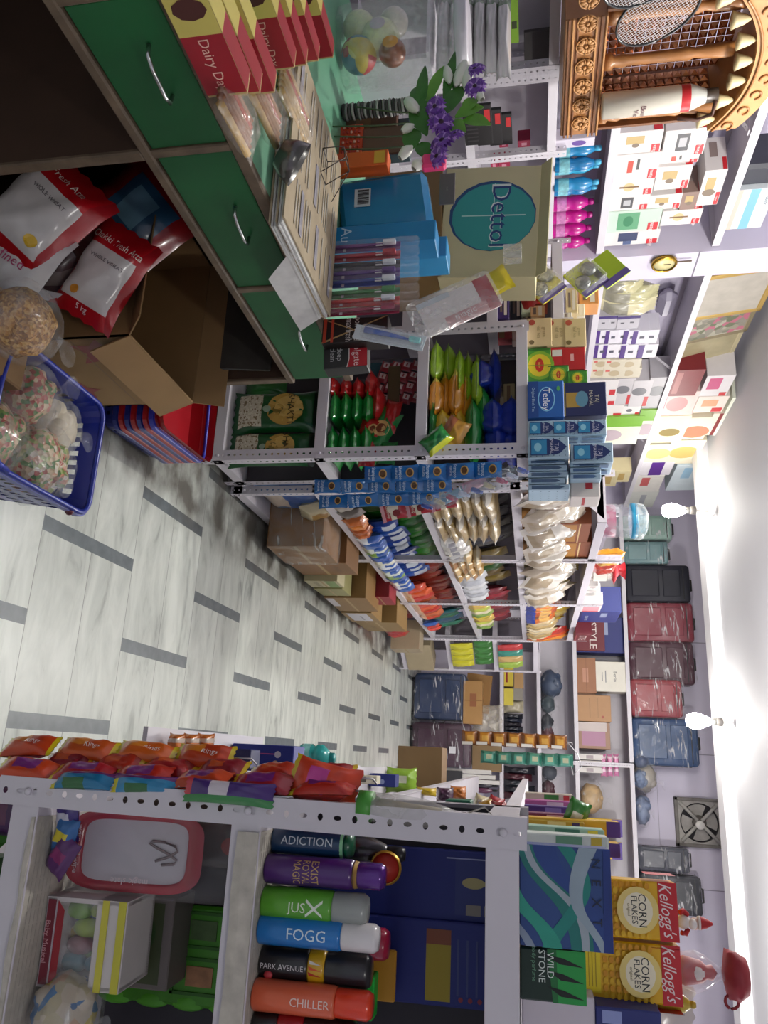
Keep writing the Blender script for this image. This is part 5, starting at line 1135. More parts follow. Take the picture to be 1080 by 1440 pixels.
for i in range(9):
    x = w2-.03-.105*i; t = abs(2*(x+w2)/SW-1); z = .80-.12*t**2.2
    part('hanging_bell', sh, lambda m: m.lathe([(.036, z-.075), (.03, z-.06), (.02, z-.025), (.006, z)], M('#d8c79a', .45, var=.15), 10, x, -.01))
# rackets and bottle standing in the shrine
hc = PX(925, 20, -2.86)
def racket2(lb, c, a, b, ang, yaw, Xo):
    """head centre c, half axes a, b, long axis tilted by ang in the wall plane"""
    o = thing('badminton_racket', lb, 'racket', c)
    T = Matrix.Rotation(PI/2+yaw, 4, 'Z') @ Matrix.Rotation(ang, 4, 'Y')
    m = MB(); m.tube([(a*math.cos(2*PI*k/32), 0, b*math.sin(2*PI*k/32)) for k in range(32)], .006, M('#1f2226', .3, coat=.4), 6, closed=True); m.xf(T); m.build('frame', o, label='black oval frame')
    m = MB()
    for k in range(-10, 11):
        x = a*k/11; h = b*math.sqrt(1-(x/a)**2); m.tube([(x, 0, -h), (x, 0, h)], .0013, M('#d2cccc', .5), 3, cap=False)
    for k in range(-12, 13):
        z = b*k/13; h = a*math.sqrt(1-(z/b)**2); m.tube([(-h, 0, z), (h, 0, z)], .0013, M('#d2cccc', .5), 3, cap=False)
    m.xf(T); m.build('strings', o)
    m = MB(); m.tube([(0, 0, b), (0, 0, b+.24)], .0045, M('#8f9298', .3, .6), 6); m.tube([(0, 0, b+.24), (0, 0, b+.38)], .013, M('#26262a', .7), 8); m.xf(T); m.build('handle', o)
racket2('badminton racket with a black oval head leaning in front of the shrine mirrors', hc, .115, .17, -.62, 0, 0)
racket2('second badminton racket mostly hidden behind the front racket in the shrine', PX(905, -30, -2.80), .105, .15, -.5, .05, 0)
b0 = PX(864, 148, -2.88)
bt = thing('drink_bottle', 'white bottle with a red band standing in the shrine', 'bottle', (-2.88, b0.y, 1.837))
bh = PX(1005, 148, -2.88).z-1.837
part('body', bt, lambda m: m.lathe([(.05, 0), (.056, .006), (.056, bh*.68, M('#b8232a', .4)), (.056, bh*.76, M('#c9c9c2', .25)), (.05, bh*.8, M('#c9c9c2', .25)), (.03, bh*.9, M('#3a3028', .4)), (.03, bh, M('#3a3028', .4))], M('#ded8ca', .4), 24))
b = MB()
for k, (s_, dz) in enumerate((('Bourn', .0), ('Vita', .0))): word(b, lambda u, v: (.058*math.sin(u/.058), -.058*math.cos(u/.058), v), s_, .008, bh*.36-.032*k, .022, M('#5a1c34', .5), 0, None, .01)
b.xf(Matrix.Rotation(PI/2, 4, 'Z')); b.build('lettering', bt)
part('strap', bt, lambda m: m.tube([(.03, 0, bh*.98), (.05, .06, bh*.97), (.045, .09, bh*.85), (.04, .075, bh*.68)], .009, M('#4a2a1c', .6), 6), label='brown carrying strap')
# bottles between the posts
def bottle(nm, lb, p, h, r, col, cap, g, rz=0., lab=None, cat='bottle'):
    o = thing(nm, lb, cat, p, (0, 0, rz), g)
    part('body', o, lambda m: m.lathe([(r*.9, 0), (r, .005), (r, h*.35), (r*.86, h*.42), (r, h*.5), (r, h*.66), (r*.5, h*.84), (r*.35, h*.86)], M(col, .25, coat=.4, var=.12), 16))
    part('cap', o, lambda m: m.lathe([(r*.42, h*.85), (r*.42, h*.97), (r*.3, h), (0, h)], M(cap, .35), 12))
    if lab: part('label', o, lambda m: m.lathe([(r*1.01, h*.1), (r*1.01, h*.33)], M(lab, .4, var=.4, scale=40), 16, cap=False))
    return o
for i, y in enumerate((290, 308, 326, 344)):
    p = PX(793, y, -3.38); bottle('cleaner_bottle', 'magenta cleaner bottle on the wall shelf, %s of four from the left' % ORD[i], (-3.40, p.y, Z1), .255, .046, '#c0188c', '#a8147a', 'magenta cleaner bottles on the wall shelf', PI/2, '#e08ac8')
for i, y in enumerate((212, 222, 236, 250, 266)):
    p = PX(797, y, -3.40); bottle('cleaner_bottle', 'clear blue bottle on the wall shelf, %s of five from the left' % ORD[i], (-3.40+.05*(i % 2), p.y, Z1), .265, .038, ('#2a8ac0', '#1f7ab4', '#3aa4cc')[i % 3], '#4fb0d8', 'blue bottles on the wall shelf', PI/2, '#8ad0e6')
pX = lambda nm, lb, cat, px, X, t=.06, z=None, **k: (lambda a, b, c, e: pouch(nm, lb, cat, (b.y-a.y, c.z-(z if z is not None else e.z), t), (X-t/2, (a.y+b.y)/2, (c.z+(z if z is not None else e.z))/2), (k.pop('lean', 0), k.pop('rz_', 0), PI/2), **k))(PX(px[0], px[1], X), PX(px[0], px[3], X), PX(px[2], (px[1]+px[3])/2, X), PX(px[0], (px[1]+px[3])/2, X))
bX('round_tag_box', 'small white and violet box above the blue bottles on the wall shelf', 'box', (806, 196, 836, 208), -3.36, Z1, .08, '#d8d2e0', [('d', 'f', .5, .6, .3, 2, '#6a4a9c')])
# appliance boxes
RD = '#c2242e'
def app(lb, px, X, z, d, side=False, kind=0, col='#d9d4d2'):
    pics = [[('q', 'f', .2, .2, .55, .6, '#b9a06a'), ('d', 'f', .62, .42, .1, 1.2, '#7a6a5a')], [('q', 'f', .25, .3, .7, .42, '#c2483a'), ('q', 'f', .2, .5, .6, .56, '#4a4a4a')], [('d', 'f', .45, .42, .26, .9, '#cbb98a'), ('q', 'f', .4, .2, .5, .66, '#7a5a34')], [('q', 'f', .15, .3, .8, .6, '#4a4a4e'), ('q', 'f', .3, .36, .65, .54, '#b0b0b4')], [('q', 'f', .1, .2, .9, .6, '#5a9a72'), ('d', 'f', .5, .4, .25, .6, '#2f7a52')], [('q', 'f', .1, .25, .7, .6, '#2f3a5c'), ('q', 'f', .7, .35, .95, .5, '#4a5a80')]]
    return bX('appliance_box', lb, 'box', px, X, z, d, col, pics[kind]+[('q', 'f', .62, .78, .98, .97, RD), ('t', 'f', 'Prestige', .8, .87, .08, '#f4e6e4'), ('q', 'l', .62, .78, .98, .97, RD), ('q', 'l', .15, .25, .6, .6, '#8a7a74')], 'white kitchen appliance boxes')
BXF = -3.38
A1 = Z2+.002
zt = lambda x, y: PX(x, y, BXF).z
app('white kettle box with a red badge, at the far left of the lower box row', (872, 188, 930, 218), BXF, A1, .24, kind=0)
app('white juicer box with an orange handle picture, second in the lower box row', (874, 218, 926, 254), BXF, A1, .24, kind=1)
app('white flask box with a cream jug picture, third in the lower box row', (872, 254, 918, 276), BXF, A1, .24, kind=2)
app('white box with a small dark jug picture, fourth in the lower box row', (870, 276, 912, 298), BXF, A1, .24, kind=3)
app('green picture box in the lower box row', (868, 297, 928, 326), BXF, A1, .22, kind=4, col='#bfd2c4')
app('white box with a navy bottle picture, last in the lower box row by the pillar', (864, 326, 926, 345), BXF, A1, .34, kind=5)
app('large white box with a steel flask picture, upper row at the left', (934, 186, 992, 222), BXF, zt(934, 200), .24, kind=3)
app('white box with a blue badge lying on the juicer box', (928, 218, 982, 232), BXF-.02, zt(928, 225), .2, kind=1)
app('white kettle box in the middle of the upper row', (922, 236, 970, 268), BXF, zt(922, 250), .22, kind=0)
app('white kettle box second from the right in the upper row', (912, 276, 957, 296), BXF, zt(912, 285), .22, kind=0)
app('white jug box at the right of the upper row over the green box', (930, 298, 985, 318), BXF, zt(930, 308), .22, kind=2)
app('brown sided box with a red badge near the top of the box stack', (957, 272, 985, 296), BXF, zt(957, 285), .2, kind=0, col='#8a7268')
app('white box with a red badge at the very top of the box stack', (972, 242, 1015, 290), BXF, zt(985, 265), .24, kind=0)
# brass pendulum dial on the pillar
p = PX(934, 371, -3.27)
o = thing('brass_dial', 'round brass dial hanging by a thin strap on the white pillar', 'dial', (-3.285, p.y, p.z), (0, 0, PI/2))
rr = .085
part('rim', o, lambda m: (m.lathe([(rr*.8, 0), (rr, .004), (rr, .022), (rr*.86, .034), (rr*.8, .026)], M('#b8933c', .25, .9), 28, cap=False), m.xf(Matrix.Rotation(PI/2, 4, 'X'))), label='polished brass rim')
part('face', o, lambda m: (m.lathe([(rr*.84, .001), (rr*.84, .02), (0, .02)], M('#d8cf9c', .4), 24), m.xf(Matrix.Rotation(PI/2, 4, 'X'))))
part('hand', o, lambda m: m.box(-.003, .003, -.024, -.021, -.002, rr*.5, M('#4a4030', .4)))
part('strap', o, lambda m: m.box(-.006, .006, -.008, -.003, rr*.8, rr*2.1, M('#5a4a3c', .5)))
# big printed carton, dettol
dp = PY(690, 305, 2.75)
DW = PY(690, 378, 2.75).x-PY(690, 232, 2.75).x; DH = PY(758, 305, 2.75).z-PY(622, 305, 2.75).z
o = bx('printed_carton', 'cream carton with a big turquoise oval behind the blue packs', 'carton', (DW, .2, DH), (dp.x, 2.85, PY(622, 305, 2.75).z), .08, '#cfc59a',
   [('d', 'f', .45, .52, .32, 1.1, '#1e4a7a'), ('d', 'f', .46, .53, .305, 1.1, '#2f9c98'), ('q', 'f', .445, .2, .455, .86, '#bfe0d8'), ('q', 'f', .16, .525, .74, .535, '#bfe0d8'), ('t', 'f', 'Dettol', .45, .6, .2, '#dfe8e4'), ('t', 'f', 'Dettol', .455, .605, .19, '#123c78')], tilt=(.0, .06))
part('flap', o, lambda m: (m.box(-DW/2, DW/2, 0, .06, -.002, .002, M('#c2b88e', .8)), m.xf(Matrix.Translation((0, -.1, DH)) @ Matrix.Rotation(2.4, 4, 'X'))))
stz = PY(622, 305, 2.75).z
so = bx('carton_stack', 'brown cartons under the Dettol carton behind the counter', 'carton', (.5, .3, stz), (dp.x, 2.88, 0), .04, '#7d6238')
bY('grey_card', 'dark grey cut corner card tucked behind the pink flower ribbon', 'card', (618, 244, 640, 288), 2.1, None, .004, '#6a6260', [('t', 'f', 'oud', .5, .5, .12, '#9a928c')])
# inside of the open wall bay: combs, lime pack, grey card, red packets
for i in range(3):
    bX('comb_card', 'black comb pack on a hook in the open wall bay, '+('front', 'middle', 'rear')[i]+' one', 'combs', (652+18*i, 150+6*i, 692+14*i, 205), -3.30-.05*i, None, .02, '#1c1a1c', [('q', 'f', .05+.1*k, .1, .09+.1*k, .5, '#3a383a') for k in range(9)]+[('q', 'f', .1, .75, .4, .95, '#b8282c')] , 'comb packs in the open wall bay')
bX('level_tool', 'lime green slim plastic tool hung at the upper left in the open wall bay', 'tool', (717, -10, 729, 62), -3.4, None, .03, '#8fc42c', [('q', 'f', .55, .2, .7, .8, '#3a4a1c')])
bX('smoked_panel', 'small smoky grey panel at the back of the open wall bay', 'panel', (737, 45, 778, 90), -3.62, None, .02, '#4a4644')
for i, px in enumerate(((702, 198, 715, 208), (728, 198, 746, 208), (690, 226, 700, 240), (701, 228, 717, 242))):
    bX('red_box', 'small maroon box in the open wall bay, '+ORD[i]+' of four', 'box', px, -3.5, None, .08, '#9c2246', [('q', 'f', .3, .3, .7, .7, '#c98a9c')], 'maroon boxes in the open wall bay')
# cluttered hangers between Dettol and the end unit
o = pouch('yellow_packet', 'bright yellow packet hanging in front of the cream carton', 'packet', (.10, .14, .03), PY(693, 400, 2.6), (0, -.5, .2), '#e0c81a', seed=501)
o = bx('clear_hook_box', 'clear plastic hook box above the yellow packet', 'box', (.06, .05, .07), PY(708, 358, 2.62), .1, '#b9b8b4', mat=CLEAR('#d8d6d0', .6))
for i, (px, c) in enumerate((((742, 368, 772, 402), '#c9c23a'), ((800, 360, 832, 392), '#b8c234'), ((834, 345, 856, 382), '#a8c428'))):
    o = bx('dish_scrubber_card', 'yellow green card of round steel scrubbers hanging above the tea boxes, '+('lowest', 'middle', 'highest')[i], 'scrubber card', (.13, .012, .15), PY((px[0]+px[2])/2-8, (px[1]+px[3])/2, 3.0), .0, c, [('q', 'f', .0, .8, 1, 1, '#6a5a9c')], 'scrubber cards above the tea boxes', tilt=(0, .9))
    if i < 2:
        for s_ in (-.03, .03): part('steel_scrubber', o, lambda m: m.blob((s_, -.015, .07+s_*.6), (.034, .02, .034), M('#8f9290', .3, .8, var=.3, scale=90, bump=1.), 14, 8))
        part('blister', o, lambda m: m.box(-.066, .066, -.04, .0, .01, .14, CLEAR('#eef0ee', .3, 30), .01))
o = pouch('red_sachets', 'red glossy packets hanging in a bunch left of the scrubber cards', 'packet', (.13, .34, .05), PY(735, 385, 3.02), (0, 1.15, 0), '#9c1c20', ((0, .2, 1, .4, '#b8403a'), (0, .6, 1, .8, '#c9584a')), seed=503)
for i, (px, c) in enumerate((((700, 405, 716, 448), '#33205c'), ((718, 407, 734, 450), '#1c2430'), ((733, 408, 748, 440), '#b8c2a4'), ((748, 410, 770, 428), '#c2543c'), ((722, 395, 742, 405), '#6a8cc4'), ((743, 392, 760, 402), '#d8a04a'), ((746, 430, 766, 446), '#d0a878'), ((733, 438, 745, 450), '#9aa0a0'), ((796, 405, 812, 440), '#cbb88a'), ((814, 400, 842, 428), '#c98a4a'), ((792, 440, 804, 448), '#b8b0a4'), ((804, 428, 822, 446), '#d8cfb8'))):
    bY('soap_box', ('violet', 'black', 'pale green', 'red and white', 'light blue', 'orange', 'peach', 'grey', 'cream', 'orange brown', 'pale grey', 'ivory')[i]+' small box in the cluster left of the cream tea boxes', 'box', px, EY+.1+.04*(i % 2), None, .1, c, [('q', 'f', .1, .55, .9, .8, '#d8d0c0'), ('q', 'f', .2, .2, .8, .4, '#6a5a50')], 'small boxes beside the tea boxes')
# long wall shelf: clear bags and boxes at z 2.04
W2 = 2.04
for i, (px, c) in enumerate((((852, 386, 912, 404), '#8a8878'), ((850, 402, 905, 418), '#c2bc94'), ((848, 416, 925, 432), '#b8b48a'), ((850, 430, 922, 450), '#cfc8a4'))):
    pX('clear_bag', 'clear bag of pale yellow goods on the long wall shelf, %s from the pillar' % ORD[i], 'bag', px, LX-.02, .14, W2, col=c, seed=510+i, g='clear bags on the long wall shelf', film=None, bands=((.1, .1, .9, .5, '#8f8c7c'),)) 
for i in range(6):
    for j in range(3):
        x0 = 845+14*i; y0 = (450, 470, 490)[j]
        if i > 3 and j == 0: continue
        bX('soap_carton', '%s box on the long wall shelf, %s up in the %s column' % (('grey', 'white and purple', 'white and violet')[j], ORD[i], ORD[j]), 'box', (x0-1.5*j, y0-5, x0+12-1.5*j, y0+13), LX-.02, W2+.072*i, .16, ('#b5b2ba', '#d9d6e0', '#dedbe2')[j], [('q', 'f', .0, .0, 1, .3, '#4a2a7a'), ('q', 'f', .4, .45, .6, .75, '#4a4a5a')] if j else [('q', 'f', .0, .0, .2, 1, '#3a2a6a'), ('q', 'f', .45, .3, .55, .6, '#55535c')], 'white and purple boxes on the long wall shelf')
for i in range(3):
    for j in range(2):
        bX('cream_carton', 'cream patterned small box on the long wall shelf, %s in the %s row' % (ORD[i], ('lower', 'upper')[j]), 'box', (837+18*j*0+22*i, 506+13*j, 857+22*i, 519+13*j), LX-.02, W2+.001+.105*i, .14, '#d0c8b4', [('d', 'f', .5, .5, .3, .9, '#b8a88a'), ('q', 'f', .1, .1, .3, .3, '#c9605a')], 'cream small boxes on the long wall shelf')
k = 0
for (px, c, lb) in (((855, 535, 868, 556), '#dad6d6', 'small white box with a red badge, lower of two'), ((855, 556, 866, 570), '#d8d4d4', 'small white box with a red badge beside the grey boxes'), ((868, 534, 890, 570), '#c2bec2', 'grey and white appliance box, first of three'), ((892, 536, 914, 572), '#cac6ca', 'grey and white appliance box, second of three'), ((915, 532, 942, 576), '#b8b5ba', 'grey and white appliance box, third and largest'), ((852, 570, 876, 588), '#dcd8d6', 'white box with a cup picture'), ((876, 572, 900, 586), '#e0dedd', 'plain white box above the cup box')):
    bX('appliance_box', lb+' on the long wall shelf', 'box', px, LX-.02, PX(px[0], px[1], LX-.02).z if px[0] > 860 else W2, .22, c, [('q', 'f', .6, .75, .98, .96, RD), ('d', 'f', .4, .4, .15, .8, '#6a6a72')], 'grey and white boxes on the long wall shelf')
for i, px in enumerate(((872, 586, 900, 625), (898, 578, 922, 618))):
    bX('green_box', 'green and white box on the long wall shelf, %s one' % ('lower', 'upper')[i], 'box', px, LX-.0, W2 if not i else PX(898, 590, LX).z, .22, '#d8e0c8', [('q', 'f', .0, .0, .35, 1, '#7ab03a'), ('q', 'l', 0, 0, 1, 1, '#8aba4a'), ('d', 'f', .65, .5, .2, .8, '#b8a8b0')], 'green and white boxes on the long wall shelf')
bX('round_pot', 'grey rounded pot at the back of the long wall shelf', 'pot', (925, 420, 950, 450), LX-.25, None, .12, '#8f8a9c', rough=.3, bev=.05)
for i, px in enumerate(((868, 663, 886, 678), (850, 664, 868, 684), (832, 662, 850, 686))):
    bX('cream_carton', 'cream and gold box on the long wall shelf past the bulb, %s from the board' % ORD[2-i], 'box', px, LX-.04, W2+.15*(2-i), .18, '#d8cba0', [('q', 'f', .2, .2, .8, .8, '#b89a5a')], 'cream and gold boxes past the bulb')
pX('purple_bag', 'purple packet on the long wall shelf near the back corner', 'packet', (822, 700, 838, 716), LX-.02, .1, None, col='#5a3f9c', seed=530)
# top shelf: pictures, boxes
P3 = 2.77
def picture(lb, px, tilt, fr, art):
    x0, y0, x1, y1 = px; X = -3.45
    a, b = PX(x0, y0, X), PX(x0, y1, X); h = .55; w = b.y-a.y
    o = thing('framed_picture', lb, 'picture', (X, (a.y+b.y)/2, P3), (tilt, 0, PI/2), 'framed pictures on the top wall shelf')
    part('frame', o, lambda m: (m.box(-w/2, w/2, 0, .02, 0, .045, fr, .006), m.box(-w/2, w/2, 0, .02, h-.045, h, fr, .006), m.box(-w/2, -w/2+.045, 0, .02, 0, h, fr, .006), m.box(w/2-.045, w/2, 0, .02, 0, h, fr, .006)))
    part('artwork', o, lambda m: m.box(-w/2+.03, w/2-.03, .006, .016, .03, h-.03, art))
    return o
picture('gold framed faded picture on the top wall shelf, nearest the pillar', (985, 392, 1080, 452), -.12, M('#c9a860', .35, .4), M('#b9b3a8', .5, var=.15, scale=8))
picture('framed picture of pink flowers on the top wall shelf, middle one', (975, 448, 1080, 486), -.2, M('#8f8468', .4, .3), MOTTLE(('#8a867a', '#a8a494', '#7a7a6c', '#b0687a', '#95907f', '#6a7058'), 18))
picture('cream film-wrapped framed picture on the top wall shelf, farthest from the pillar', (965, 484, 1080, 528), -.25, M('#b8ae8c', .4), M('#b0a684', .4, var=.2, scale=6))
tp = lambda lb, px, c, pr, d=.26, z=P3, rz=0: bX('gift_box', lb+' on the top wall shelf', 'box', px, LX-.02, z if z is not None else PX(px[0], (px[1]+px[3])/2, LX-.02).z, d, c, pr, 'gift boxes on the top wall shelf')
tp('dark red box standing after the pictures', (968, 520, 985, 556), '#7a2028', [('q', 'f', .1, .1, .9, .3, '#9c4a4a')])
tp('pink and white box lying low', (955, 552, 980, 585), '#e0c8c2', [('d', 'f', .5, .4, .3, .6, '#c98a8a')])
tp('cream box with small gold print low in the stack', (935, 585, 965, 622), '#e6dcc0', [('d', 'f', .6, .5, .15, 1, '#8a7a4a')])
tp('grey topped white box with pink cups', (988, 530, 1027, 560), '#d8d4d6', [('q', 'f', .1, .15, .6, .6, '#c0507c'), ('q', 'f', .75, .7, .98, .95, RD)], z=None)
tp('white and orange box with a jar picture', (978, 558, 1020, 580), '#e2d6cc', [('q', 'f', .2, .2, .6, .7, '#d8a07a'), ('q', 'f', .7, .6, .95, .95, RD)], z=None)
tp('cream box with orange fruit picture', (962, 588, 996, 618), '#e6dcc4', [('d', 'f', .65, .5, .28, .9, '#d8785a')], z=None)
tp('maroon and cream box', (996, 582, 1014, 612), '#e0d4c4', [('q', 'f', .0, .5, 1, 1, '#7a1c20')], z=None)
tp('green and white box at the top of its stack', (1016, 560, 1030, 612), '#dfe2d0', [('q', 'f', .0, .45, 1, 1, '#7aa83a')], z=None)
tp('white box with gold flowers in clear film', (900, 626, 940, 650), '#e8e2c8', [('d', 'f', .5, .5, .3, .9, '#d8c88a')])
tp('white box with purple band beside the bulb', (905, 650, 945, 668), '#e0dce2', [('q', 'f', .0, .3, 1, .7, '#5a2a8a')])
tp('white film-wrapped box with red print', (895, 670, 930, 692), '#dcd8d2', [('q', 'f', .1, .2, .6, .5, '#c05a5a')])
tp('white lidded box at the end of the wall stack', (888, 692, 922, 714), '#d6d6d0', [('q', 'f', .2, .4, .8, .6, '#a8a8b0')])
tp('light blue film-wrapped box behind the bulb', (944, 655, 985, 690), '#cfdce2', [('q', 'f', .1, .3, .5, .6, '#9ac0d8')], z=None)
tp('cream film-wrapped box stacked highest near the bulb', (938, 620, 985, 652), '#e6dec4', [('d', 'f', .5, .5, .25, .9, '#c9b06a')], z=None)
bX('blanket_pack', 'blanket pack with a blue wave print on the nearer top shelf', 'pack', (1032, 268, 1080, 322), LX-.02, 2.75, .3, '#d5dde2', [('q', 'f', .0, .35, 1, .6, '#7ab4d0'), ('q', 'f', .0, .0, 1, .15, '#d0b8ac'), ('t', 'f', 'decor', .3, .85, .1, '#4a5a66')])
bX('dark_bag', 'dark folded bag on the nearer top shelf left of the blanket pack', 'bag', (1052, 235, 1090, 262), LX-.05, 2.75, .25, '#2a2c38', bev=.02)
# ================================================================ BACK WALL
B1, B2, B3, B4 = 1.139, 1.604, 2.059, 2.704
def suitcase(lb, px, Y, z, d, col, wrap=None, g=None, wheels=False, handle='top', ribs=4, rough=.4, dbl=True):
    x0, y0, x1, y1 = px
    xm, ym = (x0+x1)/2, (y0+y1)/2
    w = PY(xm, y1, Y).x-PY(xm, y0, Y).x; zt_ = PY(x1, ym, Y).z; zb = z if z is not None else PY(x0, ym, Y).z; h = zt_-zb
    o = thing('suitcase', lb, 'suitcase', (PY(xm, ym, Y).x, Y+d/2, zb), (0, 0, 0), g)
    f0 = .03 if wheels else 0
    mt = M(col, rough, var=.12, scale=5)
    def body(m):
        r = min(w, h)*.1; pts = []
        n = 5
        for (cx_, cz_, a0) in ((w/2-r, h-r, 0), (-w/2+r, h-r, PI/2), (-w/2+r, f0+r, PI), (w/2-r, f0+r, PI*1.5)):
            for i in range(n+1): pts.append((cx_+r*math.cos(a0+PI/2*i/n), cz_+r*math.sin(a0+PI/2*i/n)))
        k = len(pts); vs = []; prof = ((.93, -d/2), (.985, -d/2+.02), (1, -d/2+.05), (1, d/2-.05), (.985, d/2-.02), (.93, d/2)); cz = (h+f0)/2
        for s, y in prof: vs += [(x*s, y, cz+(zz-cz)*s) for x, zz in pts]
        fs = [(a*k+i, a*k+(i+1) % k, (a+1)*k+(i+1) % k, (a+1)*k+i) for a in range(len(prof)-1) for i in range(k)]
        fs += [tuple(range(k))[::-1], tuple(range((len(prof)-1)*k, len(prof)*k))]
        m.add(vs, fs, mt, True)
    part('body', o, body)
    part('pocket', o, lambda m: (m.box(-w*.36, w*.36, -d/2-.02, -d/2+.002, f0+h*.1, f0+h*.52, mt, .012), m.box(-w*.36, w*.36, -d/2-.014, -d/2+.002, f0+h*.58, f0+h*.84, mt, .01)))
    part('zip', o, lambda m: (m.box(-w*.44, w*.44, -d/2-.004, -d/2+.004, h*.885, h*.9, M('#1a1a1e', .5)), m.tube([(-w*.5, -.02, h*.12), (-w*.502, -.02, h*.9)], .006, M('#1a1a1e', .5), 6), m.tube([(w*.5, -.02, h*.12), (w*.502, -.02, h*.9)], .006, M('#1a1a1e', .5), 6)))
    part('handle', o, lambda m: m.tube([(-.08, 0, h-.005), (-.07, 0, h+.03), (.07, 0, h+.03), (.08, 0, h-.005)] if handle == 'top' else [(w/2-.004, 0, h*.4), (w/2+.03, 0, h*.42), (w/2+.03, 0, h*.58), (w/2-.004, 0, h*.6)], .012, M('#17171a', .5), 7))
    if wheels:
        for s in (-1, 1): part('wheel', o, lambda m: (m.lathe([(.0, -.015), (.03, -.015), (.03, .015), (.0, .015)], M('#141416', .6), 12), m.xf(Matrix.Translation((s*w*.38, -d*.3, .03)) @ Matrix.Rotation(PI/2, 4, 'Y'))))
    if wrap:
        def wr(m):
            m.box(-w/2-.015, w/2+.015, -d/2-.035, d/2+.01, .0, h+.02, wrap, .05)
        part('film_wrap', o, wr, label='clear plastic film wrap')
    return o
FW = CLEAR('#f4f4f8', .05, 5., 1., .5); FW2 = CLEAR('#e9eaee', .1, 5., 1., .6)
g = 'suitcases on the top back shelf'
YB = BY+.06
suitcase('grey green suitcase in film wrap in the back corner of the top shelf', (892, 724, 945, 758), YB, B4, .26, '#8aa89e', FW, g)
suitcase('teal grey film-wrapped bag with a light band, next to the corner suitcase', (892, 761, 940, 792), YB, B4, .26, '#6f9094', FW, g)
suitcase('plain navy black suitcase without film on the top back shelf', (891, 794, 971, 846), YB, B4, .28, '#22232f', None, g, handle='top', rough=.6)
suitcase('red film-wrapped suitcase beside the navy black one', (893, 847, 976, 902), YB, B4, .28, '#7e2436', FW, g)
suitcase('dark maroon film-wrapped suitcase between the two red ones', (893, 902, 977, 962), YB, B4, .28, '#482030', FW, g)
suitcase('red film-wrapped suitcase next to the second bulb, film bunched in front', (893, 955, 960, 1008), YB-.05, B4, .3, '#96303a', FW2, g)
suitcase('blue film-wrapped suitcase below the second bulb', (895, 1010, 983, 1077), YB, B4, .28, '#2f4c76', FW, g)
def bagY(nm, lb, px, Y, z, c, fill, film=None, seed=1, g=None, neck=(.3, -.2, .6), cat='bag'):
    x0, y0, x1, y1 = px; p = PY((x0+x1)/2, (y0+y1)/2, Y); w = PY(x0, y1, Y).x-PY(x0, y0, Y).x; h = PY(x1, y0, Y).z-PY(x0, y0, Y).z
    r = w/2
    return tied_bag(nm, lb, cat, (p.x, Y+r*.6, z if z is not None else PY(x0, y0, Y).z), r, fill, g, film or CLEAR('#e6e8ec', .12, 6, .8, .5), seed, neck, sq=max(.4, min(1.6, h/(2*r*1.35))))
gb = 'bags on the top back shelf'
bagY('wrapped_bag', 'small blue bag in clear film before the blue suitcase', (893, 1060, 925, 1082), BY+.02, B4, 0, M('#3a4a6c', .5), seed=21, g=gb)
bagY('wrapped_bag', 'tan and white bag tied in clear film beside the exhaust fan', (897, 1070, 945, 1118), BY+.06, B4, 0, M('#a8a096', .5, var=.2), seed=22, g=gb)
bagY('wrapped_bag', 'pale blue bag in crumpled film low on the top back shelf', (896, 1080, 922, 1112), BY+.0, B4, 0, M('#6a7c9c', .5), seed=23, g=gb)
bagY('wrapped_bag', 'blue and white bag tied in clear film below the fan corner', (900, 1116, 930, 1165), BY+.05, B4, 0, M('#7484a4', .5, var=.2), seed=24, g=gb)
suitcase('dark grey film-wrapped bag lying right under the fan', (903, 1192, 970, 1226), YB, B4, .25, '#4a4d58', FW, g)
suitcase('charcoal film-wrapped square bag after the fan, behind the cereal boxes', (930, 1232, 988, 1288), YB, B4, .25, '#33353d', FW, g)
# exhaust fan
f0, f1 = PY(945, 1120, 10.81), PY(1022, 1194, 10.81)
fx, fz = (f0.x+f1.x)/2, (f0.z+f1.z)/2; fr = (f1.x-f0.x)/2
ef = thing('exhaust_fan', 'dusty grey square exhaust fan set in the back wall', 'fan', (fx, 10.815, fz))
DG = M('#77736f', .7, var=.2, scale=12); DG2 = M('#a09c98', .6, var=.2, scale=12)
def frame_(m):
    r = fr
    for (a, b, c, d) in ((-r, r, r*.86, r), (-r, r, -r, -r*.86), (-r, -r*.86, -r, r), (r*.86, r, -r, r)): m.box(a, b, -.06, .0, c, d, DG, .006)
    n = 32; ri = r*.8
    vs = [(ri*math.cos(2*PI*k/n), -.045, ri*math.sin(2*PI*k/n)) for k in range(n)]
    for k in range(n):
        a = 2*PI*k/n; s = .9*r/max(abs(math.cos(a)), abs(math.sin(a))); vs.append((s*math.cos(a), -.045, s*math.sin(a)))
    m.add(vs, [(k, (k+1) % n, n+(k+1) % n, n+k) for k in range(n)], DG2)
    vs = [(ri*math.cos(2*PI*k/n), y, ri*math.sin(2*PI*k/n)) for y in (-.045, .0) for k in range(n)]
    m.add(vs, [(k, (k+1) % n, n+(k+1) % n, n+k) for k in range(n)], DG)
part('frame', ef, frame_)
part('shaft_opening', ef, lambda m: m.box(-fr*.85, fr*.85, -.004, -.001, -fr*.85, fr*.85, M('#26242a', .8)))
for k in range(4):
    a0 = PI/2*k+.1; m = MB(); vs = []
    for i in range(6):
        t = a0-.52+1.04*i/5
        for r_ in (.2, .5, .74): vs.append((fr*r_*math.cos(t), -.02+.02*(i/5-.5), fr*r_*math.sin(t)))
    m.add(vs, [(3*i+j, 3*i+j+1, 3*i+4+j, 3*i+3+j) for i in range(5) for j in range(2)], DG2, True); m.build('blade', ef)
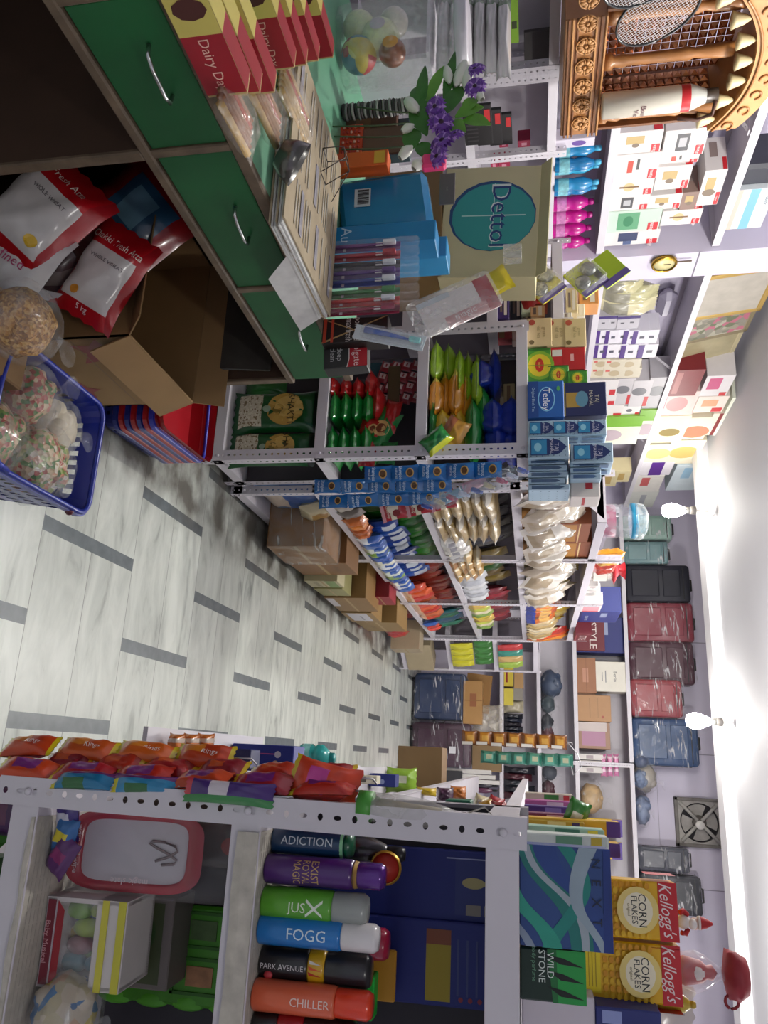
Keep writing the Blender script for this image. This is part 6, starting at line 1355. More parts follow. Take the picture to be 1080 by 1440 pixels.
for k in range(4):
    a = PI/4+PI/2*k; part('grille_arm', ef, lambda m: m.tube([(fr*.12*math.cos(a), -.06, fr*.12*math.sin(a)), (fr*1.1*math.cos(a), -.055, fr*1.1*math.sin(a))], .022, M('#a8a5a0', .6), 6))
part('hub', ef, lambda m: (m.lathe([(fr*.3, .02), (fr*.28, .06), (0, .065)], M('#5a5450', .6), 16), m.lathe([(fr*.19, .06), (fr*.18, .085), (0, .09)], M('#e8e5e0', .5), 16, fr*.1, -.0), m.xf(Matrix.Rotation(PI/2, 4, 'X'))))
# shelf of cartons, z 2.06
KC = '#a87a52'
gk = 'cartons on the upper back shelf'
bY('carton', 'brown carton with red print standing left of the white carton on the back shelf', 'carton', (817, 925, 838, 974), BY+.02, B3, .3, '#9c6a4a', [('q', 'f', .3, .3, .7, .6, '#b8846a'), ('q', 'f', .0, .48, 1, .5, '#7a5038')], gk)
bY('carton', 'big white carton with thin black script on the upper back shelf', 'carton', (838, 930, 882, 972), BY+.02, PY(838, 950, BY).z, .34, '#e4e0d4', [('t', 'f', 'Berlin', .5, .62, .1, '#5a5a60'), ('q', 'f', .3, .3, .7, .33, '#8a8a8e'), ('q', 'f', .35, .2, .65, .22, '#8a8a8e')], gk)
bx('carton', 'brown carton under the white carton on the upper back shelf', 'carton', (.45, .3, PY(838, 950, BY).z-B3-.004), (PY(838, 951, BY).x+.08, BY+.22, B3), 0, '#8c6446', g=gk)
bY('carton', 'wide kraft carton with a red mark in its corner, centre of the upper back shelf', 'carton', (817, 977, 859, 1014), BY+.02, B3, .32, '#b0855c', [('d', 'f', .82, .75, .05, 1, '#a04a3a'), ('q', 'f', .1, .35, .85, .38, '#9c7450'), ('q', 'f', .1, .6, .85, .62, '#9c7450')], gk)
c2 = bY('carton', 'open carton with a mauve cloth in film sticking out on the upper back shelf', 'carton', (817, 1015, 858, 1052), BY+.02, B3, .32, '#9c7a64', [('q', 'f', .1, .1, .9, .85, '#a87a94'), ('q', 'f', .0, .0, .35, .9, '#c4b8b4')], gk)
bY('box', 'maroon box with big white letters on the upper back shelf at the left', 'box', (828, 872, 850, 915), BY+.05, B3, .2, '#6c1f2b', [('t', 'f', 'STYLE', .5, .6, .25, '#e2d6d2')], None)
bY('box', 'dark blue appliance box on the upper back shelf left of the cartons', 'box', (850, 868, 886, 918), BY+.1, B3, .3, '#2a3276', [('q', 'f', .15, .45, .5, .6, '#9aa4c4')], None)
for i in range(3): bY('white_carton', 'small white carton standing on end on the upper back shelf, %s from the left' % ORD[i], 'box', (818, 1060+9*i, 848, 1068+9*i), BY+.03, B3, .2, '#d8d4d0', [('q', 'f', .2, .3, .8, .6, '#a89ca0')], 'small white cartons on the upper back shelf')
for i in range(3): pY('pink_packet', 'pink striped packet on the upper back shelf, %s from the board' % ORD[i], 'packet', (845+9*i, 1060, 853+9*i, 1092), BY+.02, .1, None, col='#d88ab4', bands=((.1, 0, .2, 1, '#f0d8e4'), (.4, 0, .5, 1, '#f0d8e4'), (.7, 0, .8, 1, '#f0d8e4')), seed=601+i, g='pink packets on the upper back shelf')
bagY('toy_bag', 'clear bag of yellowish toys on the upper back shelf', (818, 1098, 866, 1148), BY+.02, B3, 0, M('#c9a878', .5, var=.3, scale=14), seed=26, neck=(.1, -.3, .8))
for i in range(2): bY('juice_pack', 'yellow pack with a violet cap end on the upper back shelf, %s one' % ('left', 'right')[i], 'pack', (852, 1152+32*i, 875, 1176+32*i), BY+.04, B3, .1, '#d8b02a', [('q', 'f', .0, .75, 1, 1, '#4a2a8c')], 'yellow packs with violet ends')
# dark bags z 1.60
gd = 'dark bags on the middle back shelf'
for i, (px, c) in enumerate((((768, 938, 812, 985), '#2c3f5e'), ((766, 975, 795, 1005), '#33424a'), ((766, 1000, 790, 1035), '#2a2f38'), ((782, 1015, 805, 1050), '#5a2a30'), ((768, 1095, 792, 1135), '#4a1c28'), ((768, 1075, 800, 1100), '#3a3f4c'))):
    bagY('dark_bag', ('big navy', 'slate', 'black', 'dull red', 'maroon', 'charcoal')[i]+' bag in shiny film on the middle back shelf', px, BY+.05, B2, 0, M(c, .5, var=.2), CLEAR('#dfe4ea', .08, 5, .9, .5), 30+i, gd)
# z 1.14: yellow/tan things then dark packs
for i, (px, c) in enumerate((((713, 938, 722, 965), '#c9b23a'), ((723, 946, 736, 968), '#b08a5a'), ((722, 966, 735, 985), '#8f8a80'), ((714, 968, 722, 992), '#d0c04a'))):
    bY('tool_box', ('yellow', 'tan', 'grey', 'lemon')[i]+' packet at the left of the lower back shelf', 'box', px, BY+.06, B1 if px[0] < 716 else None, .15, c, [('q', 'f', .2, .2, .8, .4, '#8a2a24')] if i == 0 else ())
pY('cream_bag', 'rolled cream bag on the lower back shelf', 'bag', (714, 985, 736, 1002), BY+.06, .12, B1, col='#b0a890', seed=611)
for i in range(6):
    y = 1003+6*i
    pY('dark_pack', 'black film-wrapped pack standing on the lower back shelf, %s from the left' % ORD[i], 'pack', (713, y, 735-(i % 3), y+7), BY+.05, .2, B1, film=M(('#1c1f2a', '#23283a', '#2a2630')[i % 3], .3, bump=.5, var=.2, coat=.4), seed=613+i % 3, g='black packs on the lower back shelf')
for i in range(5):
    y = 1078+9*i
    pY('dark_pack', 'dark wrapped pack beside the hanging sachets, lower back shelf, %s from the left' % ORD[i], 'pack', (713, y, 752-4*(i % 3), y+11), BY+.05, .2, B1, film=M(('#22242e', '#4a1c28', '#2c3038')[i % 3], .3, bump=.5, var=.2, coat=.4), seed=616+i % 3, g='dark packs right of the hanging sachets')
# floor in front of the back wall
suitcase('navy blue trolley suitcase in film standing on the floor at the back', (586, 946, 656, 1012), 10.0, .0, .3, '#1f3358', FW, None, True, 'side')
s2 = suitcase('dark maroon trolley suitcase with a red and white tag on the floor', (586, 1016, 662, 1078), 9.95, .0, .3, '#3a1a30', FW, None, True, 'side')
mb = MB(); mb.box(.05, .27, -.2, -.19, .2, .43, M('#d8d0d0', .5), .02); mb.box(.06, .26, -.202, -.198, .21, .42, M('#b8202e', .5), .015)
for k in range(4): mb.box(.08+.04*k, .1+.04*k, -.204, -.2, .25, .38, M('#e6d2d2', .5))
mb.build('paper_tag', s2, label='square red and white tag'); part('sticker', s2, lambda m: m.box(.02, .1, -.2, -.195, .5, .58, M('#d0d0d4', .5)))
bY('carton', 'tall brown carton standing on the navy suitcase at the back', 'carton', (658, 957, 678, 1018), 9.98, .655, .26, '#a87f4c', [('q', 'f', .3, .35, .6, .7, '#8f5a3a'), ('q', 'f', .45, .0, .47, 1, '#8a6238')])
bY('carton', 'leaning brown card behind the tall carton at the back', 'carton', (670, 946, 690, 1000), 10.25, .66, .05, '#96703f', tilt=(.0, .1))
pY('film_bag', 'crumpled clear bag with a cream roll by the tall carton at the back', 'bag', (664, 990, 706, 1034), 10.1, .2, None, film=CLEAR('#d8d2c4', .55, 5), seed=621)
bY('carton', 'brown carton lying under the green hanging strip at the back', 'carton', (664, 1040, 705, 1084), 10.1, None, .3, '#7a6240')
bx('low_stand', 'grey low stand on the floor beside the maroon suitcase', 'stand', (.3, .25, .45), (PY(600, 1100, 10).x, 10.2, 0), 0, '#55565a')
for i in range(3): bx('white_board', 'narrow white board standing by the back shelf, %s from the left' % ORD[i], 'board', (.05, .2, 1.0+.05*i), (PY(640, 1084+7*i, 10).x, 10.2, 0), 0, '#c9c6c2', g='white boards by the back shelf')
for i in range(3): bottle('dark_bottle', 'dark bottle on the floor shelf right of the white boards, %s one' % ORD[i], (PY(680, 1098+7*i, 10).x, 10.15, .655), .42, .035, ('#4a2a3a', '#2c2a30', '#5a3048')[i], '#1c1c20', 'dark bottles at the back')
bx('bottle_stand', 'dark low cabinet under the bottles at the back', 'cabinet', (.5, .3, .65), (PY(660, 1106, 10).x+.08, 10.22, 0), 0, '#2c2b30')
# ================================================================ FOREGROUND UNIT, RIGHT
Y8 = RY+.02
# newspaper lining on both boards and the crumpled edge
for z in RZ[:2]:
    mb = MB(); n = 18; vs = []
    for i in range(n+1):
        x = RX0+.05+(RX1-RX0-.06)*i/n; j = rnd.uniform(-.006, .006)
        dz = .034 if z > .8 else .006
        vs += [(x, RY+.33, z+.002), (x, RY-.004, z+.002), (x, RY-.007+j*.3, z-dz*.55+j*.6), (x, RY-.007+j*.3, z-dz+j*.6)]
    mb.add(vs, [(4*i+k, 4*i+k+1, 4*i+5+k, 4*i+4+k) for i in range(n) for k in range(3)], M('#c9c4b8', .8, var=.22, scale=40))
    o = tag(mb.build('shelf_paper'), 'newspaper lining folded over the %s board of the spray can rack' % ('lower', 'upper')[z > .8], 'paper')
    m2 = MB()
    for r_ in range(6):
        for k in range(34): m2.box(RX0+.06+.025*k, RX0+.082+.025*k, RY+.02+.012*r_, RY+.0215+.012*r_, z+.0025, z+.003, M('#bab5aa', .8))
    m2.build('newsprint', o)
def can(lb, y0, y1, xb, xt, segs, word_, wcol, wh=.5, wz=.5, dY=0., rz=0., nm='spray_can', extra=None, word2=None):
    """xb, xt: picture x of base and top; segs: list of (fraction, colour, radius factor)"""
    Y = RY+.06+dY; ym = (y0+y1)/2
    a, b = PY((xb+xt)/2, y0, Y-.0), PY((xb+xt)/2, y1, Y)
    r = (b.x-a.x)/2; z0 = RZ[1]+.003; h = PY(xt, ym, Y-r*.6).z-z0
    o = thing(nm, lb, 'spray can', ((a.x+b.x)/2, Y, z0), (0, 0, rz), 'spray cans on the spray can rack')
    f0 = 0
    for i, (f, c, k, nmp) in enumerate(segs):
        k2 = segs[i][2]
        zA, zB = f0*h, f*h
        last = i == len(segs)-1
        prof = [(r*k*.94, zA), (r*k, zA+.003), (r*k, zB-.006 if not last else zB-.008), (r*k*(.93 if not last else .8), zB)]
        if last: prof.append((0, zB+.001))
        part(nmp, o, lambda m: m.lathe(prof, M(c, .28, coat=.5, var=.05) if isinstance(c, str) else c, 28))
        f0 = f
    b_ = MB()
    def cyl(u, v): return (r*1.012*math.sin(-v/r), -r*1.012*math.cos(-v/r), u)
    if word_:
        words = word_ if isinstance(word_, list) else [word_]
        for k, w_ in enumerate(words):
            off = (k-(len(words)-1)/2)*-wh*r*1.5
            word(b_, cyl, w_, h*wz, off, wh*r, M(wcol, .35), 0, h*.62, r*.2)
    if word2:      # words across the can
        ws, cc, zz, hh = word2
        for k, w_ in enumerate(ws): word(b_, lambda u, v: (r*1.012*math.sin(u/r), -r*1.012*math.cos(u/r), v), w_, 0, h*zz+hh*1.25*(len(ws)/2-k-.5), hh, M(cc, .35), 0, r*1.7, r*.2)
    if b_.f: b_.build('lettering', o)
    if extra: extra(o, r, h)
    return o
can('dark blue and green can, partly behind the rack post', 1164, 1206, 390, 495, [(.9, M('#16395e', .25, coat=.5), 1, 'body'), (1, '#0f5a3c', .9, 'cap')], None, None, .5, .5, .03, word2=None, extra=lambda o, r, h: (part('green_band', o, lambda m: m.lathe([(r*1.008, h*.04), (r*1.008, h*.8)], M('#11573a', .3, coat=.4), 20, cap=False) if False else m.lathe([(r*1.004, h*.86), (r*1.004, h*.9)], M('#8fd0a0', .3), 20, cap=False)), None)[1] or (lambda bb: (word(bb, lambda u, v: (r*1.014*math.sin(-v/r), -r*1.014*math.cos(-v/r), u), 'ADICTION', h*.45, .004, r*.55, M('#cfd8e0', .3), 0, h*.8, r*.2), bb.build('lettering', o)))(MB()))
can('purple spray can with a gold ring and purple cap', 1206, 1249, 388, 540, [(.74, '#4a1c6e', 1, 'body'), (.78, '#c9a05a', .93, 'gold_ring'), (1, M('#5a2488', .2, .3, coat=.6), .9, 'cap')], None, None, word2=(('EXIST', 'ROYAL', 'MAGIC'), '#c9a86a', .36, .013))
can('green spray can with a clear grey cap', 1250, 1300, 384, 515, [(.68, '#5aa82a', 1, 'body'), (1, '#9aa09c', .97, 'cap')], 'JUS', '#e6f0dc', .55, .35, .0, word2=(('X',), '#e9f2e4', .52, .03))
can('bright blue spray can with a white cap', 1291, 1336, 379, 531, [(.7, '#1478c4', 1, 'body'), (1, '#e2dfe0', .93, 'cap')], 'FOGG', '#dff0fa', .72, .42, -.01)
can('black spray can with a yellow band', 1332, 1386, 372, 520, [(.45, '#1c1a1e', 1, 'body'), (.6, '#d8a81c', 1.005, 'yellow_band'), (1, '#26252a', .96, 'cap')], 'PARK AVENUE', '#d9d4d4', .28, .22, .02, extra=lambda o, r, h: (part('emblem', o, lambda m: m.blob((.014, -r*.93, h*.1), (.007, .004, .008), M('#b8333a', .4), 10, 6)), part('flame_print', o, lambda m: [m.add([(r*1.012*math.sin(s), -r*1.012*math.cos(s), h*z) for s, z in ((-.5+.3*k, .46), (-.3+.3*k, .47), (-.25+.3*k, .585))], [(0, 1, 2)], M(('#e8e0d8', '#d8542a', '#b8281c')[k], .4)) for k in range(3)])))
can('coral orange spray can with an orange cap', 1383, 1431, 370, 522, [(.7, '#e0653f', 1, 'body'), (1, '#e8401c', .9, 'cap')], 'CHILLER', '#f4dcd4', .5, .5, -.01)
can('black and red can beside the coral one, last on the upper board', 1426, 1470, 368, 500, [(.25, '#1c1a1e', 1, 'body'), (.5, '#a01c24', 1, 'band'), (1, '#1c1a1e', .95, 'cap')], 'VS', '#e0d8d8', .5, .3, 0)
# behind the cans
bottle('dark_bottle', 'dark bottle with a red and gold round badge behind the purple can', (PY(520, 1200, 1.56).x, 1.575, RZ[1]+.003), .23, .033, '#26222a', '#1a181c', None)
o = [x for x in bpy.data.objects if x.name.startswith('dark_bottle')][-1]; part('round_badge', o, lambda m: (m.lathe([(.026, 0), (.026, .004), (0, .005)], M('#a8281c', .4), 20), m.lathe([(.027, 0), (.03, .003), (.026, .006)], M('#c99a3a', .3, .6), 20, cap=False), m.xf(Matrix.Translation((.02, -.036, .2)) @ Matrix.Rotation(PI/2, 4, 'X'))))
can('dark can with a crimson cap standing behind the blue can', 1298, 1345, 390, 545, [(.75, '#1f2430', 1, 'body'), (1, '#a8143c', .98, 'cap')], None, None, dY=.09)
bx('green_box', 'bright green tilted box behind the coral can', 'box', (.07, .04, .19), (PY(525, 1400, 1.55).x, 1.55, RZ[1]+.003), 0, '#18b83a')
bx('yellow_card', 'dark yellow cut corner card behind the black can', 'card', (.085, .01, .215), (PY(530, 1372, 1.6).x, 1.61, RZ[1]+.003), 0, '#b8841c')
SB = M('#1b2a78', .35, var=.1)
for i, (px, lb, pr) in enumerate((((440, 1185, 600, 1300), 'large dark blue set box at the left behind the cans', [('d', 'f', .8, .5, .06, 1, '#2f6a9c'), ('d', 'f', .9, .3, .04, 1, '#c9cfe0')]), ((560, 1190, 705, 1290), 'dark blue set box with a spoon shaped print, upper middle', [('q', 'f', .1, .5, .9, .9, '#28357c'), ('d', 'f', .45, .7, .08, 2.2, '#b8b07a'), ('q', 'f', .42, .75, .48, .97, '#b8b07a'), ('q', 'f', .75, .62, .9, .78, '#8f8a84'), ('q', 'f', .75, .82, .9, .97, '#8f8a84'), ('q', 'f', .1, .4, .12, .95, '#9aa4d0')]), ((545, 1288, 705, 1408), 'dark blue set box with a tall yellow strip and red dots, lower middle', [('q', 'f', .1, .28, .94, .52, '#a8951c'), ('q', 'f', .1, .28, .28, .52, '#8a4a2a')] + [('d', 'f', .9, .62+.09*k, .03, 1, '#8a2a3a') for k in range(4)] + [('q', 'f', .2, .58+.09*k, .86, .6+.09*k, '#39457f') for k in range(5)]))):
    x0, y0, x1, y1 = px; Y = 1.68-.012*i
    k0 = (x0-375)/(x1-375); pr = [(('q', 'f', q[2], k0+(1-k0)*q[3], q[4], k0+(1-k0)*q[5], q[6]) if q[0] == 'q' else ('d', 'f', q[2], k0+(1-k0)*q[3], q[4], q[5], q[6])) for q in pr]
    bY('gift_set_box', lb, 'box', px, Y, RZ[1]+.004, .02, '#1a2a7c', pr, 'dark blue set boxes behind the spray cans')
# lower board: slate, window box, house tray, bag of beads
L0 = RZ[0]+.004
SLZ = PY(95, 1200, 1.50); 
a, b = PY(180, 1145, 1.5), PY(180, 1258, 1.5); sw = b.x-a.x; shh = PY(268, 1200, 1.5).z-L0
sl = thing('drawing_slate', 'red framed white drawing slate in clear film on the lower board', 'slate', ((a.x+b.x)/2, 1.53, L0), (-.06, 0, 0))
def slf(m):
    n = 40; vs = []
    for k in range(n):
        t = 2*PI*k/n; c, s = math.cos(t), math.sin(t)
        sx = sw/2*math.copysign(abs(c)**.35, c); sz = shh/2*math.copysign(abs(s)**.35, s)
        wv = 1+.05*math.cos(2*t); vs += [(sx*wv, 0, shh/2+sz*(2-wv)), (sx*.84, -.006, shh/2+sz*.84), (sx*.8, .004, shh/2+sz*.8)]
    m.add(vs, [(3*i+j, 3*((i+1) % n)+j, 3*((i+1) % n)+j+1, 3*i+j+1) for i in range(n) for j in range(2)], M('#a81c34', .3, coat=.4), True)
part('frame', sl, slf, label='wavy red frame')
part('board', sl, lambda m: m.box(-sw*.43, sw*.43, .003, .008, shh*.07, shh*.93, M('#c4c2ca', .5)))
part('drawing_line', sl, lambda m: m.tube([(sw*.3*math.cos(t*.5)*.5+.0, -.0, shh*.72+.03*math.sin(t*.9)) for t in range(12)], .0025, M('#8a7c80', .5), 4))
bl = MB(); word(bl, lambda u, v: (u, -.008, v), 'magic slate', sw*.38, shh*.5, .012, M('#e9dadf', .4), -PI/2); word(bl, lambda u, v: (u, -.008, v), 'write and wipe', 0, shh*.075, .01, M('#e9dadf', .4)); bl.build('lettering', sl)
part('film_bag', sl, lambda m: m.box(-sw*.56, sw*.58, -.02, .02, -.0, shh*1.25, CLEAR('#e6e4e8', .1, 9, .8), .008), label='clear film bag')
for i, c in enumerate(('#3a2a7a', '#2f6aa8', '#5a2a6a')):
    p = PY(85, 1150+26*i, 1.46)
    pouch('sweet_sachet', ('violet', 'blue', 'plum')[i]+' glossy sachet at the foot of the red slate', 'sachet', (.08, .05, .03), (p.x, 1.455, L0+.03), (.2, .3*i, .3), c, ((.3, .2, .6, .8, ('#c9c9d8', '#d8c83a', '#8a2f6a')[i]),), (), None, 630+i)
a, b = PY(140, 1262, 1.5), PY(140, 1392, 1.5); ww = b.x-a.x
wb = thing('window_box', 'white and red toy box with a clear window showing green and blue figures', 'toy box', ((a.x+b.x)/2, 1.50, L0), (-.03, 0, .04))
wh_ = PY(165, 1325, 1.46).z-L0
part('box_body', wb, lambda m: (m.box(-ww/2, ww/2, -.02, .1, 0, wh_*.14, M('#d0c9cc', .5), .002), m.box(-ww/2, ww/2, -.02, .1, wh_*.62, wh_, M('#cfcac8', .5), .002), m.box(-ww/2, -ww/2+.008, -.02, .1, 0, wh_, M('#cfcac8', .5)), m.box(ww/2-.008, ww/2, -.02, .1, 0, wh_, M('#cfcac8', .5)), m.box(-ww/2, ww/2, .09, .1, 0, wh_, M('#9a9490', .5))))
part('printed_panel', wb, lambda m: (m.box(-ww*.47, ww*.47, -.022, -.02, .004, wh_*.12, M('#7a2a38', .4)), m.add([(-ww*.47, -.0225, wh_*.15), (ww*.47, -.0225, wh_*.15), (ww*.36, -.0225, wh_*.24), (-ww*.36, -.0225, wh_*.24)], [(0, 1, 2, 3)], M('#9c2a34', .4)), m.box(-ww*.5, ww*.5, -.0225, -.0205, wh_*.7, wh_*.78, M('#cfc84a', .5)), m.box(-ww*.5, ww*.5, -.0225, -.0205, wh_*.9, wh_*.99, M('#c9c444', .5))))
bl = MB(); word(bl, lambda u, v: (u, -.0232, v), 'Baby Musical', 0, wh_*.06, wh_*.06, M('#d8a8ac', .4)); bl.build('lettering', wb)
for i in range(7):
    part('toy_figure', wb, lambda m: (m.blob((-ww*.3+ww*.1*i, .03+.02*(i % 2), wh_*(.26+.06*(i % 3))), (.018, .015, .028), M(('#7ab03a', '#2f6ab0', '#a8c44a', '#c9b02a', '#8a3a4a', '#7ab03a', '#4a8a9c')[i], .4, coat=.4), 10, 6), m.blob((-ww*.3+ww*.1*i, .03+.02*(i % 2), wh_*(.26+.06*(i % 3))+.036), .013, M(('#a8c44a', '#3f7ab8', '#c9c04a', '#7ab03a', '#b85a5a', '#98b84a', '#5a9ab0')[i], .4), 8, 5)))
part('window', wb, lambda m: m.box(-ww*.48, ww*.48, -.0195, -.0185, wh_*.14, wh_*.62, CLEAR('#f0f0f2', .18, 12, .4)), label='clear plastic window')
bx('window_box', 'grey film-fronted box standing behind the toy box with the window', 'toy box', (ww*1.1, .1, PY(238, 1320, 1.62).z-L0), ((a.x+b.x)/2+.02, 1.68, L0), .04, '#7d7671', [('q', 'f', .06, .1, .94, .9, '#4f5a3c'), ('d', 'f', .4, .75, .16, .5, '#3f5a34')])
GH = M('#4a9a24', .4, var=.15)
a, b = PY(250, 1262, 1.70), PY(250, 1420, 1.70); hw = (b.x-a.x)
ho = thing('toy_house', 'green plastic toy house front with two square windows at the back of the lower board', 'toy house', ((a.x+b.x)/2, 1.72, L0))
hh_ = PY(345, 1330, 1.70).z-L0
def hf(m):
    m.box(-hw*.42, hw*.5, 0, .02, 0, hh_*.95, GH, .006)
    for k in range(4): m.blob((hw*.46, .01, hh_*(.12+.25*k)), (hw*.09, .012, hh_*.13), M('#58b02c', .4), 14, 7)
    for k in range(3): m.blob((-hw*.3+hw*.3*k, .01, hh_*.95), (hw*.14, .012, hh_*.08), M('#58b02c', .4), 14, 7)
part('house_front', ho, hf)
for i in range(2):
    x = -.2*hw+.42*hw*i
    part('window_frame', ho, lambda m: [m.box(x-hw*.17+q0, x-hw*.17+q1, -.004, .0, hh_*.5+r0, hh_*.5+r1, M('#2f6a18', .5)) for q0, q1, r0, r1 in ((0, hw*.34, 0, .006), (0, hw*.34, hh_*.38, hh_*.38+.006), (0, .006, 0, hh_*.38), (hw*.34-.006, hw*.34, 0, hh_*.38))])
    part('window_pane', ho, lambda m: m.box(x-hw*.09, x+hw*.09, -.003, -.0005, hh_*.6, hh_*.78, M('#5a7a44' if i == 0 else '#b8845a', .5, var=.3, scale=40)))
part('door_panel', ho, lambda m: m.box(-hw*.38, hw*.3, -.003, 0, hh_*.06, hh_*.42, M('#3a8a1c', .4)))
tied_bag('bead_bag', 'clear bag of pastel and blue beads at the front of the lower board', 'bag', (PY(80, 1420, 1.5).x, 1.50, L0), .075, MOTTLE(('#b8ad8c', '#c9a88a', '#2f6aa0', '#d8c44a', '#c4b8a4', '#cfc4b0', '#3f7ab0'), 34, .4), seed=41, neck=(.1, -.2, .5), part='beads')
pouch('dark_packet', 'dark film packet with a red print hanging between the slate and the green house', 'packet', (.09, .22, .02), (PY(300, 1190, 1.60).x, 1.63, L0+.23), (0, 0, .1), film=M('#3a3434', .3, bump=.6, var=.3, coat=.4), pr=[('d', .5, .8, .2, 1, '#8a2a24')], seed=634)
bx('orange_box', 'small orange and lime box at the upper back of the lower board', 'box', (.07, .06, .1), (PY(330, 1165, 1.66).x, 1.70, L0+.285), 0, '#b8481c', [('q', 'f', .0, .0, .5, .5, '#8fae2c')])
bx('box', 'dim brown box under the small orange box at the back of the lower board', 'box', (.12, .07, .28), (PY(330, 1170, 1.66).x+.01, 1.70, L0), 0, '#4a4038')
# under the lower board
pouch('violet_bag', 'violet bag on the shelf edge below the lower board at the post', 'bag', (.12, .2, .08), (.13, 1.52, .47), (0, 0, 0), '#4a1c5a', ((.2, .3, .8, .6, '#6a2a5a'),), (), None, 640)
bx('green_tub', 'dark green plastic crate under the lower board', 'crate', (.7, .3, .38), (.60, 1.60, .001), 0, '#1c5a1c', bev=.02)
bx('green_tub', 'lime green lidded tub beside the post under the lower board', 'tub', (.12, .2, .36), (.18, 1.6, .001), 0, '#3f9a24', bev=.02)
# ---- chips strips on the aisle side of the post
CHC = ('#b8281c', '#c9481c', '#a81f24', '#d8781c')
def chipstrip(lb, a, b, Y0, Y1, n, w, cols, rz, bands, pr=()):
    A = PY(a[0], a[1], Y0); B = PY(b[0], b[1], Y1)
    return sachet_strip('chips_strip', lb, A, B, n, w, cols, .03, rz, 'strips of chips packets on the spray can rack post', pr, bands, swing=.2)
YB_ = ((0, 0, 1, .1, '#d8c21c'), (0, .9, 1, 1, '#d8c21c'), (.0, .15, .45, .5, '#e0862a'))
chipstrip('strip of red and orange chips packets, nearest the floor side', (330, 1066), (2, 1048), 1.52, 1.46, 4, .052, ('#c8441c', '#d8641c', '#c8541c'), -.75, YB_, [('tv', 'Rings', .5, .62, .22, '#e8dcd8')])
chipstrip('strip of dark red chips packets behind the orange strip', (500, 1094), (60, 1072), 1.50, 1.46, 6, .06, ('#a01c24', '#b8321c', '#8a1c2c'), -1.05, ((0, 0, 1, .08, '#d8b81c'), (0, .92, 1, 1, '#d8b81c'), (.3, .3, .6, .6, '#c9541c')))
chipstrip('strip of red chips packets with purple pictures against the post', (500, 1112), (0, 1080), 1.44, 1.42, 6, .055, ('#b82a1c', '#a81f2c', '#c8441c'), -1.0, ((0, 0, 1, .09, '#e0cc1c'), (.2, .3, .7, .7, '#7a2a7a')))
chipstrip('strip of blue and violet chips packets lowest against the post', (250, 1106), (75, 1096), 1.41, 1.40, 2, .034, ('#2f8ab8', '#1f7aa8'), -.5, ((0, 0, 1, .1, '#d8cc1c'), (.0, .0, .3, 1, '#6a2a6a'), (.6, .2, 1, .6, '#2c6a3a')))
chipstrip('strip of violet and white packets on the middle of the post', (385, 1120), (262, 1110), 1.395, 1.39, 1, .04, ('#4a2f7a',), -.4, ((0, 0, 1, .1, '#c83a4a'), (0, .3, 1, .5, '#d8d0d8'), (.7, 0, 1, 1, '#3a8a4a')))
pouch('chips_packet', 'pink and orange chips packet bulging at the top of the strips', 'packet', (.08, .13, .04), PY(455, 1103, 1.45), (0, .2, -.3), '#d8482a', ((.2, .3, .8, .6, '#c84a9a'), (0, 0, 1, .1, '#d8c21c')), (), None, 641)
tw = thing('clear_tube_bag', 'long clear plastic tube with a green end tied along the front post', 'plastic tube', PY(575, 1140, 1.43))
A, B = PY(512, 1133, 1.42)-tw.location, PY(640, 1150, 1.42)-tw.location
part('tube_wall', tw, lambda m: m.tube([A, A.lerp(B, .33), A.lerp(B, .66), B], [.024, .026, .024, .012], CLEAR('#d8d8d2', .45, 8, .5), 14))
part('green_end', tw, lambda m: m.tube([A-(B-A)*.06, A+(B-A)*.1], .0255, M('#4a9a3a', .4), 14), label='green end cap')
part('inner_roll', tw, lambda m: m.tube([A.lerp(B, .12), A.lerp(B, .85)], [.016, .013], M('#a89a7a', .6, var=.3, scale=20), 10))
part('tie_string', tw, lambda m: m.tube([B, B+Vector((-.02, -.0, .05)), B+Vector((.01, -.005, .08)), B+Vector((.03, -.01, .10))], .0015, M('#d8d4cc', .5), 4))
# ---- things on the low aisle-side step
S0 = .605
def stepbox(nm, lb, px, Y, d, c, pr=(), cat='box', **k): return bY(nm, lb, cat, px, Y, S0, d, c, pr, **k)
for i in range(3):
    pY('rusk_packet', 'orange packet with a white stripe on the aisle-side step, %s one' % ('lowest', 'middle', 'highest')[i], 'packet', (230+20*i, 1031, 252+21*i, 1064), 1.86+.05*i, .06, None if i else None, col='#d8741c', bands=((.25, 0, .36, 1, '#e6d2c0'),), seed=650, g='orange packets on the aisle-side step')
stepbox('soap_box', 'navy and white box tipped over beside the orange packets', (318, 1052, 352, 1080), 2.15, .08, '#24285c', [('q', 'f', .7, .0, .85, 1, '#c9c4cc')])
stepbox('cream_box', 'royal blue box with white and peach discs on the aisle-side step', (352, 1046, 412, 1084), 2.35, .12, '#232f8c', [('d', 'f', .35, .75, .13, 1, '#d8cfd8'), ('d', 'f', .7, .72, .13, 1, '#d8a88a'), ('q', 'f', .32, .2, .36, .7, '#b84a8a'), ('q', 'f', .8, .1, .84, .8, '#cfd0e6'), ('q', 'f', .9, .1, .94, .8, '#cfd0e6')])
bottle('wash_bottle', 'teal clear bottle on the aisle-side step', (PY(460, 1066, 3.1).x, 3.1, S0), .14, .05, '#2fa8a4', '#2a8f8c', None, lab='#8fd8d2')
stepbox('powder_box', 'white box with a navy band beside the teal bottle', (448, 1074, 500, 1092), 3.2, .1, '#d8d4da', [('q', 'f', .0, .55, 1, .75, '#2a2f6c'), ('q', 'f', .2, .2, .8, .5, '#c98a8a')])
stepbox('small_box', 'pale box with dark letters further along the aisle-side step', (508, 1090, 530, 1102), 4.0, .1, '#d8d2bc', [('q', 'f', .2, .3, .8, .6, '#5a5448')])
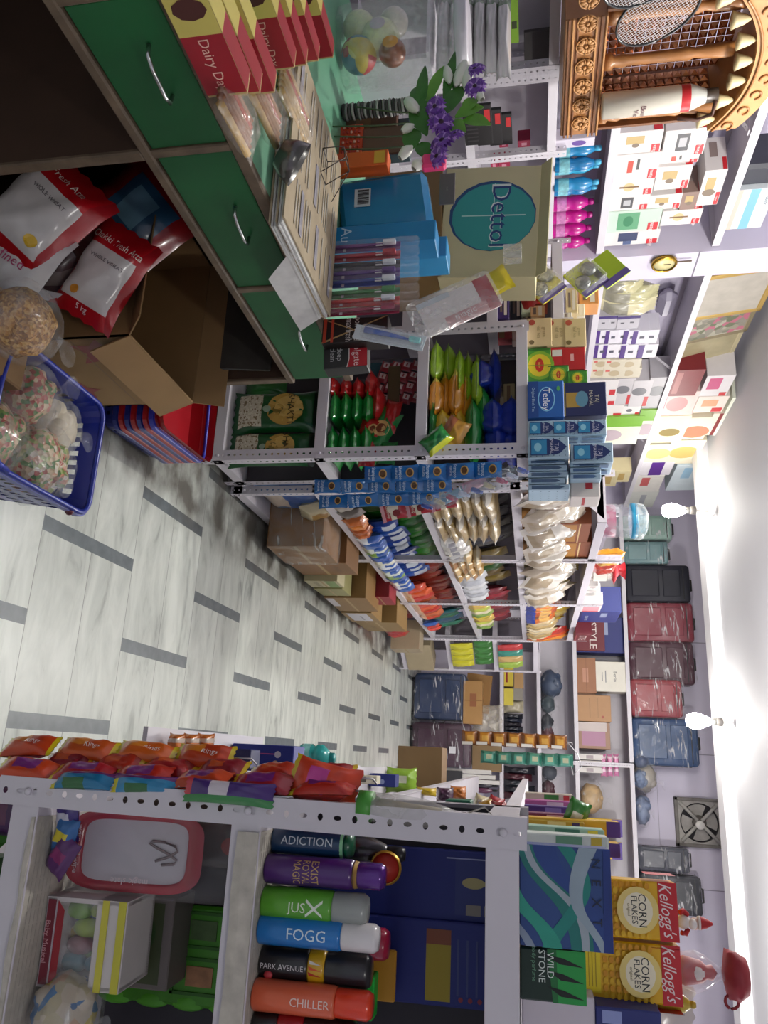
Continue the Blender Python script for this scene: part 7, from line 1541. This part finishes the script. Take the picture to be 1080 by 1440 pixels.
stepbox('cream_jar_box', 'navy jar box on the aisle-side step', (528, 1088, 556, 1106), 4.5, .12, '#22307c', [('d', 'f', .6, .5, .2, 1, '#8f9cc4')])
pY('snack_packet', 'lime and silver glossy packet on the aisle-side step', 'packet', (556, 1080, 584, 1116), 5.0, .1, S0, col='#8fb83a', bands=((.3, .2, .6, .7, '#d8dcc0'),), seed=652)
pY('snack_packet', 'gold and red packet standing at the far end of the aisle-side step', 'packet', (588, 1074, 616, 1106), 5.9, .1, S0, col='#c98a3a', bands=((0, .85, 1, 1, '#b8281c'), (.2, .4, .7, .8, '#e0d0a0')), seed=653)
bx('carton', 'brown carton behind the lime packet on the aisle-side step', 'carton', (.5, .3, .3), (.18, 5.6, S0), 0, '#7d6240')
# items on the upper boards of the aisle side near the post top
for i, (px, Y, c, lb) in enumerate((((585, 1108, 612, 1120), 3.6, '#d8b82a', 'yellow packet'), ((612, 1108, 636, 1128), 3.2, '#4a2040', 'plum packet'), ((632, 1106, 654, 1124), 3.4, '#c9762a', 'orange packet'))):
    pY('snack_packet', lb+' on the second board of the aisle-side shelves', 'packet', px, Y, .08, None, col=c, seed=655+i)
for i, (px, Y, c, lb) in enumerate((((664, 1118, 684, 1150), 2.3, '#d8c89a', 'ivory packet'), ((674, 1126, 694, 1148), 2.15, '#c9962a', 'gold packet'), ((684, 1120, 706, 1152), 2.2, '#b82a30', 'red packet'), ((690, 1128, 712, 1156), 2.0, '#9c1f24', 'dark red packet'))):
    pY('sweet_packet', lb+' in the sweets heap at the top of the spray can rack post', 'packet', px, Y, .06, None, col=c, bands=((.2, .3, .6, .6, '#e6dcd4'),), seed=660+i, rot=(0, rnd.uniform(-.4, .4), 0), g='sweets heap at the top of the spray can rack post')
bY('green_box', 'dark green box with a teal mark under the sweets heap', 'box', (664, 1148, 708, 1166), 1.9, None, .1, '#24552a', [('d', 'f', .5, .6, .2, 1, '#8fd0b8'), ('q', 'f', 0, .85, 1, 1, '#7a2a1c')])
bY('green_box', 'small teal green box with a violet flap by the tube end', 'box', (626, 1124, 662, 1146), 1.9, None, .08, '#1f6a50', [('q', 'f', .6, .0, .95, .7, '#5a4a8c'), ('q', 'f', .2, .6, .5, .9, '#a8d8c8')])
# ---- top of the foreground unit
R0 = RZ[2]+.004
nx = bY('gift_box', 'green and blue swirl patterned gift box on top of the spray can rack', 'box', (735, 1186, 860, 1330), RY+.02, R0, .05, '#2c4a86')
fw = PY(795, 1330, RY+.02).x-PY(795, 1186, RY+.02).x; fh = PY(860, 1258, RY+.02).z-R0
mb = MB(); F = FACES['f'](fw, .05, fh, .0006)
def swirl(pts, c, e):
    G = FACES['f'](fw, .05, fh, e); mb.add([G(max(0, min(1, x))*fw, max(0, min(1, y))*fh) for x, y in pts], [tuple(range(len(pts)))], M(c, .3, var=.12, scale=14))
def wave(x0, amp, w_, c, e, ph, slope=.25):
    G = FACES['f'](fw, .05, fh, e); n = 24; vs = []
    for i in range(n+1):
        y = i/n; x = x0+slope*y+amp*math.sin(ph+y*5.2)
        ww_ = w_*(.6+.4*math.sin(y*4+ph)); vs += [G(max(0, min(1, x))*fw, y*fh), G(max(0, min(1, x+abs(ww_)))*fw, y*fh)]
    mb.add(vs, [(2*i, 2*i+1, 2*i+3, 2*i+2) for i in range(n)], M(c, .3, var=.1, scale=10))
def bandv(c, wd, col, e):
    G = FACES['f'](fw, .05, fh, e); n = 28; vs = []
    for i in range(n+1):
        u = i/n; a_ = c(u); b_ = a_+wd(u); vs += [G(u*fw, max(0, min(1, a_))*fh), G(u*fw, max(0, min(1, b_))*fh)]
    mb.add(vs, [(2*i, 2*i+2, 2*i+3, 2*i+1) for i in range(n)], M(col, .3, var=.2, scale=9))
sg = lambda u, c, k: 1/(1+math.exp(-(u-c)*k))
bandv(lambda u: -.05+.62*sg(u, .45, 7), lambda u: .34, '#1f7a74', .0007)
bandv(lambda u: .02+.66*sg(u, .42, 8), lambda u: .07+.03*math.sin(3*u), '#a9b6c0', .0009)
bandv(lambda u: .12+.68*sg(u, .40, 8), lambda u: .26-.1*u, '#2a4890', .0008)
bandv(lambda u: .42+.2*math.sin(u*4.2), lambda u: .16, '#208a80', .0010)
bandv(lambda u: -.25+.55*sg(u, .7, 9), lambda u: .2, '#2fa08a', .0011)
bandv(lambda u: .66-.12*math.sin(u*3.3)+.2*sg(u, .75, 12), lambda u: .2-.12*u, '#9fb2c0', .0012)
bandv(lambda u: -.3+.42*sg(u, .8, 10), lambda u: .1, '#8f9fb4', .0013)
bandv(lambda u: .92-.02*u, lambda u: .1, '#1f3a86', .0014)
mb.build('printed_panel', nx)
b_ = MB()
for k, ch in enumerate('NEXT'): word(b_, FACES['f'](fw, .05, fh, .003), ch, fw*(.15+.19*k), fh*.84, fh*.1, M('#1d2740', .4))
b_.build('lettering', nx)
bY('gift_box', 'black and green gift box with claw marks on top of the spray can rack', 'box', (733, 1331, 824, 1406), RY+.03, R0, .05, '#0f2c22', [('q', 'f', .0, .55, 1, 1, '#1f9a44'), ('p', 'f', [(.0, .42), (1, .5), (1, .58), (0, .56)], '#176a34')]+[('p', 'f', [(.1+.3*k, .42-.1*(k == 0)), (.15+.3*k, .66), (.3+.3*k, .97), (.27+.3*k, .62)], '#06100c') for k in range(3)]+[('td' if False else 't', 'f', 'WILD', .3, .47, .1, '#d8e2da'), ('t', 'f', 'STONE', .33, .34, .1, '#d8e2da'), ('t', 'f', 'body perfume', .3, .22, .06, '#6a9a7a')])
KY, KR = '#edb808', '#c81626'
KYY = 1.72
def corn(lb, px, rz):
    x0, y0, x1, y1 = px; ym = (y0+y1)/2
    w = PY(880, y1, KYY).x-PY(880, y0, KYY).x; h = PY(x1, ym, KYY).z-R0
    o = bx('cereal_box', lb, 'cereal box', (w, .07, h), (PY(880, ym, KYY).x, KYY+.035, R0), rz, KY,
        [('q', 'f', 0, .88, 1, 1, KR), ('ti', 'f', "Kellogg's", .5, .935, .075, '#f4e6e2'), ('q', 'f', .0, .36, .9, .5, '#ecd41c')]
        + [('q', 'f', .06, .38+.022*k, .8, .385+.022*k, '#b89c1c') for k in range(5)]
        + [('d', 'f', .08+.12*(k % 8), .53+.04*(k//8), .055, .75, ('#d8960a', '#e8b81c')[k % 2]) for k in range(64)]
        + [('d', 'f', .5, .745, .4, .95, '#f0d880'), ('d', 'f', .5, .745, .3, .9, '#f8efd0')]
        + [('t', 'f', 'CORN', .5, .775, .048, '#22241c'), ('t', 'f', 'FLAKES', .5, .725, .036, '#22241c'), ('t', 'f', 'original', .5, .69, .018, '#7a6a2a'), ('q', 'r', 0, .81, 1, 1, KR), ('q', 'l', 0, .81, 1, 1, KR)], 'corn flakes boxes on the spray can rack', rough=.35)
    return o
corn('corn flakes box behind the swirl gift box, red top with script lettering', (738, 1238, 953, 1320), -.05)
corn('corn flakes box behind the black and green gift box, right one of the pair', (738, 1324, 958, 1408), .0)
# packs lying left of the swirl box
for i, (y, xa, xb, c, lb) in enumerate(((1118, 738, 806, '#cfc4b0', 'white and green packet'), (1128, 740, 816, '#b8609c', 'pink striped packet'), (1136, 740, 812, '#4a2a7a', 'violet packet'), (1146, 738, 818, '#6a1c48', 'maroon long packet'), (1155, 738, 822, '#c8a83a', 'gold long packet'), (1164, 736, 850, '#9cc4ae', 'mint long packet'), (1174, 736, 856, '#cfd8d0', 'pale long packet'))):
    Y = 2.5-.14*i
    bY('soap_pack', lb+' left of the swirl gift box, %s away from it' % ORD[6-i], 'pack', (xa, y-4, xb, y+14), Y, R0, .06, c, [('q', 'f', .1, .4, .9, .7, ('#3a8a3a', '#e6c8dc', '#8a7ac0', '#c9a0b8', '#e6dca0', '#3a7a64', '#6a9a7a')[i]), ('q', 'f', .1, .8, .9, .92, ('#c83a3a', '#4a2a7a', '#d8c83a', '#d8c49a', '#4a3a7a', '#d8d03a', '#c9b03a')[i])], 'packs left of the swirl gift box')
for i in range(2): bY('juice_pack', 'yellow pack with a violet top behind the long packets, %s one' % ('left', 'right')[i], 'pack', (800, 1152+30*i, 872, 1174+28*i), 1.95-.12*i, R0, .06, '#d8aa1c', [('q', 'f', 0, .86, 1, 1, '#4a2a8c'), ('q', 'f', .1, .3, .9, .6, '#c8481c')], 'yellow packs behind the long packets')
pouch('flower_packet', 'green leafy packet with a white flower print above the packets left of the swirl box', 'packet', (.055, .05, .03), PY(812, 1142, 2.0), (0, .4, 0), '#3a8a34', ((.5, .3, 1, .8, '#e2e4dc'),), (), None, 671)
# right of the claw box
bY('blue_box', 'navy box with a pale panel to the right of the claw mark gift box', 'box', (838, 1414, 930, 1460), 1.66, R0+.1 if False else None, .08, '#232f74', [('q', 'f', .1, .1, .5, .4, '#8f9ccf')])
bx('box', 'white box carrying the navy box at the right edge', 'box', (.1, .1, PY(838, 1440, 1.66).z-R0-.001), (PY(840, 1440, 1.66).x+.01, 1.71, R0), 0, '#cdc8d0')
pouch('white_film', 'white film packet squeezed behind the right corn flakes box', 'packet', (.1, .26, .04), PY(880, 1410, 1.86), (0, .1, 0), '#d0cccf', ((.2, .1, .5, .9, '#a8a4aa'),), (), None, 672)
bottle('yellow_toy_bottle', 'small yellow knobbed bottle to the right of the corn flakes boxes', (PY(945, 1412, 1.75).x, 1.76, PY(925, 1412, 1.75).z), .07, .016, '#c9b03a', '#b89a2a', None)
bx('box', 'pale box under the small yellow bottle', 'box', (.045, .07, PY(925, 1412, 1.75).z-R0), (PY(945, 1416, 1.75).x+.005, 1.78, R0), 0, '#b8b09c')
# santa style knitted toy and bag with red cloth on the cereal boxes
sp_ = PY(955, 1305, 1.75); zt8 = PY(953, 1280, KYY).z
o = thing('plush_toy', 'small white and red plush toy in a red cap on the corn flakes boxes', 'toy', (PY(960, 1296, 1.75).x, 1.75, zt8))
part('body', o, lambda m: (m.blob((0, 0, .014), (.013, .012, .014), M('#e2dad6', .8, bump=.5), 12, 7), m.blob((.002, 0, .034), (.011, .011, .011), M('#d8b8a8', .7), 12, 7)))
part('beard', o, lambda m: m.blob((.002, -.007, .03), (.01, .007, .008), M('#efeae6', .9, bump=.8), 10, 6))
part('cap', o, lambda m: m.lathe([(.012, .04), (.0125, .044, M('#b8242c', .6)), (.009, .055, M('#b8242c', .6)), (.003, .066, M('#b8242c', .6)), (.0, .068)], M('#efeae6', .8), 12), label='red cap with a white rim')
part('arm', o, lambda m: m.tube([(-.012, 0, .022), (-.02, -.004, .014), (-.016, -.008, .006)], .005, M('#b8242c', .6), 6)); part('arm', o, lambda m: m.tube([(.012, 0, .022), (.02, -.004, .016), (.018, -.008, .008)], .005, M('#b8242c', .6), 6))
o = thing('wrapped_figure', 'bagged red and white figure with a red cloth top above the corn flakes', 'toy', (PY(960, 1365, 1.75).x, 1.755, PY(958, 1360, KYY).z))
part('figure', o, lambda m: (m.lathe([(.022, 0), (.026, .01), (.02, .04), (.012, .05), (.014, .06), (.0, .07)], M('#b83a3c', .5, var=.2), 14), m.blob((0, -.012, .03), (.014, .012, .016), M('#dcd4d0', .6), 10, 6)))
part('film_bag', o, lambda m: m.lathe([(.03, 0), (.036, .03), (.03, .05), (.01, .075), (.015, .085)], CLEAR('#e9e6e8', .3, 14), 16, jit=.06, jr=rnd, cap=False), label='clear film bag')
part('red_cloth', o, lambda m: m.lathe([(.012, .08), (.04, .088), (.046, .102), (.028, .122), (.0, .128)], M('#9c2a34', .6, bump=.4), 14, jit=.15, jr=rnd), label='red cloth tied over the top')
part('loop', o, lambda m: m.tube([(.045+.012*math.cos(t), 0, .092+.012*math.sin(t)) for t in [2*PI*k/12 for k in range(12)]], .003, M('#8a1c28', .6), 5, closed=True))
